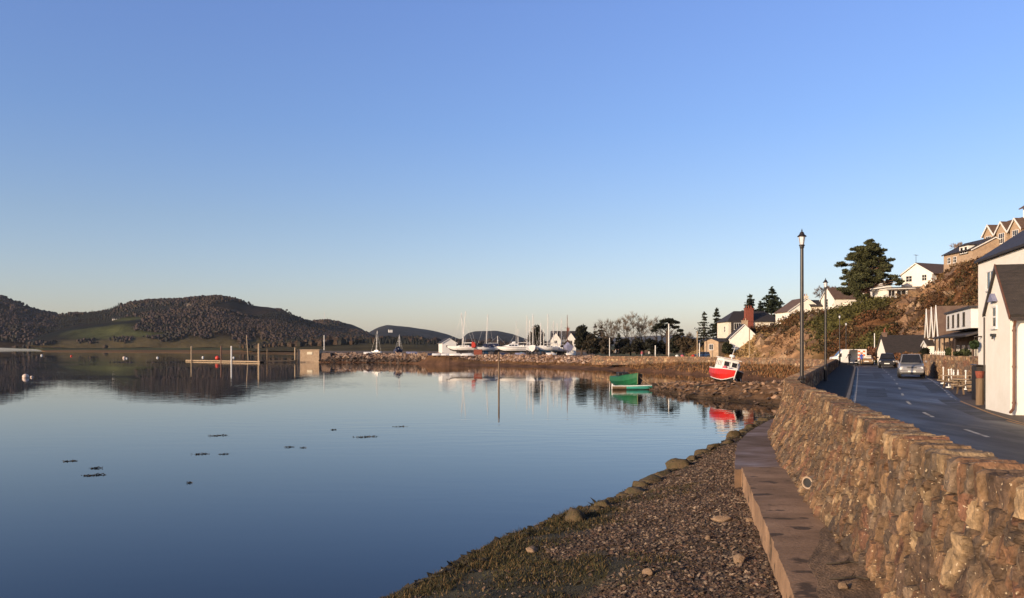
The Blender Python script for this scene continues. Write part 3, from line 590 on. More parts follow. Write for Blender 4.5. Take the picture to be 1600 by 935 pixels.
# land behind the far wall lifts to the promenade
wc = np.array([(16, 169), (26, 164), (33.8, 157), (38.4, 147), (40.9, 138), (42.3, 128), (43.0, 121), (42.6, 113), (40.6, 105), (36, 97)])
wpx = HX + F * wc[:, 0] / wc[:, 1]; wD = np.interp(PX, wpx, wc[:, 1], left=400, right=70)
up = np.clip((Dk - wD) / 0.8, 0, 1) * (PX > 985); Zl = Zl * (1 - up) + 2.12 * up
Zl = np.where((Zl > 2.1) & (PX > 1270), 2.1, Zl)
nz = vnoise(Xl * 0.6, Dk * 0.6, 8)
mudc = np.array((0.10, 0.055, 0.034)); grs = np.array((0.15, 0.082, 0.040)); grn = np.array((0.12, 0.105, 0.04)); yard = np.array((0.17, 0.13, 0.10))
a = np.clip((d_ - 1.5) / 3, 0, 1)[..., None]; c_ = mudc * (1 - a) + grs * a
top_ = np.clip((d_ - 14) / 3, 0, 1)[..., None]; tc_ = np.where((PX < 930)[..., None], yard, grn); c_ = c_ * (1 - top_) + tc_ * top_
c_ = c_ * (0.7 + 0.6 * nz)[..., None]
tag(mesh_np('shore', np.stack([Xl, Dk, Zl], -1).reshape(-1, 3), grid_faces(*PX.shape), M['land'], None, c_.reshape(-1, 3)), kind='structure')
def shore_D(px): return float(np.interp(px, pxs, shD))
def shore_z(px, D):
    i = int(np.clip(np.searchsorted(pxs, px), 0, len(pxs) - 1)); return float(np.interp(D - shD[i], dd, Zl[i]))
# dry rust coloured reeds and grass along the bank
n = 15000; px = np.concatenate([680 + rng.random(n // 3) * 320, 930 + rng.random(n - n // 3) * 345]); sd_ = np.interp(px, pxs, shD)
off = np.where(px < 985, 3.5 + rng.random(n) * 6, 1.0 + rng.random(n) ** 1.2 * 20); D = sd_ + off; wlim = np.interp(px, wpx[::1], wc[:, 1]); ok = (px < 990) | (D < wlim - 0.6)
px, D = px[ok], D[ok]; ii = np.clip(np.searchsorted(pxs, px), 0, len(pxs) - 1); z = np.array([np.interp(D[k] - shD[ii[k]], dd, Zl[ii[k]]) for k in range(len(px))])
x = (px - HX) / F * D; patch = vnoise(x * 0.35, D * 0.35, 61); keep = rng.random(len(px)) < np.clip((patch - 0.2) * 3, 0.1, 1); x, D, z, patch = x[keep], D[keep], z[keep], patch[keep]; n = len(x)
pal = np.array([(0.20, 0.092, 0.036), (0.25, 0.13, 0.055), (0.15, 0.068, 0.03), (0.17, 0.10, 0.045), (0.075, 0.055, 0.026)])
hg = (0.2 + 0.6 * patch * rng.random(n)) * np.where(x < 15, 0.45, 1)
tag(blades('reeds', np.stack([x, D, z - 0.05], -1), hg, 0.05 + 0.06 * rng.random(n), pal[rng.integers(0, 5, n)] * (0.7 + 0.6 * rng.random((n, 1))), M['leaf'], 0.3),
    'rust brown reeds and dead grass along the far bank of the bay', 'reeds', kind='stuff')
# rock armour of the breakwater and the stony face of the yard bank
n = 2600; px = 492 + rng.random(n) ** 0.9 * 520; sd_ = np.interp(px, pxs, shD); q = np.clip((700 - px) / 50, 0, 1)
off = q * (0.2 + 5.2 * rng.random(n)) + (1 - q) * (8.2 + 6.0 * rng.random(n)); D = sd_ + off; ii = np.clip(np.searchsorted(pxs, px), 0, len(pxs) - 1)
z = np.array([np.interp(off[k], dd, Zl[ii[k]]) for k in range(n)]); size = (0.22 + 0.45 * rng.random(n) ** 2) * (0.75 + 0.5 * q)
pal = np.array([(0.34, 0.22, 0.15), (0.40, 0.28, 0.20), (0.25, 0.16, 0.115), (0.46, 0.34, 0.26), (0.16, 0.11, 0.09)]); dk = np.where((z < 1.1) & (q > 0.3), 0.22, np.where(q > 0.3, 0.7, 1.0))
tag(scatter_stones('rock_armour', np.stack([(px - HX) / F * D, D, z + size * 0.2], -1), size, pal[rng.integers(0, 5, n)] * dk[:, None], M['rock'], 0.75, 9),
    'band of tumbled armour stones facing the breakwater and boatyard bank', 'rock armour', kind='stuff')

# rocky spit with the red boat
RG = np.array([(13.6, 93.5, 0.0, 0.7), (15.4, 90, 0.35, 1.8), (17.3, 86.5, 0.75, 4.2), (19.6, 82, 1.05, 8.0), (22.6, 77, 1.2, 9.5), (25.4, 71, 1.45, 10), (27.5, 66, 1.9, 9)])
k = np.linspace(0, 6, 170); RGi = np.stack([np.interp(k, np.arange(7), RG[:, j]) for j in range(4)], -1); nv = np.linspace(-1.15, 1.15, 90)
acr = np.array((0.62, 0.78))                                # across the ridge, away from the camera
X = RGi[:, None, 0] + acr[0] * nv[None] * RGi[:, None, 3] * 0.8; Y = RGi[:, None, 1] + acr[1] * nv[None] * RGi[:, None, 3] * 0.95
prof = np.cos(np.clip(nv, -1, 1) * math.pi / 2) ** 0.9; Z = RGi[:, None, 2] * prof[None] - 0.5 * (np.abs(nv) > 1)[None]
Z = Z + (fbm(X * 0.8, Y * 0.8, 14, 5) * 0.55 + fbm(X * 3, Y * 3, 24, 3) * 0.14) * np.clip(RGi[:, None, 2] * 1.2, 0, 1) * (0.35 + 0.65 * prof[None])
ns_ = vnoise(X * 1.2, Y * 1.2, 16); c_ = np.array((0.20, 0.115, 0.06)) * (0.45 + 0.8 * ns_)[..., None]; lw = np.clip((0.45 - Z) / 0.35, 0, 1)[..., None]
c_ = c_ * (1 - lw) + np.array((0.055, 0.038, 0.024)) * (0.6 + 0.8 * ns_)[..., None] * lw
tag(mesh_np('spit', np.stack([X, Y, Z], -1).reshape(-1, 3), grid_faces(*X.shape), M['land'], None, c_.reshape(-1, 3)), kind='structure')
def spit_top(px, D):                                      # height of the spit at a photo column and distance
    x = xd(px, D); i = np.argmin((X - x) ** 2 + (Y - D) ** 2); return float(Z.ravel()[i])
n = 2600; i = rng.integers(0, X.size, n); sz = 0.08 + 0.28 * rng.random(n) ** 2.5; zz = Z.ravel()[i]; ok = zz > -0.15; i, sz, zz = i[ok], sz[ok], zz[ok]
pal = np.array([(0.22, 0.14, 0.085), (0.13, 0.085, 0.055), (0.30, 0.19, 0.12), (0.08, 0.055, 0.04)])
tag(scatter_stones('spit_stones', np.stack([X.ravel()[i], Y.ravel()[i], zz + sz * 0.1], -1), sz, pal[rng.integers(0, 4, len(i))] * np.where(zz < 0.35, 0.4, 1)[:, None], M['rock'], 0.6, 19),
    'weedy brown stones strewn over the low spit below the red boat', 'stones', kind='stuff')

# ------------------------------------------------------------------ flat land across the estuary and the hills behind
FS = ([-700, -100, 0, 60, 70, 200, 300, 470, 900, 1300], [546.6, 546.6, 546.8, 547.6, 550.5, 551.6, 552.6, 555, 560, 562])
cpx = np.arange(-700, 1500, 6.0); d0 = F * CZ / (np.interp(cpx, *FS) - HY); tt = np.linspace(0, 1, 70)
d0 = d0 * (1 + 0.03 * fbm(cpx * 0.05, cpx * 0, 3, 3))
DD = d0[:, None] + (2600 - d0[:, None]) * tt[None] ** 1.6; PXX = np.repeat(cpx[:, None], 70, 1); XX = (PXX - HX) / F * DD
ZZ = np.clip((DD - d0[:, None]) / 40, 0, 1) * 0.7 + np.clip((DD - 900) / 1500, 0, 1) * 9 - 0.3 + fbm(XX * 0.006, DD * 0.006, 5, 4) * 3.0 * np.clip((DD - 700) / 500, 0, 1)
ypx = HY - F * (ZZ - CZ) / DD
c_ = np.zeros(XX.shape + (3,)); c_[:] = (0.19, 0.108, 0.045)
gr = np.clip((DD - 950) / 120, 0, 1)[..., None]; c_ = c_ * (1 - gr) + np.array((0.062, 0.066, 0.024)) * gr
fr_ = ((PXX < 95) & (DD > 1500) & (DD < 2500))[..., None]; c_ = np.where(fr_, np.array((0.24, 0.25, 0.29)), c_)
c_ = c_ * (0.55 + 0.9 * vnoise(XX * 0.012, DD * 0.004, 14))[..., None]
tag(mesh_np('salt_marsh', np.stack([XX, DD, ZZ], -1).reshape(-1, 3), grid_faces(*XX.shape), M['hill'], None, c_.reshape(-1, 3)), kind='structure')

MARSH = (XX, DD, ZZ, PXX, DD)
def hill(name, cr, D0, D1, z0, shape, colf, seed, nu=260, nvv=70, rough=1.0, edge=1.0):
    cr = np.array(cr, float); px = np.linspace(cr[0, 0], cr[-1, 0], nu); top = np.interp(px, cr[:, 0], cr[:, 1]); top = smooth(top, 7)
    zt = CZ - (top - HY) / F * D1; v = np.linspace(0, 1.35, nvv)
    vv = np.minimum(v, 1)[None]; D = D0 + (D1 - D0) * v[None] + 0 * px[:, None]; pxx = np.repeat(px[:, None], nvv, 1); X = (pxx - HX) / F * D
    back = np.clip(v - 1, 0, 1)[None]
    Zh = z0 + (zt - z0)[:, None] * (vv ** shape) * (1 - back * 1.6)
    Zh = Zh + fbm(X * 0.004, D * 0.004, seed, 5) * 40 * rough * np.sin(vv * math.pi) * np.clip((zt - z0)[:, None] / 60, 0, 1) + fbm(X * 0.02, D * 0.02, seed + 4, 3) * 5 * rough * edge
    c = colf(pxx, v[None] + 0 * pxx, X, D)
    o = mesh_np(name, np.stack([X, D, Zh], -1).reshape(-1, 3), grid_faces(nu, nvv), M['hill'], None, c.reshape(-1, 3), smooth=True)
    tag(o, kind='structure'); return X, D, Zh, pxx, v[None] + 0 * pxx
def woods(name, H, n, okf, hrange, pal, seed, label, dark=None):
    """crowns of a far wood, read as one mass"""
    g = np.random.default_rng(seed); X, D, Zh, pxx, v = H; i = g.integers(0, X.size, n * 3); i = i[okf(pxx.ravel()[i], v.ravel()[i]) & (vnoise(X.ravel()[i] * 0.007, D.ravel()[i] * 0.004, seed + 14) < 0.70)][:n]; n = len(i)
    P = np.stack([X.ravel()[i] + g.normal(0, 4, n), D.ravel()[i] + g.normal(0, 8, n), Zh.ravel()[i]], -1); h = (hrange[0] + (hrange[1] - hrange[0]) * g.random(n)) * (0.55 + 0.9 * vnoise(P[:, 0] * 0.012, P[:, 1] * 0.008, seed + 12))
    kind = vnoise(P[:, 0] * 0.01, P[:, 1] * 0.006, seed + 2) + 0.25 * g.random(n); con = kind > 0.74
    ring = np.array([(math.cos(t), math.sin(t)) for t in np.arange(5) * 1.2566]); b = np.zeros((n, 11, 3)); w = h * np.where(con, 0.26, 0.62)
    jit = 1 + g.normal(0, 0.2, (n, 5, 1)); b[:, 0:5, :2] = ring * w[:, None, None] * jit * 0.9; b[:, 0:5, 2] = (h * np.where(con, 0.05, 0.0))[:, None]
    jit = 1 + g.normal(0, 0.2, (n, 5, 1)); b[:, 5:10, :2] = ring * w[:, None, None] * jit * np.where(con, 0.5, 0.95)[:, None, None]; b[:, 5:10, 2] = (h * np.where(con, 0.55, 0.65))[:, None]
    b[:, 10, 2] = h; b[:, 10, :2] = g.normal(0, 0.1, (n, 2)) * w[:, None]
    f = []
    for k in range(5): f += [(k, (k + 1) % 5, 5 + (k + 1) % 5), (k, 5 + (k + 1) % 5, 5 + k), (5 + k, 5 + (k + 1) % 5, 10)]
    Fc = (np.array(f)[None] + (np.arange(n) * 11)[:, None, None]).reshape(-1, 3)
    pal = np.array(pal); pt_ = vnoise(P[:, 0] * 0.005, P[:, 1] * 0.004, seed + 6); ci = np.where(con, 0, 1 + np.clip((pt_ * 4.6 - .3 + g.normal(0, .55, n)).astype(int), 0, len(pal) - 2)); col = pal[ci] * (0.75 + 0.45 * g.random((n, 1)))
    o = mesh_np(name, (b + P[:, None, :]).reshape(-1, 3), Fc, M['leaf'], None, np.repeat(col, 11, 0)); return tag(o, label, 'wood', kind='stuff')
BR = np.array((0.040, 0.026, 0.016)); DKG = np.array((0.007, 0.009, 0.007)); FLD = np.array((0.076, 0.082, 0.030)); PUR = np.array((0.040, 0.026, 0.022))
def main_col(px, v, X, D):
    k = vnoise(X * 0.006, D * 0.004, 71)[..., None]; c = DKG * (1 - k) + BR * k
    f1 = np.clip(1.6 - np.hypot((px - 156) / 56, (v - 0.19) / 0.115) * 1.3, 0, 1)[..., None]; f2 = np.clip(1.5 - np.hypot((px - 225) / 45, (v - 0.12) / 0.05), 0, 1)[..., None]
    f3 = np.clip(1.5 - np.hypot((px - 205) / 22, (v - 0.42) / 0.05), 0, 1)[..., None]; f4 = np.clip((0.10 - v) * 30, 0, 1)[..., None]
    c = c * (1 - f1) + FLD * f1; c = c * (1 - f2) + FLD * 0.9 * f2; c = c * (1 - f3) + FLD * 0.8 * f3
    c = c * (1 - f4) + np.array((0.075, 0.06, 0.03)) * f4
    cl = np.clip(1.3 - np.hypot((px - 294) / 7, (v - 0.72) / 0.10), 0, 1)[..., None]; return c * (1 - cl) + np.array((0.26, 0.20, 0.14)) * cl
plain = lambda a, b, s: (lambda px, v, X, D: (np.array(a)[None, None] * (1 - vnoise(X * 0.008, D * 0.005, s)[..., None]) + np.array(b)[None, None] * vnoise(X * 0.008, D * 0.005, s)[..., None]))
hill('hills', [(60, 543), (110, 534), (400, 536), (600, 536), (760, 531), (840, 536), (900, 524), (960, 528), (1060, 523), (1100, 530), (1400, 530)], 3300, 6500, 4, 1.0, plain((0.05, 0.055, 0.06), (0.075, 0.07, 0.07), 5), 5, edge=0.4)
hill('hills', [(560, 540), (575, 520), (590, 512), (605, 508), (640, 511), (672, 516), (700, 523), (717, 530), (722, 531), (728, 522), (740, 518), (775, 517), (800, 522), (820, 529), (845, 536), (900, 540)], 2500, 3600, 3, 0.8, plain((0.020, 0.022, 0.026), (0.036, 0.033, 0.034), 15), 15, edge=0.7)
H3 = hill('hills', [(400, 535), (470, 508), (490, 501), (507, 499), (530, 502), (550, 507), (566, 514), (580, 524), (600, 534), (640, 540)], 1700, 2500, 3, 0.8, plain(DKG, BR, 25), 25)
H1 = hill('hills', [(40, 520), (70, 503), (95, 494), (110, 490), (135, 490), (165, 487), (190, 478), (215, 473), (240, 471), (290, 468), (315, 465), (340, 463), (360, 466), (380, 474), (400, 478), (425, 481), (445, 488), (460, 496), (480, 503), (510, 514), (550, 524), (600, 535), (660, 541)], 1350, 1900, 4, 0.72, main_col, 35, nu=420, nvv=110)
H2 = hill('hills', [(-500, 470), (-200, 440), (-60, 452), (0, 464), (20, 470), (40, 480), (60, 487), (80, 491), (98, 499), (130, 520), (170, 540)], 1500, 2000, 4, 0.7, plain(DKG * 0.8, BR * 0.8, 45), 45)
H4 = hill('hills', [(380, 543), (430, 535), (500, 530), (560, 531), (640, 530), (700, 536), (760, 538), (860, 540)], 700, 1150, 1.5, 0.7, plain((0.10, 0.075, 0.03), (0.045, 0.04, 0.02), 55), 55, rough=0.6, edge=0.3)
WPAL = [tuple(DKG * 0.9), tuple(BR * 1.1), tuple(PUR * 1.15), (0.020, 0.018, 0.012), (0.055, 0.034, 0.020)]
infield = lambda px, v: (np.hypot((px - 156) / 56, (v - 0.19) / 0.115) < 1) | (np.hypot((px - 225) / 45, (v - 0.12) / 0.05) < 0.9) | (np.hypot((px - 205) / 22, (v - 0.42) / 0.05) < 0.9) | (np.hypot((px - 294) / 7, (v - 0.72) / 0.1) < 1)
woods('woodland', H1, 26000, lambda px, v: ~infield(px, v) & (v > 0.02 + 0.22 * vnoise(px * 0.05, px * 0, 3) ** 2) & (v < 1.1), (2.2, 4.8), WPAL, 3, 'dark winter woodland covering the large hill across the estuary')
woods('woodland', H2, 9000, lambda px, v: (v > 0.02) & (v < 1.1) & (px > -150), (3, 7), WPAL, 4, 'dark woodland on the hill at the left edge of the water')
woods('woodland', H3, 3500, lambda px, v: (v > 0.1) & (v < 0.9) & (px > 480), (4, 8), WPAL, 5, 'dark woodland on the lower hill behind the breakwater')
woods('scrub', H4, 1500, lambda px, v: (v > 0.15) & (vnoise(px * 0.06, v * 8, 3) > 0.42), (2.5, 6), WPAL, 6, 'low brown bushes dotted over the rough ground behind the breakwater')

woods('treeline', MARSH, 900, lambda px, v: (v > 1250) & (v < 1480) & (px > -60) & (px < 620) & (vnoise(px * 0.03, v * 0.002, 9) > 0.38), (2.5, 6.5), WPAL, 8, 'dark line of far trees along the foot of the hills')
# ------------------------------------------------------------------ the hillside above the road
HB = np.array([  # px, base distance, base z, crest distance, crest py
    (1075, 175, 2.1, 190, 551), (1120, 170, 2.1, 185, 541), (1150, 166, 2.1, 180, 527), (1178, 160, 2.1, 176, 513), (1215, 152, 2.1, 172, 511), (1240, 143, 2.1, 168, 494), (1290, 131, 2.1, 160, 489), (1330, 124, 2.1, 156, 481),
    (1356, 120, 2.1, 153, 472), (1392, 115, 2.1, 150, 470), (1430, 114, 2.1, 146, 464), (1455, 110, 2.1, 142, 448), (1480, 106, 2.3, 138, 431), (1500, 103, 2.6, 132, 419), (1527, 97, 3.2, 124, 412), (1600, 88, 3.4, 114, 402), (1700, 80, 3.6, 106, 385), (1850, 72, 3.6, 98, 370)], float)
pxh = np.arange(1075, 1850, 1.6); v = np.concatenate([np.linspace(0, 1, 90), np.linspace(1, 2.6, 22)[1:]])
ib = [np.interp(pxh, HB[:, 0], HB[:, j]) for j in range(5)]; ib = [smooth(q, 9) for q in ib]
zc = CZ - (ib[4] - HY) / F * ib[3]; vm = np.minimum(v, 1)[None]
Dh = ib[1][:, None] + (ib[3] - ib[1])[:, None] * v[None]; PH = np.repeat(pxh[:, None], len(v), 1); XH = (PH - HX) / F * Dh
ZH = ib[2][:, None] - 0.1 + (zc - ib[2])[:, None] * np.sin(vm * math.pi / 2) ** 0.95 * (0.985 + 0.015 * v[None]) + np.clip(v - 1, 0, 2)[None] * 0.6
amp = np.clip((zc - ib[2])[:, None] / 8, 0.1, 1) * np.sin(np.clip(v, 0, 1) * math.pi)[None] ** 0.7
rockm = np.clip((vnoise(XH * 0.11, Dh * 0.11 + ZH * 0.2, 81) - 0.52) * 6, 0, 1) * np.clip((PH - 1390) / 25, 0, 1) * np.clip((1.0 - v) * 4, 0, 1)[None]
rockm = np.maximum(rockm, np.clip((vnoise(XH * 0.2, ZH * 0.3, 83) - 0.5) * 5, 0, 1) * np.clip((1285 - PH) / 25, 0, 1) * np.clip((0.62 - v) * 5, 0, 1)[None])
rockm = np.clip(rockm, 0, 1)
disp = amp * (fbm(XH * 1.1, ZH * 1.1 + Dh * 0.6, 87, 4) * (0.7 + 1.3 * rockm) + fbm(XH * 0.16, Dh * 0.16 + ZH * 0.1, 84, 5) * 3.2 + rockm * (np.abs(fbm(XH * 0.35, ZH * 0.35 + Dh * 0.1, 86, 4)) * 3.0 + 0.4))
ZH = ZH + disp * 0.5; YH = Dh - disp * 0.7; XH = XH - disp * 0.4
rust = np.array((0.115, 0.056, 0.025)); olive = np.array((0.085, 0.075, 0.022)); tanc = np.array((0.30, 0.195, 0.09)); rk = np.array((0.26, 0.155, 0.085))
ol = np.clip((vnoise(XH * 0.09, Dh * 0.09, 88) - 0.30) * 4, 0, 1) * np.clip((PH - 1235) / 40, 0, 1) * np.clip((1405 - PH) / 30, 0, 1)
ol = np.maximum(ol, np.clip((PH - 1180) / 20, 0, 1) * np.clip((1300 - PH) / 40, 0, 1) * np.clip((vnoise(XH * 0.1, Dh * 0.1, 89) - 0.5) * 5, 0, 1))
tn = np.clip((1235 - PH) / 40, 0, 1) * np.clip((0.75 - v) * 5, 0, 1)[None]
ch = rust * (1 - ol[..., None]) + olive * ol[..., None]; ch = ch * (1 - tn[..., None]) + tanc * tn[..., None]; ch = ch * (1 - rockm[..., None]) + rk * rockm[..., None]
ch = ch * (0.55 + 0.9 * vnoise(XH * 0.8, ZH * 0.8 + Dh * 0.3, 91))[..., None]
tag(mesh_np('hillside', np.stack([XH, YH, ZH], -1).reshape(-1, 3), grid_faces(*XH.shape), M['land'], None, ch.reshape(-1, 3)), kind='structure')
def hill_pt(px, py):
    """a point of the hillside seen at that photo position -> (x, y, z)"""
    qx = HX + F * XH / YH; qy = HY - F * (ZH - CZ) / YH; e = np.abs(qx - px) + np.abs(qy - py); i = np.argmin(e); return Vector((XH.ravel()[i], YH.ravel()[i], ZH.ravel()[i]))
def hill_z(x, y):
    i = np.argmin((XH - x) ** 2 + (YH - y) ** 2); return float(ZH.ravel()[i])
# leaf clumps: n small faces spread through a volume
def leafcloud(name, P, size, cols, m=None, parent=None, seed=1, droop=0.0, aspect=0.6):
    g = np.random.default_rng(seed); n = len(P); a = g.normal(0, 1, (n, 3)); a[:, 2] *= (1 - droop); a /= np.linalg.norm(a, axis=1)[:, None] + 1e-9
    r = g.normal(0, 1, (n, 3)); b_ = np.cross(a, r); b_ /= np.linalg.norm(b_, axis=1)[:, None] + 1e-9; s = np.asarray(size) * (0.6 + 0.8 * g.random(n)); a = a * s[:, None]; b_ = b_ * (s * aspect)[:, None]
    V = np.stack([P - a, P - a * 0.1 + b_, P + a, P - a * 0.1 - b_], 1); Fc = np.arange(n * 4).reshape(n, 4)
    return mesh_np(name, V.reshape(-1, 3), Fc, m or M['leaf'], parent, np.repeat(cols, 4, 0))
gs = np.random.default_rng(15); n = 4200; i = gs.integers(0, XH.size, n); pv = np.repeat(v[None], len(pxh), 0).ravel()[i]; pp = PH.ravel()[i]; rm = rockm.ravel()[i]; olv = ol.ravel()[i]; tnv = tn.ravel()[i]
ok = (pv > 0.06) & (pv < 0.93) & ~((pp > 1378) & (pp < 1450) & (pv > 0.80)) & (gs.random(n) > rm * 0.75) & (gs.random(n) > tnv * 0.45); i, pv, pp, olv, tnv = i[ok], pv[ok], pp[ok], olv[ok], tnv[ok]
C0 = np.stack([XH.ravel()[i], YH.ravel()[i], ZH.ravel()[i]], -1); rad = 0.45 + 1.0 * gs.random(len(i)) ** 2; rad = np.where(pp < 1400, rad * 1.1, rad) * np.where(tnv > .5, .6, 1) * np.clip((1.02 - pv) * 7, .35, 1); k = 52
uu = gs.normal(0, 1, (len(i), k, 3)); uu /= np.linalg.norm(uu, axis=2)[..., None]; P = C0[:, None] + uu * (rad[:, None, None] * (0.6 + 0.45 * gs.random((len(i), k, 1)))) * np.array((1, 1, 0.75)); P[..., 2] += rad[:, None] * 0.25
base = np.where((olv > 0.45)[:, None], np.array((0.075, 0.07, 0.02)), np.array([(0.115, 0.052, 0.022), (0.075, 0.042, 0.020), (0.14, 0.085, 0.036), (0.052, 0.042, 0.017)])[gs.integers(0, 4, len(i))]); base = np.where((tnv > 0.5)[:, None], np.array((0.27, 0.18, 0.08)), base) * (0.45 + 0.9 * gs.random((len(i), 1)))
cols = np.repeat(base, k, 0) * (0.7 + 0.6 * gs.random((len(i) * k, 1)))
tag(leafcloud('scrub', P.reshape(-1, 3), 0.165, cols, seed=16), 'rust bracken and olive gorse covering the steep hillside above the road', 'scrub', kind='stuff')

# rock outcrops breaking through the hillside
gr2 = np.random.default_rng(25); n = 280; i = gr2.integers(0, XH.size, n * 14); pp = PH.ravel()[i]; pv = np.repeat(v[None], len(pxh), 0).ravel()[i]
w_ = np.exp(-(((pp - 1428) / 26) ** 2 + ((pv - .5) / .3) ** 2)) + .9 * np.exp(-(((pp - 1262) / 12) ** 2 + ((pv - .3) / .25) ** 2)) + .6 * np.exp(-(((pp - 1205) / 28) ** 2 + ((pv - .28) / .22) ** 2)) + .35 * np.exp(-(((pp - 1500) / 30) ** 2 + ((pv - .6) / .3) ** 2))
i = i[gr2.random(len(i)) < w_][:n]; n = len(i); sz = .25 + 1.1 * gr2.random(n) ** 2.5
pal = np.array([(0.24, 0.145, 0.08), (0.18, 0.105, 0.058), (0.33, 0.22, 0.13), (0.14, 0.09, 0.06)])
o = scatter_stones('outcrop_rocks', np.stack([XH.ravel()[i], YH.ravel()[i] - sz * .3, ZH.ravel()[i] + sz * .1], -1), sz, pal[gr2.integers(0, 4, n)], M['rock'], 1.15, 27)
tag(o, 'orange tan rock outcrops breaking through the bracken on the steep hillside', 'rocks', kind='stuff')
# ------------------------------------------------------------------ haze: the air over the estuary
hz = bpy.data.materials.new('haze'); hz.use_nodes = True; hn = hz.node_tree; hn.nodes.remove(hn.nodes['Principled BSDF'])
pv_ = hn.nodes.new('ShaderNodeVolumePrincipled'); pv_.inputs['Color'].default_value = (0.72, 0.83, 1.0, 1); pv_.inputs['Density'].default_value = 0.000028; pv_.inputs['Anisotropy'].default_value = 0.0
hn.links.new(pv_.outputs[0], hn.nodes['Material Output'].inputs['Volume'])
b = MB(); b.box((0, 4000, -4), (15000, 9000, 150)); o = b.build('haze', hz); tag(o, kind='stuff')
# ------------------------------------------------------------------ buildings
def window(parent, c, xd_, nrm, w, h, bars=(1, 1), m=None, sill=True, fr=0.07, glass=None, proud=0.04):
    """c = centre on the wall, xd_ = unit vector along the wall, nrm = outward normal"""
    c = Vector(c); xd_ = Vector(xd_); nrm = Vector(nrm); up_ = Vector((0, 0, 1)); b = MB()
    def bar(u0, u1, v0, v1, d0, d1):
        vs = [c + xd_ * u + up_ * q + nrm * d for d in (d0, d1) for u, q in ((u0, v0), (u1, v0), (u1, v1), (u0, v1))]
        b.add(vs, [(0, 1, 2, 3), (4, 5, 6, 7), (0, 1, 5, 4), (1, 2, 6, 5), (2, 3, 7, 6), (3, 0, 4, 7)])
    W, H = w / 2, h / 2
    bar(-W, -W + fr, -H, H, -0.03, proud); bar(W - fr, W, -H, H, -0.03, proud); bar(-W + fr, W - fr, H - fr, H, -0.03, proud); bar(-W + fr, W - fr, -H, -H + fr, -0.03, proud)
    for k in range(1, bars[0]):
        u = -W + w * k / bars[0]; bar(u - fr * 0.4, u + fr * 0.4, -H + fr, H - fr, -0.03, proud - 0.01)
    for k in range(1, bars[1]):
        q = -H + h * k / bars[1]; bar(-W + fr, W - fr, q - fr * 0.4, q + fr * 0.4, -0.03, proud - 0.012)
    o = b.build('window', m or M['frame'], parent)
    b = MB(); vs = [c + xd_ * u + up_ * q + nrm * d for d in (-0.02, 0.012) for u, q in ((-W + fr * .6, -H + fr * .6), (W - fr * .6, -H + fr * .6), (W - fr * .6, H - fr * .6), (-W + fr * .6, H - fr * .6))]
    b.add(vs, [(0, 1, 2, 3), (4, 5, 6, 7), (0, 1, 5, 4), (1, 2, 6, 5), (2, 3, 7, 6), (3, 0, 4, 7)]); b.build('pane', glass or M['glass'], o)
    if sill:
        b = MB(); s = c - up_ * (H + 0.05)
        vs = [s + xd_ * u + up_ * q + nrm * d for d in (-0.02, 0.09) for u, q in ((-W - 0.06, 0), (W + 0.06, 0), (W + 0.06, 0.045), (-W - 0.06, 0.045))]
        b.add(vs, [(0, 1, 2, 3), (4, 5, 6, 7), (0, 1, 5, 4), (1, 2, 6, 5), (2, 3, 7, 6), (3, 0, 4, 7)]); b.build('sill', m or M['frame'], o)
    return o
FACE = {'f': ((1, 0, 0), (0, -1, 0)), 'b': ((-1, 0, 0), (0, 1, 0)), 'l': ((0, -1, 0), (-1, 0, 0)), 'r': ((0, 1, 0), (1, 0, 0))}
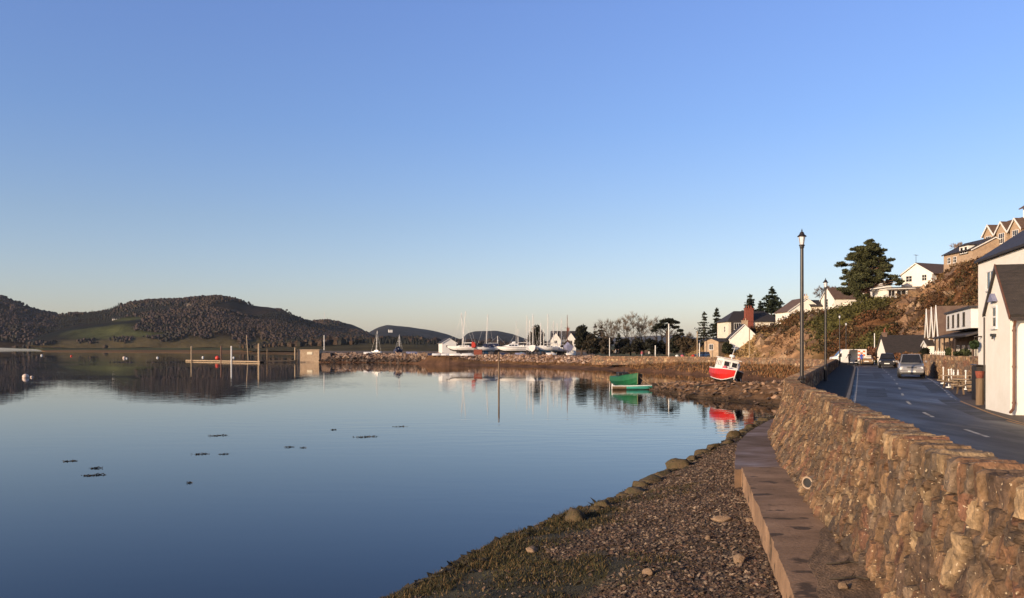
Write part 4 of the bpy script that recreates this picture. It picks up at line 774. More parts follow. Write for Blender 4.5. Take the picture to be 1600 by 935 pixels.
def house(label, loc, rz, w, d, he, hr, axis='x', wall='render', roof='slate', wins=(), chim=(), over=0.3, hip=0.0, t=0.14, cat='house', name='house', deep=4.0, trim='frame', group=None):
    """base centre at loc; front faces local -y"""
    r = thing(name, label, cat, loc, rz, group); b = MB(); X, Y = w / 2, d / 2
    if hip:
        b.box((0, 0, -deep), (w, d, he + deep))
    elif axis == 'x': b.prism([(-Y, -deep), (Y, -deep), (Y, he), (0, hr - 0.02), (-Y, he)], 'x', -X, X)
    else: b.prism([(-X, -deep), (X, -deep), (X, he), (0, hr - 0.02), (-X, he)], 'y', -Y, Y)
    b.build('wall', M[wall], r)
    b = MB(); A, B_ = (Y, X) if axis == 'x' else (X, Y); s = (hr - he) / A; o = over
    if hip:
        rg = B_ * (1 - hip); e = he - 0.02
        P = lambda u, v, z: (v, u, z) if axis == 'x' else (u, v, z)
        top = [P(0, -rg, hr), P(0, rg, hr)]; vs = [P(-A - o, -B_ - o, e), P(A + o, -B_ - o, e), P(A + o, B_ + o, e), P(-A - o, B_ + o, e)] + top
        vs += [P(-A - o, -B_ - o, e - .15), P(A + o, -B_ - o, e - .15), P(A + o, B_ + o, e - .15), P(-A - o, B_ + o, e - .15)]
        b.add(vs, [(0, 1, 4), (1, 2, 5, 4), (2, 3, 5), (3, 0, 4, 5), (0, 1, 7, 6), (1, 2, 8, 7), (2, 3, 9, 8), (3, 0, 6, 9), (6, 7, 8, 9)])
    else:
        for sg in (-1, 1):
            poly = [(sg * (A + o), he - s * o), (0, hr), (0, hr + t), (sg * (A + o), he - s * o + t * 0.9)]
            b.prism(poly, axis, -B_ - o * 0.6, B_ + o * 0.6)
    rf = b.build('roof', M[roof], r)
    if not hip and trim:                                     # barge boards on both gables
        for e in (-1, 1):
            b = MB()
            for sg in (-1, 1):
                poly = [(sg * (A + o + .02), he - s * (o + .02) - 0.10), (0, hr - 0.10), (0, hr + t * 0.6), (sg * (A + o + .02), he - s * (o + .02) + t * 0.5)]
                b.prism(poly, axis, e * (B_ + o * 0.6 + 0.003), e * (B_ + o * 0.6 + 0.05))
            b.build('bargeboard', M[trim], r)
    for wv in wins:
        f, u, z, ww, hh = wv[:5]; bars = wv[5] if len(wv) > 5 else (2, 2); xd_, nn_ = FACE[f]
        c = {'f': (u, -Y, z), 'b': (-u, Y, z), 'l': (-X, -u, z), 'r': (X, u, z)}[f]; window(r, c, xd_, nn_, ww, hh, bars)
    for cx, cy, cz0, cz1, cw, cdp, cm in chim:
        b = MB(); b.box((cx, cy, cz0), (cw, cdp, cz1 - cz0)); b.box((cx, cy, cz1), (cw + 0.12, cdp + 0.12, 0.12)); ch = b.build('chimney', M[cm], rf)
        npot = max(1, int(max(cw, cdp) / 0.45))
        for k in range(npot):
            q = (k - (npot - 1) / 2) * 0.4; b = MB(); b.lathe([(0.11, 0), (0.09, 0.4), (0.12, 0.45)], 8, (cx + (q if cw >= cdp else 0), cy + (q if cdp > cw else 0), cz1 + 0.12)); b.build('chimney_pot', M['wood_pale'] if k % 2 else M['brick'], ch)
    return r

# white roadside building: a low gabled wing in front of a taller range
C0 = Vector((17.3, 28.9, 2.2)); AZ = math.atan2(-0.266, 0.964)
wb = thing('roadside_inn', 'white rendered roadside building with a low gabled wing and dark slate roofs', 'building', C0, AZ)
b = MB(); b.prism([(0, -0.4), (3.0, -0.4), (3.0, 3.55), (1.5, 5.20), (0, 3.55)], 'x', 0, 1.6); b.box((4.3, 1.5, -0.4), (5.4, 3.0, 3.95)); b.build('wing_wall', M['render'], wb)
b = MB(); b.prism([(1.43, -0.4), (9.4, -0.4), (9.4, 6.2), (5.4, 8.88), (1.43, 6.2)], 'y', -2.8, 9.84); b.build('wall', M['render'], wb)
b = MB()
for sg in (-1, 1): b.prism([(1.5 + sg * (1.68 if sg < 0 else 1.56), 3.35 if sg < 0 else 3.48), (1.5, 5.20), (1.5, 5.32), (1.5 + sg * (1.72 if sg < 0 else 1.58), 3.44 if sg < 0 else 3.58)], 'x', -0.06, 1.6)
b.build('wing_roof', M['slate'], wb)
b = MB()
b.prism([(1.43 - .14, 6.12), (5.4, 8.92), (9.6, 6.12), (9.6, 6.24), (5.4, 9.05), (1.43 - .16, 6.22)], 'y', -3, 9.84 + 0.10); b.build('roof', M['slate'], wb)
b = MB()
b.prism([(1.5 - 1.72, 3.26), (1.5, 5.18), (1.5, 5.34), (1.5 - 1.75, 3.40)], 'x', -0.10, -0.063); b.build('bargeboard', M['rust_pipe'], wb)
b = MB(); b.prism([(1.5 + 1.55, 3.46), (1.5, 5.18), (1.5, 5.34), (1.5 + 1.58, 3.56)], 'x', -0.10, -0.063); b.build('bargeboard', M['dark_trim'], wb)
b = MB(); b.box((0.8, -0.24, 3.22), (1.7, 0.11, 0.12)); b.build('gutter', M['dark_trim'], wb)
b = MB(); b.tube([(0.10, -0.24, 3.24), (0.10, -0.10, 3.02), (0.10, -0.075, 0.32), (0.06, -0.13, 0.16), (-0.06, -0.24, 0.05)], 0.048, 8)
for z in (0.35, 1.6, 2.85): b.cyl((0.10, -0.075, z), (0.10, -0.075, z + 0.06), 0.066, n=8)
b.build('downpipe', M['rust_pipe'], wb)
b = MB(); b.tube([(-0.04, 3.03, 3.45), (-0.04, 3.03, 1.4)], 0.03, 6); b.build('downpipe', M['dark_trim'], wb)
window(wb, (0, 1.80, 3.42), (0, -1, 0), (-1, 0, 0), 0.62, 0.82, (1, 2), M['frame'])
b = MB(); b.prism([(1.42, 3.98), (2.18, 3.98), (1.80, 4.28)], 'x', -0.16, -0.005); b.build('window_canopy', M['lilac'], wb)
b = MB(); b.box((-0.08, 1.72, 2.70), (0.15, 0.22, 0.10)); b.cyl((-0.1, 1.72, 2.60), (-0.1, 1.72, 2.72), 0.035); b.build('outdoor_light', M['dark_plastic'], wb)
window(wb, (1.43, 7.85, 5.22), (0, -1, 0), (-1, 0, 0), 1.15, 0.85, (2, 1), M['frame'])
b = MB(); b.tube([(1.39, 6.9, 5.0), (1.39, 6.2, 4.5), (1.39, 6.2, 0.6)], 0.05, 6); b.build('waste_pipe', M['dark_trim'], wb)
b = MB(); b.box((1.33, 9.2, 2.75), (0.18, 0.06, 0.06)); b.cyl((1.1, 9.2, 2.78), (1.35, 9.2, 2.78), 0.025); b.build('bracket', M['dark_trim'], wb)
hb = thing('hanging_basket', 'dark green hanging basket on a bracket at the far corner of the white building', 'plant', wb.matrix_basis @ Vector((1.12, 9.2, 2.42)))
gs2 = np.random.default_rng(3); u = gs2.normal(0, 1, (420, 3)); u /= np.linalg.norm(u, axis=1)[:, None]
leafcloud('foliage', u * 0.17 * (0.7 + 0.4 * gs2.random((420, 1))), 0.07, np.array((0.03, 0.05, 0.02)) * (0.5 + gs2.random((420, 1))), parent=hb, seed=4)
b = MB(); b.lathe([(0.02, -0.16), (0.10, -0.11), (0.14, 0)], 12); b.cyl((0, 0, 0), (0, 0, 0.36), 0.008, n=5); b.build('basket', M['dark_trim'], hb)
b = MB(); b.box((0, 0, 0), (0.7, 0.9, 1.5)); b.box((0, 0, 1.5), (0.78, 1.0, 0.06), ry=0.06); b.build('bin_store', M['black_iron'], None, bevel=0.02); o = bpy.data.objects['bin_store']; o.location = (21.05, 37.2, 2.16); o.rotation_euler = (0, 0, AZ)
tag(o, 'black timber bin store against the side of the white building', 'bin store')

# hillside and roadside houses
def base(px, py, D): return at(px, py, D)
r = house('white brown roofed house, second up the hill right of the red chimney house', at(1249, 516, 172), 0.02, 7.2, 8.0, 3.8, 6.35, 'y', 'render', 'slate_brown', [('f', -1.2, 3.0, 1.1, 1.3), ('l', 2.5, 2.0, 1.0, 1.2), ('l', -2.0, 2.0, 1.0, 1.2)], [(0, -3.5, 4.5, 6.7, 0.9, 0.6, 'render2')])
house('low dark roofed outbuilding between the white gabled houses on the hill', at(1279, 490, 170), 0.0, 5.0, 5, 1.4, 2.6, 'x', 'render2', 'slate', [('f', 1.2, 0.7, 0.8, 0.8)])
house('white cottage with its narrow gable to the water and brown roof beside the big pine', at(1315, 489, 165), 0.0, 5.6, 7.0, 2.7, 4.9, 'x', 'render', 'slate_brown', [('l', 0.0, 1.9, 1.0, 1.7, (2, 3)), ('f', 1.0, 1.6, 1.0, 1.0)], [(2.2, 0, 4.2, 5.6, 0.7, 0.5, 'render2')])
house('white gabled house right behind the trunk of the big pine', at(1368, 477, 170), 0.0, 5.6, 6, 2.7, 5.0, 'y', 'render', 'slate_brown', [('f', -0.6, 2.3, 1.0, 1.0)], [(1.7, -1.0, 3.0, 4.7, 0.7, 0.5, 'brick')])
# flat roofed bungalow with a glazed front
bu = thing('bungalow', 'flat roofed bungalow with a wide glazed front on top of the hill', 'house', at(1416, 469, 143), 0.05)
b = MB(); b.box((0, 2.5, -3), (7.0, 5, 5.0)); b.build('wall', M['render'], bu)
b = MB(); b.box((0.2, 2.3, 2.10), (8.0, 6.2, 0.12), ry=-0.035); b.build('roof', M['dark_trim'], bu); b = MB(); b.box((0.2, 2.3, 1.88), (7.8, 6.0, 0.20), ry=-0.035); b.build('fascia', M['frame'], bu)
for u, w_ in ((-2.6, 1.2), (-0.9, 1.7), (0.9, 1.5), (2.6, 1.4)): window(bu, (u, 0, 0.95), (1, 0, 0), (0, -1, 0), w_, 1.5, (2, 1))
b = MB(); b.box((0.2, -0.75, -0.25), (7.6, 1.5, 0.12)); b.build('terrace', M['render2'], bu)
b = MB()
for k in range(9): b.cyl((-3.5 + k * 0.92, -1.42, -0.2), (-3.5 + k * 0.92, -1.42, 0.55), 0.03, n=5)
b.cyl((-3.5, -1.42, 0.55), (3.9, -1.42, 0.55), 0.035, n=5); b.build('railing', M['frame'], bu)
def aerial(parent, x, y, z, h=1.6, rz=0.3):
    b = MB(); b.cyl((x, y, z), (x, y, z + h), 0.035, n=5); c, s = math.cos(rz), math.sin(rz); b.cyl((x - c * 0.7, y - s * 0.7, z + h), (x + c * 0.7, y + s * 0.7, z + h), 0.022, n=4)
    for k in range(5): q = -0.6 + k * 0.3; b.cyl((x + c * q - s * .25, y + s * q + c * .25, z + h), (x + c * q + s * .25, y + s * q - c * .25, z + h), 0.014, n=4)
    b.build('aerial', M['dark_trim'], parent)
r = house('pale gabled house with a long brown roof right of the bungalow', at(1461, 449, 147), R(25), 9.4, 6.2, 2.2, 4.0, 'x', 'render', 'slate_brown', [('l', 1.6, 1.4, 1.0, 1.1), ('l', -1.5, 1.4, 1.3, 1.1), ('f', -3.0, 1.2, 1.4, 1.1), ('f', 0.5, 1.2, 1.2, 1.0)], [], 0.45)
aerial(r, -4.3, 0.4, 4.0, 1.5)
# stone terrace with three gabled bays on the hilltop
tr = thing('terrace_house', 'stone hilltop terrace with three white edged gables in a row', 'house', (75.6, 127.0, 19.4), R(-90))
b = MB(); b.prism([(0, -6), (8, -6), (8, 2.9), (4, 5.2), (0, 2.9)], 'x', -6.3, 9); b.build('wall', M['stone_light'], tr)
b = MB(); b.prism([(-0.35, 2.75), (4, 5.25), (8.3, 2.75), (8.3, 2.9), (4, 5.42), (-0.35, 2.9)], 'x', -6.6, 9.2); trf = b.build('roof', M['slate_brown'], tr)
for k, u in enumerate((-3.7, -0.2, 3.3)):
    b = MB(); b.prism([(u - 1.35, -2), (u + 1.35, -2), (u + 1.35, 2.7), (u, 4.15), (u - 1.35, 2.7)], 'y', -0.75, 2.5); by = b.build('bay', M['stone_light'], tr)
    b = MB()
    for sg in (-1, 1): b.prism([(u + sg * 1.6, 2.5), (u, 4.2), (u, 4.36), (u + sg * 1.65, 2.6)], 'y', -0.95, 3.2)
    b.build('bay_roof', M['slate_brown'], tr)
    b = MB()
    for sg in (-1, 1): b.prism([(u + sg * 1.65, 2.35), (u, 4.10), (u, 4.42), (u + sg * 1.72, 2.62)], 'y', -1.02, -0.953)
    b.build('bargeboard', M['frame'], tr)
    window(tr, (u, -0.75, 1.75), (1, 0, 0), (0, -1, 0), 1.5, 1.6, (3, 2))
b = MB(); b.box((3.6, 4.2, 3.2), (7.5, 3.4, 3.1)); b.build('upper_storey', M['render'], tr)
b = MB(); b.prism([(2.1, 6.2), (4.2, 7.5), (6.4, 6.2), (6.4, 6.35), (4.2, 7.68), (2.1, 6.35)], 'x', -0.6, 8); b.build('upper_roof', M['slate_brown'], tr)
for u in (0.8, 2.6, 4.4): window(tr, (u, 2.5, 5.35), (1, 0, 0), (0, -1, 0), 1.1, 1.1, (2, 1))
b = MB(); b.box((6.9, 1.4, 2.5), (1.5, 1.1, 4.4)); b.box((6.9, 1.4, 6.9), (1.7, 1.3, 0.15)); ch = b.build('chimney', M['stone_light'], trf)
b = MB(); b.lathe([(0.14, 0), (0.11, 0.5), (0.15, 0.55)], 8, (6.6, 1.4, 7.05)); b.build('chimney_pot', M['brick'], ch); aerial(tr, 6.2, 1.4, 7.0, 2.0, 1.2)
ll = house('stone cottage with a white dormer below the hilltop terrace', (74.2, 132.0, 17.7), R(-90), 8.5, 7.0, 1.9, 3.7, 'x', 'stone_light', 'slate', [('f', -2.6, 0.8, 1.0, 1.0), ('f', -0.8, 0.8, 1.0, 1.0)], [], deep=6)
b = MB(); b.box((1.8, -2.6, 1.3), (2.6, 1.8, 1.35)); b.build('dormer', M['frame'], ll); b = MB(); b.box((1.8, -2.6, 2.65), (3.0, 2.2, 0.14)); b.build('dormer_roof', M['slate'], ll)
for u in (1.2, 2.4): window(ll, (u, -3.5, 2.0), (1, 0, 0), (0, -1, 0), 0.85, 1.0, (1, 1))
# stone house with steep white barge boards behind the retaining wall
AH = math.atan2(-0.936, -0.352); hx = Vector((43.8, 82.5, 3.4))
sh = thing('gabled_house', 'stone house with steep white bargeboards above the retaining wall', 'house', hx, AH)
b = MB(); b.prism([(0, -2), (7, -2), (7, 3.0), (3.5, 5.0), (0, 3.0)], 'x', -12.6, 24); b.build('wall', M['stone'], sh)
b = MB(); b.prism([(-0.3, 2.85), (3.5, 5.05), (7.3, 2.85), (7.3, 3.0), (3.5, 5.22), (-0.3, 3.0)], 'x', -12.9, 24.2); rf = b.build('roof', M['slate_brown'], sh)
b = MB(); b.cyl((-12.9, 3.5, 5.2), (24.2, 3.5, 5.2), 0.10, n=6); b.build('ridge', M['render2'], sh)
for k, u in enumerate((-10.9, -6.2, -2.3)):
    b = MB(); b.prism([(u - 1.5, -2), (u + 1.5, -2), (u + 1.5, 2.3), (u, 5.1), (u - 1.5, 2.3)], 'y', -1.0, 2.2); b.build('bay', M['stone_light'], sh)
    b = MB()
    for sg in (-1, 1): b.prism([(u + sg * 1.65, 2.05), (u, 5.18), (u, 5.33), (u + sg * 1.75, 2.15)], 'y', -1.3, 3.0)
    b.build('bay_roof', M['slate_brown'], sh)
    b = MB()
    for sg in (-1, 1): b.prism([(u + sg * 1.35, 2.2), (u, 4.5), (u, 5.42), (u + sg * 1.85, 2.1)], 'y', -1.38, -1.303)
    b.build('bargeboard', M['frame'], sh)
    window(sh, (u, -1.0, 2.5), (1, 0, 0), (0, -1, 0), 1.0, 1.3, (2, 2)); window(sh, (u, -1.0, 0.5), (1, 0, 0), (0, -1, 0), 1.3, 1.1, (2, 1))
b = MB(); b.box((13.0, -0.2, 2.6), (14.0, 2.4, 1.55)); b.build('dormer', M['frame'], sh); b = MB(); b.box((13.0, 0.1, 4.15), (14.5, 3.3, 0.16)); b.build('dormer_roof', M['slate'], sh)
for u in (7.6, 10.6, 13.6, 16.6): window(sh, (u, -1.4, 3.4), (1, 0, 0), (0, -1, 0), 1.0, 1.1, (1, 2), M['dark_trim'])
b = MB(); b.prism([(-2.0, 1.9), (0.2, 2.5), (0.2, 2.65), (-2.05, 2.03)], 'x', 1.0, 22); b.build('verandah_roof', M['slate'], sh)
for u in (1.3, 4.6, 8.0, 11.4, 14.8): b = MB(); b.cyl((u, -1.8, -1.2), (u, -1.8, 1.95), 0.07, n=6); b.build('verandah_post', M['dark_trim'], sh)
for u in (3.0, 6.4, 9.8, 13.2): window(sh, (u, 0, 0.6), (1, 0, 0), (0, -1, 0), 1.5, 1.4, (2, 1))
b = MB(); b.box((13.5, 3.5, 4.4), (0.9, 2.0, 1.7)); ch = b.build('chimney', M['stone_light'], rf)
for k in range(3):
    b = MB(); b.lathe([(0.19, 0), (0.16, 0.65), (0.20, 0.72)], 8, (13.5, 2.9 + 0.6 * k, 6.1)); b.build('chimney_pot', M['wood_pale'] if k < 2 else M['brick'], ch)
aerial(sh, 13.5, 3.6, 6.1, 2.6, 0.4)
house('small cream outbuilding with a slate roof left of the steep gabled stone house', at(1463, 558, 90), R(-15), 2.3, 2.4, 1.25, 1.7, 'x', 'render', 'slate', [('f', 0.25, 0.75, 0.4, 0.6, (1, 2))], over=0.15, deep=2, cat='outbuilding', name='outbuilding')
# garden fence of pale pickets in front of the outbuilding
fe = thing('picket_fence', 'pale picket fence between the outbuilding and the retaining wall', 'fence', at(1454, 560, 70), R(-15))
b = MB()
for k in range(9): b.box((k * 0.13, 0, 0), (0.07, 0.025, 0.62))
b.build('pickets', M['frame'], fe); b = MB(); b.box((0.52, 0.03, 0.12), (1.2, 0.03, 0.06)); b.box((0.52, 0.03, 0.45), (1.2, 0.03, 0.06)); b.build('rail', M['frame'], fe)
# cottage with a white end wall
house('low cottage with a long dark roof and bright white end wall beside the road', (49.4, 103.5, 2.15), R(-9), 6.4, 4.2, 1.75, 3.75, 'x', 'render', 'slate', [('f', 2.0, 1.0, 0.8, 0.8)], [(-2.9, 0.0, 2.9, 4.1, 0.5, 0.5, 'stone'), (2.8, 0, 3.0, 3.9, 0.5, 0.5, 'stone')], cat='cottage', name='cottage', trim=None)
# red chimney house on the bend
hr_ = house('dark hipped roof house with a red brick chimney at the bend of the bay', at(1170, 541, 181), 0.05, 11.5, 8, 5.3, 7.6, 'x', 'render2', 'slate', [('l', 1.5, 3.6, 1.0, 1.3), ('f', -3.9, 4.3, 1.5, 1.4, (3, 1)), ('f', 4.0, 4.5, 1.8, 0.9, (3, 1))], hip=0.42)
b = MB(); b.box((-1.3, -3.8, 0), (1.7, 1.0, 7.9)); b.box((-1.3, -3.8, 7.9), (1.9, 1.2, 0.16)); chm = b.build('chimney', M['brick'], [o for o in hr_.children if o.name.startswith('roof')][0])
for k in range(3):
    b = MB(); b.lathe([(0.14, 0), (0.11, 0.5), (0.15, 0.55)], 8, (-1.8 + k * 0.5, -3.8, 8.06)); b.build('chimney_pot', M['brick'], chm)
b = MB(); b.box((-3.9, -4.02, 2.6), (2.6, 0.5, 2.6)); b.build('slate_hung_bay', M['slate'], hr_)
window(hr_, (-3.9, -4.27, 4.2), (1, 0, 0), (0, -1, 0), 1.5, 1.4, (3, 1))
house('white gabled annexe built against the front of the red chimney house', at(1160, 548, 171), -0.12, 5.4, 5.0, 2.7, 5.3, 'y', 'render', 'slate', [('l', 0.8, 1.6, 0.8, 1.0), ('l', -1.0, 1.6, 0.8, 1.0)], [(0.6, 1.0, 4.2, 6.1, 1.2, 0.7, 'stone_light')], cat='annexe', name='annexe')
house('long tan garage with a low roof at the left foot of the red chimney house', at(1124, 550, 172), 0.55, 4.6, 4, 2.1, 2.7, 'x', 'stone_light', 'slate', [('l', 0, 1.0, 1.2, 1.2, (2, 1))], cat='garage', name='garage', trim=None)
# yard buildings
yw = house('white house with twin gables and a dark roof behind the boatyard masts', at(880, 545, 252), 0.0, 7.2, 7, 3.0, 5.2, 'x', 'render', 'slate', [('f', 0.0, 1.5, 0.9, 1.1)], [(1.5, 0.5, 4.6, 6.2, 0.8, 0.6, 'brick')])
for u in (-2.5, 2.0):
    b = MB(); b.prism([(u - 1.5, -2), (u + 1.5, -2), (u + 1.5, 2.6), (u, 4.7), (u - 1.5, 2.6)], 'y', -4.6, -0.5); b.build('gable_wing', M['render'], yw)
    b = MB()
    for sg in (-1, 1): b.prism([(u + sg * 1.7, 2.4), (u, 4.75), (u, 4.9), (u + sg * 1.75, 2.5)], 'y', -4.7, -0.2)
    b.build('wing_roof', M['slate'], yw); window(yw, (u, -4.6, 1.9), (1, 0, 0), (0, -1, 0), 0.9, 1.1, (2, 1))
house('small white clubhouse with a shallow gable at the left of the boatyard', at(699, 549, 238), 0.25, 4.0, 6.5, 2.4, 3.6, 'y', 'frame', 'slate', [('f', -0.7, 1.4, 0.7, 0.7), ('r', -1.5, 1.3, 0.7, 1.4), ('r', 0.5, 1.3, 0.7, 1.4)], cat='clubhouse', name='clubhouse', deep=.8)
house('tiny white farmhouse far off among the fields of the large hill', at(181, 502, 1610), 0.3, 12, 8, 4.5, 7.5, 'x', 'render2', 'slate', [('f', -3, 2.5, 2, 2), ('f', 3, 2.5, 2, 2)], cat='farmhouse', name='farmhouse')
house('tiny white cottage on the slope of the blue hill behind the breakwater', at(610, 518, 2750), 0.3, 13, 9, 5, 8, 'x', 'render', 'slate', [('f', -3, 2.5, 2, 2)], cat='cottage', name='cottage')

# walls and fences
def simple_wall(name, label, pts, z0, z1, thick, m, cat='wall', rub=True, seed=1, su=0.35, sv=0.3):
    P = np.array(pts, float); sg = np.hypot(*np.diff(P, axis=0).T); S = np.concatenate([[0], np.cumsum(sg)]); s = np.arange(0, S[-1], 0.07 if rub else 0.5)
    X = np.interp(s, S, P[:, 0]); Y = np.interp(s, S, P[:, 1]); T = np.stack([np.gradient(X, s), np.gradient(Y, s)], -1); T /= np.linalg.norm(T, axis=1)[:, None]; Nn = np.stack([-T[:, 1], T[:, 0]], -1)
    rows = 26; fr = np.linspace(0, 1, rows)[:, None]; H = z1 - z0; h = fr * H + 0 * s[None]; SS = np.repeat(s[None], rows, 0)
    rel, col, ck = stone_field(SS, h, np.full_like(h, H), seed, su, sv, 0.06)
    L1 = np.stack([X + Nn[:, 0] * rel, Y + Nn[:, 1] * rel, z0 + h + ck * 0.14 * (fr > 0.85)], -1); L2 = L1[::-1].copy(); L2[..., 0] -= Nn[:, 0] * thick; L2[..., 1] -= Nn[:, 1] * thick
    V = np.concatenate([L1, L2], 0); C = np.concatenate([col, col[::-1]], 0) * 1.45
    return tag(mesh_np(name, V.reshape(-1, 3), grid_faces(V.shape[0], len(s)), m, None, C.reshape(-1, 3)), label, cat)
simple_wall('retaining_wall', 'brown rubble retaining wall behind the pub tables and parked pickup', [(27.2, 43.0), (30.0, 52.0), (32.0, 62.5), (36.2, 73), (41.0, 86)], 2.1, 3.85, 0.5, M['wallstone'], seed=33)
gp = np.array([(28.0, 43.0), (32.8, 62.5), (37.0, 73), (44.0, 92), (50, 104)]); q = np.linspace(0, 1, 40)
yy = np.linspace(43, 104, 50); xa = np.interp(yy, gp[:, 1], gp[:, 0]) - 0.35; G = np.stack([np.stack([xa + t * 34, yy, np.full_like(yy, 3.5) + 0.25 * t + 0.15 * fbm(yy * .5, yy * 0 + t * 9, 3, 3)], -1) for t in np.linspace(0, 1, 14)], 1)
cg = np.array((0.10, 0.085, 0.035)) * (0.6 + 0.7 * vnoise(G[..., 0], G[..., 1], 3))[..., None]
tag(mesh_np('terrace_ground', G.reshape(-1, 3), grid_faces(50, 14), M['land'], None, cg.reshape(-1, 3)), kind='structure')
# quay end of the breakwater
qd = thing('stone_quay', 'pale stone quay end of the breakwater with a white board on it', 'quay', at(482, 566, 252) * Vector((1, 1, 0)) if False else Vector((xd(482, 250), 250, 0)), 0)
b = MB(); b.box((0, 2.2, -1), (6.6, 5.0, 4.6), top=(0.97, 0.97)); b.box((0, 2.2, 3.6), (6.7, 5.1, 0.25)); b.build('masonry', M['stone_light'], qd)
b = MB(); b.box((0.45, -0.36, 2.35), (1.6, 0.06, 0.75)); b.build('board', M['sign'], qd)
b = MB(); b.cyl((4.3, 1.8, 3.6), (4.3, 1.8, 8.2), 0.13, n=8); b.box((4.3, 1.8, 6.4), (0.7, 0.08, 0.1)); b.build('mast', M['alu'], qd)
b = MB(); b.box((5.0, 1.8, -.5), (4.0, 3.6, 3.3), top=(.7, .8)); b.build('ramp', M['stone'], qd)

gwz = hill_z(xd(1334, 150), 150)
simple_wall('garden_wall', 'low cream garden wall below the brown roofed cottage and the big pine', [(xd(1352, 147), 147.5), (xd(1317, 151), 151.5)], at(1330, 489, 150).z, at(1330, 473, 150).z, 0.3, M['render2'], seed=51)
# ------------------------------------------------------------------ street lamps
def lamp(label, loc, H, group='black lantern street lamps along the sea wall'):
    r = thing('street_lamp', label, 'street lamp', loc, 0, group); k = H / 6.85
    b = MB(); b.lathe([(0.16, 0), (0.16, 0.12), (0.115, 0.2), (0.115, 1.05), (0.13, 1.1), (0.085, 1.2)], 12); b.build('base', M['black_iron'], r, smooth=False)
    b = MB(); b.cyl((0, 0, 1.15), (0, 0, H - 0.66), 0.078, 0.062, 12); b.build('post', M['black_iron'], r)
    z = H - 0.66
    b = MB(); b.lathe([(0.06, z - 0.1), (0.085, z - 0.06), (0.085, z), (0.11, z + 0.015), (0.11, z + 0.045), (0.085, z + 0.06)], 12); b.build('collar', M['black_iron'], r)
    b = MB(); b.lathe([(0.085, z + 0.06), (0.135, z + 0.36)], 8); g = b.build('lantern', M['lamp_glass'], r)
    b = MB()
    for q in range(4):
        a = q * math.pi / 2 + 0.4; b.cyl((0.09 * math.cos(a), 0.09 * math.sin(a), z + 0.05), (0.142 * math.cos(a), 0.142 * math.sin(a), z + 0.37), 0.009, n=5)
    b.build('frame', M['black_iron'], g)
    b = MB(); b.lathe([(0.17, z + 0.36), (0.175, z + 0.385), (0.10, z + 0.45), (0.075, z + 0.52), (0.05, z + 0.55), (0.02, z + 0.56), (0.028, z + 0.6), (0.012, z + 0.64), (0.004, z + 0.68)], 14); b.build('cap', M['black_iron'], r)
    return r
lamp('tallest black street lamp, standing at the bend of the near sea wall', (11.15, 32.0, 2.2), 6.85)
lamp('second black lantern lamp, next beyond the tallest one along the wall', (20.35, 54.0, 2.2), 6.8)
lamp('third black lantern lamp, in front of the hillside near the white van', (xd(1312, 104), 104, 2.2), 6.55)
lamp('faint fourth lantern lamp close right of the third, against the olive hillside', (xd(1322, 119), 119, 2.15), 6.1)

